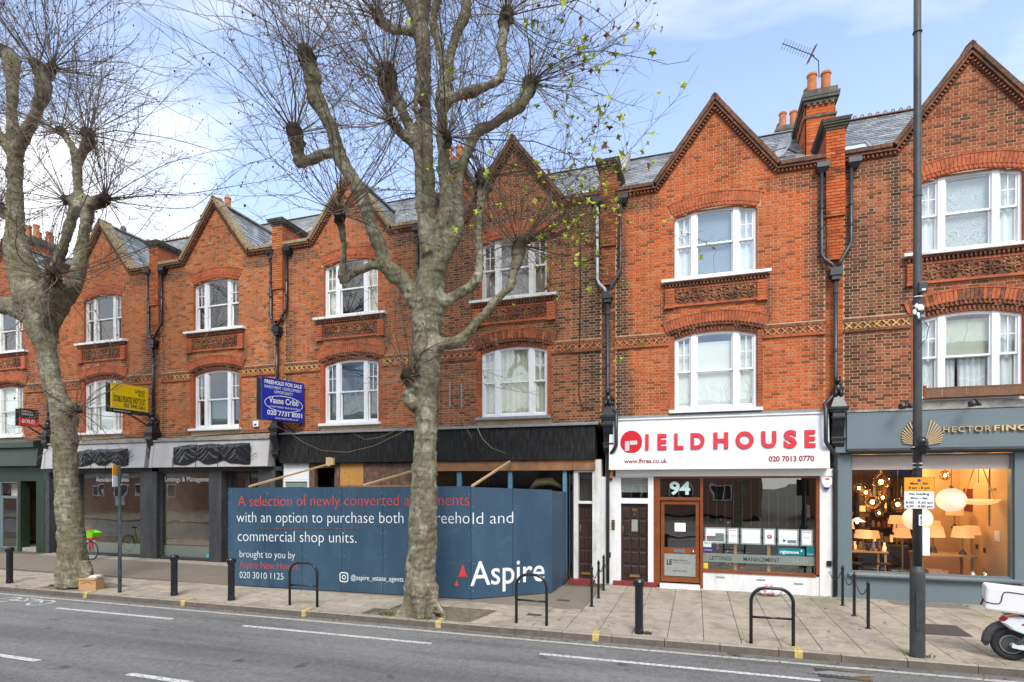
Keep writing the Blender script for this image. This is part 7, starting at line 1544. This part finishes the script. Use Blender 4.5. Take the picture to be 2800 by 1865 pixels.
T1 = [
 (0, [(-5.48, -4.80, -0.08, 0.398), (-5.48, -4.80, 0.07, 0.375), (-5.48, -4.80, 0.31, 0.352), (-5.45, -4.80, 1.00, 0.344), (-5.41, -4.80, 1.92, 0.328), (-5.37, -4.80, 2.91, 0.305), (-5.35, -4.80, 3.75, 0.290), (-5.33, -4.80, 4.66, 0.297), (-5.32, -4.80, 5.50, 0.320), (-5.33, -4.80, 6.11, 0.335), (-5.28, -4.80, 6.49, 0.380)]),
 (1, [(-5.28, -4.80, 6.49, 0.380), (-5.24, -4.79, 7.17, 0.304), (-5.26, -4.78, 7.94, 0.244), (-5.29, -4.77, 8.71, 0.183), (-5.34, -4.76, 9.33, 0.160), (-5.37, -4.75, 10.11, 0.161), (-5.41, -4.74, 11.04, 0.169), (-5.46, -4.73, 11.98, 0.200), (-5.53, -4.72, 12.55, 0.247), (-5.43, -4.71, 13.37, 0.185), (-5.52, -4.70, 14.33, 0.154)]),
 (1, [(-5.54, -4.70, 12.56, 0.232), (-5.92, -4.60, 13.29, 0.141), (-6.15, -4.50, 14.00, 0.127)]),
 (1, [(-5.13, -4.80, 7.15, 0.288), (-4.94, -4.83, 7.87, 0.241), (-4.84, -4.85, 8.45, 0.195), (-4.87, -4.88, 9.11, 0.164), (-4.91, -4.91, 9.78, 0.149), (-4.90, -4.94, 10.35, 0.156), (-4.86, -4.96, 10.61, 0.208), (-4.83, -4.99, 11.04, 0.126), (-4.89, -5.02, 11.48, 0.111), (-5.03, -5.05, 11.94, 0.104), (-5.00, -5.07, 12.35, 0.111), (-4.78, -5.10, 12.86, 0.088)]),
 (1, [(-4.88, -4.90, 10.66, 0.179), (-4.81, -4.82, 11.16, 0.120), (-4.79, -4.73, 11.67, 0.113), (-4.70, -4.65, 12.08, 0.121), (-4.59, -4.57, 12.42, 0.152), (-4.57, -4.48, 12.79, 0.107), (-4.52, -4.40, 13.38, 0.092)]),
 (1, [(-5.28, -4.80, 6.34, 0.365), (-5.53, -4.84, 6.58, 0.259), (-5.83, -4.89, 6.98, 0.222), (-6.20, -4.93, 7.32, 0.208), (-6.33, -4.97, 7.69, 0.177), (-6.47, -5.02, 8.08, 0.170), (-6.55, -5.06, 8.38, 0.169), (-6.71, -5.11, 8.87, 0.170), (-7.01, -5.15, 9.39, 0.170), (-7.22, -5.19, 9.81, 0.178), (-7.31, -5.24, 10.22, 0.163), (-7.49, -5.28, 10.58, 0.163), (-7.66, -5.33, 10.93, 0.233), (-7.69, -5.37, 11.12, 0.186), (-7.67, -5.41, 11.29, 0.239), (-7.76, -5.46, 11.58, 0.185), (-7.80, -5.50, 11.77, 0.207)]),
 (1, [(-7.20, -5.20, 9.77, 0.155), (-7.57, -5.27, 9.73, 0.132), (-7.88, -5.33, 9.63, 0.140), (-8.00, -5.40, 9.55, 0.148), (-8.00, -5.47, 9.69, 0.132), (-7.98, -5.53, 9.90, 0.185), (-8.01, -5.60, 10.14, 0.184)]),
 (1, [(-6.22, -4.90, 7.33, 0.170), (-6.47, -5.01, 7.33, 0.108), (-6.71, -5.12, 7.25, 0.108), (-6.91, -5.23, 7.12, 0.115), (-6.99, -5.34, 6.96, 0.114), (-6.91, -5.46, 7.24, 0.098), (-6.80, -5.57, 7.62, 0.097), (-6.78, -5.68, 7.95, 0.103), (-6.74, -5.79, 8.08, 0.138), (-6.66, -5.90, 8.11, 0.144)]),
 (1, [(-5.18, -4.90, 7.43, 0.256), (-5.31, -4.94, 7.95, 0.143), (-5.37, -4.99, 8.47, 0.120), (-5.38, -5.03, 8.80, 0.112), (-5.39, -5.08, 9.44, 0.112), (-5.52, -5.12, 9.94, 0.119), (-5.69, -5.17, 10.37, 0.134), (-5.77, -5.21, 10.51, 0.149), (-5.93, -5.26, 10.80, 0.246), (-5.98, -5.30, 11.08, 0.238)]),
 (1, [(-5.49, -5.05, 9.65, 0.105), (-5.63, -5.20, 9.80, 0.097), (-5.71, -5.35, 9.86, 0.110), (-5.78, -5.50, 9.99, 0.124)]),
 (1, [(-5.09, -4.80, 7.30, 0.288), (-4.75, -4.74, 7.81, 0.181), (-4.64, -4.68, 8.20, 0.136), (-4.70, -4.62, 8.84, 0.144), (-4.68, -4.55, 9.25, 0.130), (-4.56, -4.49, 9.61, 0.130), (-4.40, -4.43, 10.03, 0.145), (-4.24, -4.37, 10.19, 0.138), (-4.05, -4.31, 10.27, 0.130), (-3.74, -4.25, 10.46, 0.137), (-3.48, -4.18, 10.64, 0.145), (-3.39, -4.12, 10.84, 0.168), (-3.34, -4.06, 11.00, 0.207), (-3.29, -4.00, 11.20, 0.177)]),
 (1, [(-5.21, -4.80, 6.33, 0.304), (-5.03, -4.74, 6.47, 0.182), (-4.80, -4.68, 6.60, 0.136), (-4.55, -4.62, 6.73, 0.129), (-4.33, -4.56, 6.93, 0.129), (-4.26, -4.50, 7.20, 0.114), (-4.31, -4.44, 7.74, 0.099), (-4.33, -4.38, 8.28, 0.100), (-4.30, -4.32, 8.63, 0.116), (-4.29, -4.26, 9.00, 0.178), (-4.31, -4.20, 9.28, 0.218)]),
 (1, [(-5.13, -4.80, 5.64, 0.258), (-4.93, -4.73, 5.65, 0.144), (-4.74, -4.66, 5.66, 0.152), (-4.63, -4.59, 5.76, 0.144), (-4.51, -4.52, 5.92, 0.107), (-4.39, -4.45, 6.08, 0.122), (-4.20, -4.38, 6.28, 0.099), (-4.04, -4.32, 6.50, 0.099), (-3.74, -4.25, 6.79, 0.099), (-3.68, -4.18, 6.93, 0.123), (-3.64, -4.11, 7.19, 0.100), (-3.59, -4.04, 7.48, 0.131), (-3.58, -3.97, 7.66, 0.187), (-3.59, -3.90, 7.86, 0.172)]),
 (1, [(-5.49, -4.75, 12.22, 0.154), (-5.81, -4.80, 12.29, 0.108), (-6.05, -4.85, 12.35, 0.100), (-6.28, -4.90, 12.47, 0.124), (-6.35, -4.95, 12.54, 0.155), (-6.39, -5.00, 12.64, 0.139)]),
 (1, [(-4.87, -5.00, 10.42, 0.192), (-4.66, -4.93, 10.54, 0.133), (-4.30, -4.86, 10.65, 0.118), (-4.00, -4.79, 10.72, 0.110), (-3.78, -4.72, 10.85, 0.110), (-3.69, -4.65, 11.10, 0.103), (-3.70, -4.58, 11.37, 0.111), (-3.79, -4.51, 11.63, 0.135), (-3.76, -4.44, 11.93, 0.120), (-3.76, -4.37, 12.21, 0.151), (-3.74, -4.30, 12.52, 0.182)]),
 (0, [(-5.33, -5.10, 9.45, 0.067), (-5.33, -5.12, 9.81, 0.067), (-5.36, -5.14, 10.17, 0.067), (-5.40, -5.16, 10.46, 0.067), (-5.30, -5.18, 10.84, 0.125), (-5.28, -5.20, 10.93, 0.118)]),
 (1, [(-5.47, -4.95, 4.72, 0.196), (-5.63, -5.05, 4.87, 0.165), (-5.60, -5.15, 5.00, 0.134)]),
 (0, [(-5.50, -4.90, 4.35, 0.228), (-5.68, -5.00, 4.54, 0.151), (-5.66, -5.10, 4.58, 0.090)]),
 (1, [(-4.82, -5.10, 9.50, 0.088), (-4.67, -5.17, 9.47, 0.116), (-4.66, -5.25, 9.60, 0.101)]),
 (0, [(-5.61, -4.85, 0.62, 0.199), (-5.70, -4.92, 0.21, 0.152), (-5.91, -5.00, -0.05, 0.091)]),
 (0, [(-5.26, -4.85, 0.64, 0.197), (-5.12, -4.85, 0.23, 0.151), (-4.90, -4.85, 0.03, 0.075)]),
 (0, [(-5.39, -4.95, 0.65, 0.271), (-5.35, -5.03, 0.14, 0.209), (-5.30, -5.10, 0.00, 0.104)])]
T2 = [
 (0, [(-15.62, -4.85, 0.05, 0.581), (-15.62, -4.85, 0.16, 0.522), (-15.67, -4.85, 0.59, 0.475), (-15.74, -4.85, 1.24, 0.417), (-15.85, -4.85, 2.10, 0.389), (-15.94, -4.85, 2.96, 0.370), (-15.96, -4.85, 3.44, 0.370), (-16.00, -4.85, 3.93, 0.390), (-16.03, -4.85, 4.55, 0.410), (-16.23, -4.85, 5.01, 0.353), (-16.47, -4.85, 5.46, 0.335), (-16.61, -4.85, 5.90, 0.356), (-16.72, -4.85, 6.35, 0.346), (-16.82, -4.85, 6.81, 0.417), (-17.01, -4.85, 7.26, 0.518), (-17.16, -4.85, 7.75, 0.599)]),
 (1, [(-17.23, -4.85, 7.46, 0.540), (-17.54, -4.84, 8.40, 0.524), (-17.86, -4.83, 9.15, 0.426), (-18.00, -4.82, 9.68, 0.336), (-18.02, -4.80, 10.30, 0.296), (-18.07, -4.79, 11.22, 0.276), (-18.06, -4.78, 11.85, 0.286), (-18.14, -4.77, 12.28, 0.266), (-18.24, -4.76, 12.92, 0.205), (-18.26, -4.75, 13.34, 0.185), (-18.28, -4.73, 14.04, 0.226), (-18.33, -4.72, 14.53, 0.289), (-18.44, -4.71, 14.79, 0.331), (-18.69, -4.70, 15.02, 0.270)]),
 (1, [(-17.98, -4.80, 11.93, 0.244), (-17.60, -4.84, 12.34, 0.242), (-17.20, -4.89, 12.58, 0.209), (-16.86, -4.93, 12.97, 0.227), (-16.63, -4.97, 13.13, 0.265), (-16.56, -5.01, 13.40, 0.273), (-16.58, -5.06, 13.67, 0.253), (-16.68, -5.10, 13.88, 0.234)]),
 (1, [(-16.58, -5.00, 13.37, 0.215), (-16.41, -5.00, 13.67, 0.214), (-16.20, -5.00, 13.82, 0.175)]),
 (1, [(-17.98, -4.80, 11.72, 0.244), (-18.48, -4.73, 12.26, 0.227), (-19.07, -4.67, 12.83, 0.231), (-19.67, -4.60, 13.62, 0.213)]),
 (1, [(-17.22, -4.90, 7.34, 0.439), (-18.06, -4.80, 7.65, 0.367), (-18.85, -4.70, 7.81, 0.354), (-19.83, -4.60, 7.99, 0.321), (-20.68, -4.50, 8.65, 0.284), (-21.21, -4.40, 9.63, 0.288)]),
 (1, [(-18.06, -4.80, 10.10, 0.224), (-18.51, -4.85, 10.35, 0.226), (-18.57, -4.90, 10.49, 0.205)]),
 (1, [(-16.80, -4.85, 6.92, 0.377), (-16.35, -4.86, 7.37, 0.373), (-15.83, -4.88, 7.80, 0.349), (-15.50, -4.89, 8.13, 0.289), (-15.33, -4.91, 8.58, 0.249), (-15.21, -4.92, 9.04, 0.210), (-15.09, -4.94, 9.48, 0.209), (-15.01, -4.96, 9.83, 0.266), (-15.10, -4.97, 10.01, 0.304), (-14.67, -4.99, 9.94, 0.244), (-14.24, -5.00, 9.99, 0.205)]),
 (0, [(-16.72, -4.90, 7.69, 0.395), (-16.31, -4.93, 8.23, 0.254), (-16.05, -4.97, 8.65, 0.184), (-15.78, -5.00, 9.05, 0.173), (-15.55, -5.03, 9.45, 0.172), (-15.36, -5.07, 9.72, 0.180), (-15.11, -5.10, 9.89, 0.245)]),
 (1, [(-15.11, -5.10, 9.92, 0.245), (-15.29, -5.15, 10.01, 0.226), (-15.44, -5.20, 10.06, 0.170)]),
 (1, [(-15.11, -5.00, 9.96, 0.246), (-15.24, -5.01, 10.36, 0.171), (-15.25, -5.03, 10.88, 0.171), (-15.25, -5.04, 11.21, 0.209), (-15.36, -5.06, 11.45, 0.133), (-15.53, -5.07, 11.66, 0.124), (-15.66, -5.09, 11.84, 0.153), (-15.79, -5.10, 11.95, 0.162)]),
 (1, [(-15.21, -5.05, 11.09, 0.189), (-15.01, -5.06, 11.28, 0.170), (-14.81, -5.07, 11.43, 0.187), (-14.75, -5.09, 11.60, 0.206), (-14.80, -5.10, 11.72, 0.206)]),
 (1, [(-16.33, -5.10, 7.30, 0.387), (-15.85, -5.27, 7.78, 0.322), (-15.55, -5.43, 7.95, 0.279), (-15.25, -5.60, 8.01, 0.238)]),
 (1, [(-15.74, -4.90, 4.74, 0.329), (-15.36, -4.95, 4.65, 0.134)]),
 (0, [(-15.71, -5.05, 0.65, 0.287), (-15.70, -5.15, 0.14, 0.228)]),
 (0, [(-15.26, -4.90, 0.65, 0.287), (-15.01, -4.95, 0.18, 0.209)])]
def build_tree(name_label, limbs, mat, rscale, seed, voxel, whips, leaf=None, loops=()):
    rr = random.Random(seed); base = limbs[0][1][0]
    tr = thing('plane_tree', (base[0], base[1], 0), name_label, 'tree', 'pollarded plane trees on the pavement')
    mb = MB(); knobs = []
    for kn, pts in limbs:
        # refine with Catmull-Rom and a little lumpiness
        P_ = [Vector(p[:3]) for p in pts]; Rd = [p[3] * rscale for p in pts]; q, r = [], []
        for i in range(len(P_) - 1):
            p0, p1, p2, p3 = P_[max(i - 1, 0)], P_[i], P_[i + 1], P_[min(i + 2, len(P_) - 1)]
            n = max(2, int((p2 - p1).length / .10))
            for j in range(n):
                t = j / n; q.append(.5 * ((2 * p1) + (p2 - p0) * t + (2 * p0 - 5 * p1 + 4 * p2 - p3) * t * t + (3 * p1 - p0 - 3 * p2 + p3) * t ** 3)); r.append(Rd[i] + (Rd[i + 1] - Rd[i]) * t)
        q.append(P_[-1]); r.append(Rd[-1])
        r = [x_ * (.86 if x_ < .3 else .93) * (1 + .13 * noise.noise(Vector((i * .35, seed, kn)))) for i, x_ in enumerate(r)]
        mb.tube(q, r, 14)
        mb.ball(q[-1], r[-1], 12, 8)
        if kn:
            d = (q[-1] - q[max(0, len(q) - 4)]).normalized(); knobs.append((q[-1], d, r[-1]))
            for _ in range(9):
                o_ = Vector((rr.uniform(-1, 1), rr.uniform(-1, 1), rr.uniform(-1, 1))).normalized(); mb.ball(q[-1] - d * rr.uniform(0, r[-1] * 2) + o_ * r[-1] * .75, r[-1] * rr.uniform(.3, .6), 8, 6)
    if leaf is not None and seed == 1:
        pass
    me = mb.mesh('tmp', mat); ob = bpy.data.objects.new('tmp', me); col.objects.link(ob)
    md = ob.modifiers.new('r', 'REMESH'); md.mode = 'VOXEL'; md.voxel_size = voxel; md.use_smooth_shade = True
    sm = ob.modifiers.new('s', 'SMOOTH'); sm.factor = .6; sm.iterations = 2
    dg = bpy.context.evaluated_depsgraph_get(); m2 = bpy.data.meshes.new_from_object(ob.evaluated_get(dg)); bpy.data.objects.remove(ob)
    L = off(tr); n = len(m2.vertices); kn_ = [0.0] * n; cos = [v.co.copy() for v in m2.vertices]; nrms = [v.normal.copy() for v in m2.vertices]; newco = []
    for vi in range(n):
        p = cos[vi]; nn = nrms[vi]
        d1 = noise.noise(p * 2.6) * .03 + noise.noise(Vector((p.x * 5, p.y * 5, p.z * 13))) * .022 + noise.noise(p * 17) * .012 - .008
        if p.z < 1.6:      # buttressed foot
            a = math.atan2(p.y - base[1], p.x - base[0]); d1 += .025 * math.sin(a * 5 + seed) * (1 - p.z / 1.6)
        best = 9
        for (c, _, r_) in knobs:
            dd = (p - c).length / max(.12, r_ * 2.0)
            if dd < best: best = dd
        kn_[vi] = max(0, min(1, (1.5 - best) * 1.6 + noise.noise(p * 9) * .5)); d1 += (noise.noise(p * 12) * .03 if best < 1 else 0)
        newco += list(p + nn * d1 - L)
    m2.vertices.foreach_set('co', newco); m2.update()
    at = m2.attributes.new('knob', 'FLOAT', 'POINT'); at.data.foreach_set('value', kn_)
    m2.materials.clear(); m2.materials.append(M[mat]); m2.polygons.foreach_set('use_smooth', [True] * len(m2.polygons))
    o = bpy.data.objects.new('trunk', m2); col.objects.link(o); o.parent = tr; ROOTLOC[o.name] = L
    # whips growing from every pollard head
    tw = MB(); sd = MB(); lf = MB(); lb = MB(); leafpts = []
    def curve(p, d, L_, r0, up, n, wob):
        pts = [p.copy()]; dd = d.copy(); bend = Vector((rr.gauss(0, 1), rr.gauss(0, 1), rr.gauss(0, 1))).normalized() * rr.uniform(.0, .13) * (1 if n > 3 else 1.6)
        for i in range(n):
            if n > 3 and rr.random() < .16: dd = dd + Vector((rr.gauss(0, .16), rr.gauss(0, .16), rr.gauss(0, .16)))
            dd = (dd + bend + Vector((rr.gauss(0, wob), rr.gauss(0, wob), rr.gauss(0, wob) + up))).normalized(); pts.append(pts[-1] + dd * L_ / n)
        return pts
    for (c, d, r_) in knobs:
        cnt, lo, hi = whips(c)
        for _ in range(cnt):
            o_ = Vector((rr.gauss(0, 1), rr.gauss(0, 1), rr.gauss(0, 1))).normalized(); dr = (o_ * rr.uniform(.7, 1.7) + d * .75 + Vector((0, 0, .12))).normalized()
            L_ = lo + (hi - lo) * rr.random() ** 1.4; L_ *= (1.0 if dr.z > 0 else .75); p = c + o_ * r_ * .6; r0 = rr.uniform(.006, .018) * (.5 + .5 * L_ / hi)
            up = rr.uniform(-.07, .12); n = 8; pts = curve(p, dr, L_, r0, up, n, .085); rad = [r0 * (1 - .75 * i / n) for i in range(n + 1)]; tw.tube(pts, rad, 3, cap=False)
            ns = int(L_ * 3.4)
            for s_ in range(ns):
                i = rr.uniform(2.2, n - .01); a = int(i); q = pts[a].lerp(pts[a + 1], i - a); dd = (pts[a + 1] - pts[a]).normalized(); sv = Vector((rr.gauss(0, 1), rr.gauss(0, 1), rr.gauss(0, 1))).normalized(); sv = (dd * .9 + sv * .9).normalized()
                l2 = rr.uniform(.25, 1.15) * (1 - .5 * i / n); p2 = curve(q, sv, l2, .004, .05, 3, .13); tq = rr.uniform(.8, 1.7) if i < 4.5 else .9; tw.tube(p2, [.0048 * tq, .004 * tq, .003 * tq, .0018], 3, cap=False)
                if tq > 1.1: p3 = curve(p2[2], (p2[3] - p2[2]).normalized() + Vector((rr.gauss(0, .5), rr.gauss(0, .5), rr.gauss(0, .5))), l2 * .7, .003, .05, 3, .13); tw.tube(p3, [.004, .0035, .003, .0016], 3, cap=False)
                if rr.random() < .13: e = p2[-1]; s_q = rr.uniform(.008, .014); sd.obox(e, (1, .3, .5), s_q, (-.3, 1, 0), s_q, (0, 0, 1), s_q * 1.2)
                if leaf and leaf(p2[-1]) > rr.random(): leafpts.append(p2[-1])
            if leaf and leaf(pts[-1]) > rr.random(): leafpts.append(pts[-1])
    if leaf:       # long drooping shoots that still carry leaves, towards the right
        src = [kk_ for kk_ in knobs if kk_[0].x > -4.6 and kk_[0].z < 12]
        for _ in range(84):
            tg = Vector((rr.uniform(-3.3, -.7), rr.uniform(-4.6, -3.4), rr.uniform(6.6, 12.6)))
            if _ > 44: tg = Vector((rr.gauss(-1.85, .35), -4, rr.uniform(7.2, 9.6)))
            elif tg.x > -1.6 and tg.z < 9.5: tg.x -= .8
            kk_ = min(src, key=lambda q_: (q_[0] - tg).length + rr.uniform(0, 1.2)); s0 = kk_[0]; L_ = (tg - s0).length; md_ = s0.lerp(tg, .5) + Vector((0, 0, rr.uniform(-.3, .4)))
            pts = [s0 * (1 - t) ** 2 + md_ * 2 * t * (1 - t) + tg * t * t for t in [i / 9 for i in range(10)]]; tw.tube(pts, [.009 - .0075 * i / 9 for i in range(10)], 3, cap=False)
            for t in range(5, 10):
                for _2 in range(2):
                    p2 = curve(pts[t], Vector((rr.gauss(0, 1), rr.gauss(0, 1), rr.gauss(0, 1))).normalized(), rr.uniform(.1, .4), .003, .02, 3, .1); tw.tube(p2, [.0035, .003, .0025, .0015], 3, cap=False)
                    if rr.random() < (.32 if _ < 45 else .36 * (t > 6)): leafpts.append(p2[-1])
    for lp in loops: tw.tube(lp, [.010 - .006 * i / (len(lp) - 1) for i in range(len(lp))], 4, cap=False)
    cr_ = part('crown', tw, 'twig', tr, kind='stuff'); part('seed_balls', sd, 'seed', tr, kind='stuff')
    for e in leafpts:
        s_ = rr.uniform(.045, .10); u = Vector((rr.gauss(0, 1), rr.gauss(0, 1), rr.gauss(0, 1))).normalized(); w = u.orthogonal().normalized(); w = (w * math.cos(1) + u.cross(w) * math.sin(1)); out = []
        for i in range(10): a = i * math.pi / 5; rad_ = s_ * (1 if i % 2 == 0 else .5) * (.6 if i == 5 else 1); out.append(e + (u * math.cos(a) + w * math.sin(a)) * rad_ + u.cross(w) * s_ * .25 * math.cos(2 * a))
        (lf if rr.random() < .72 else lb).poly(out)
    if leafpts: part('leaves', lf, 'leafg', tr, kind='stuff'); part('dead_leaves', lb, 'leafb', tr, kind='stuff')
    return tr
def whips1(c): return (50, 1.3, 5.2) if c.z > 7.5 else (30, .9, 3.2)
def leaf1(p):
    f_ = 0
    if p.x > -3.6: f_ = .20 if p.x > -3.0 else .08
    if p.x > -4.6 and 6.6 < p.z < 10.2: f_ = max(f_, .14)
    return f_ if p.z > 5 else 0
def whips2(c): return (50, 1.6, 5.8) if c.z > 7.0 else (32, 1.0, 3.4)
build_tree('large pollarded plane tree in the middle, in front of the blue hoarding', T1, 'bark1', 1.0, 1, .032, whips1, leaf1, loops=[[(-5.60, -5.10, 3.85), (-5.95, -4.94, 3.76), (-6.61, -4.79, 3.55), (-7.37, -4.63, 3.44), (-8.16, -4.47, 3.50), (-8.79, -4.31, 3.71), (-9.28, -4.16, 3.95), (-9.96, -4.00, 4.21)], [(-5.60, -5.10, 3.92), (-5.93, -5.05, 3.84), (-6.30, -5.00, 3.72), (-6.69, -4.95, 3.68), (-7.04, -4.90, 3.83)], [(-5.59, -5.20, 4.99), (-6.13, -5.00, 5.21), (-6.97, -4.80, 5.54), (-8.06, -4.60, 5.99), (-9.13, -4.40, 6.56), (-9.84, -4.20, 6.94)], [(-5.57, -5.20, 4.91), (-6.07, -5.25, 5.23), (-6.82, -5.30, 5.39), (-7.32, -5.35, 5.52), (-7.83, -5.40, 5.51)], [(-5.59, -5.20, 5.02), (-5.85, -5.33, 5.42), (-6.27, -5.47, 5.94), (-6.70, -5.60, 6.39)], [(-5.57, -5.20, 4.91), (-5.00, -4.90, 5.08), (-4.40, -4.60, 4.87), (-3.94, -4.30, 4.75), (-3.15, -4.00, 4.60)], [(-5.57, -5.20, 4.87), (-5.07, -5.10, 4.46), (-4.47, -5.00, 4.08), (-4.27, -4.90, 3.64)], [(-4.23, -4.80, 3.94), (-4.07, -4.83, 3.64), (-3.86, -4.85, 3.45), (-3.66, -4.88, 3.38), (-3.54, -4.90, 3.34)], [(-5.57, -5.20, 4.91), (-5.84, -5.20, 4.55), (-5.88, -5.20, 4.18), (-5.67, -5.20, 3.88)]])
build_tree('leaning pollarded plane tree at the left with mossy trunk', T2, 'bark2', .82, 2, .036, whips2, loops=[[(-15.29, -5.00, 4.64), (-14.94, -4.80, 5.15), (-14.29, -4.60, 5.53), (-13.64, -4.40, 5.72), (-12.62, -4.20, 6.17)], [(-15.29, -5.00, 4.64), (-14.33, -5.13, 4.98), (-13.16, -5.27, 5.17), (-12.05, -5.40, 5.60)], [(-15.29, -5.00, 4.64), (-14.14, -5.00, 4.71), (-13.14, -5.00, 4.57)], [(-15.29, -5.00, 4.66), (-15.57, -5.10, 5.04), (-16.24, -5.20, 5.35), (-17.20, -5.30, 5.77)], [(-15.29, -5.00, 4.61), (-16.60, -5.15, 5.28), (-17.49, -5.30, 5.50)], [(-15.29, -5.60, 7.97), (-14.55, -5.60, 7.62), (-13.80, -5.60, 6.91), (-13.31, -5.60, 6.17), (-13.19, -5.60, 5.46)], [(-15.29, -5.60, 7.97), (-14.40, -5.53, 7.80), (-13.13, -5.47, 7.33), (-12.16, -5.40, 6.99)], [(-15.29, -5.60, 7.97), (-15.62, -5.67, 7.34), (-15.38, -5.73, 6.57), (-14.76, -5.80, 6.23)], [(-15.29, -5.60, 7.97), (-16.24, -5.70, 8.51), (-16.90, -5.80, 8.65)]])

# ------------------------------------------------------------------ the other side of the street (seen only in the window reflections)
M['flatbrick'] = P('brown_flat_brick', k(.34, .19, .13), .9, .2, 3, .1); M['concrete'] = P('pale_concrete', k(.42, .41, .38), .85, .15, 2, .1); M['flatglass'] = P('dark_flat_glass', k(.03, .035, .04), .15, .1, 2, 0)
for (x0, x1, y0, st, lab) in ((-100, -47, -27, 3, 'long brown brick flats across the street, furthest left'), (-44, -22, -31, 3, 'brown brick flats across the street, left block'), (-19, 5, -33, 3, 'brown brick flats across the street, middle block'), (9, 24, -29, 4, 'taller brown brick flats across the street, right block')):
    F_ = thing('block_of_flats', ((x0 + x1) / 2, y0 - 5, 0), lab, 'block of flats', 'brick flats across the street')
    h = st * 2.8 + .6; part('wall', MB().box(x0, x1, y0 - 10, y0, 0, h), 'flatbrick', F_); mb = MB(); mb.box(x0 - .3, x1 + .3, y0 - 10.3, y0 + .3, h, h + .3); [mb.box(x0, x1, y0 + .001, y0 + .12, .4 + f__ * 2.8, .7 + f__ * 2.8) for f__ in range(1, st)]; part('concrete_band', mb, 'concrete', F_)
    n = int((x1 - x0) / 3.2)
    for f__ in range(st):
        for i in range(n):
            wx = x0 + 1 + i * 3.2; z = 1.3 + f__ * 2.8; wm = frame(wx, wx + 1.7, z, z + 1.3, .09, y0 + .01, y0 + .1); wm.box(wx + .8, wx + .88, y0 + .01, y0 + .1, z + .0905, z + 1.2095); w_ = part('window', wm, 'white', F_); part('pane', MB().box(wx + .09, wx + 1.61, y0 + .01, y0 + .04, z + .09, z + 1.21), 'flatglass', w_)
            if i % 3 == 1: part('panel', MB().box(wx, wx + 1.7, y0 + .01, y0 + .08, z - 1.0, z - .01), 'white', F_)
def bare_tree(x, y, h, lab, seed):
    rr = random.Random(seed); t = thing('bare_tree', (x, y, 0), lab, 'tree', 'bare trees across the street'); tk = MB(); br = MB()
    def grow(p, d, L_, r, dep):
        n = 4; pts = [p.copy()]; dd = d.copy()
        for i in range(n): dd = (dd + Vector((rr.gauss(0, .12), rr.gauss(0, .12), rr.gauss(0, .08) + .05))).normalized(); pts.append(pts[-1] + dd * L_ / n)
        (tk if dep < 2 else br).tube(pts, [r * (1 - .1 * i) for i in range(n + 1)], 7 if dep < 2 else 3, cap=False)
        if dep < 5:
            for _ in range(3 if dep else 4): o_ = Vector((rr.gauss(0, 1), rr.gauss(0, 1), rr.gauss(0, .6))).normalized(); grow(pts[rr.choice((2, 3, 4))], (dd + o_ * .75).normalized(), L_ * rr.uniform(.62, .8), r * .55, dep + 1)
    grow(Vector((x, y, 0)), Vector((0, 0, 1)), h * .34, .22, 0); part('trunk', tk, 'bark1', t); part('crown', br, 'twig', t, kind='stuff')
for i, (x, y, h) in enumerate(((-27, -20, 14), (-17.5, -21, 15), (-9, -22, 14), (2.5, -24, 13), (12, -21, 15))): bare_tree(x, y, h, 'bare street tree across the road, %s' % ('furthest left', 'second from the left', 'third, behind the photographer', 'fourth, near the middle flats', 'furthest right')[i], 40 + i)
print('objects', len(bpy.data.objects), 'tris', sum(len(p.vertices) - 2 for me in bpy.data.meshes for p in me.polygons))
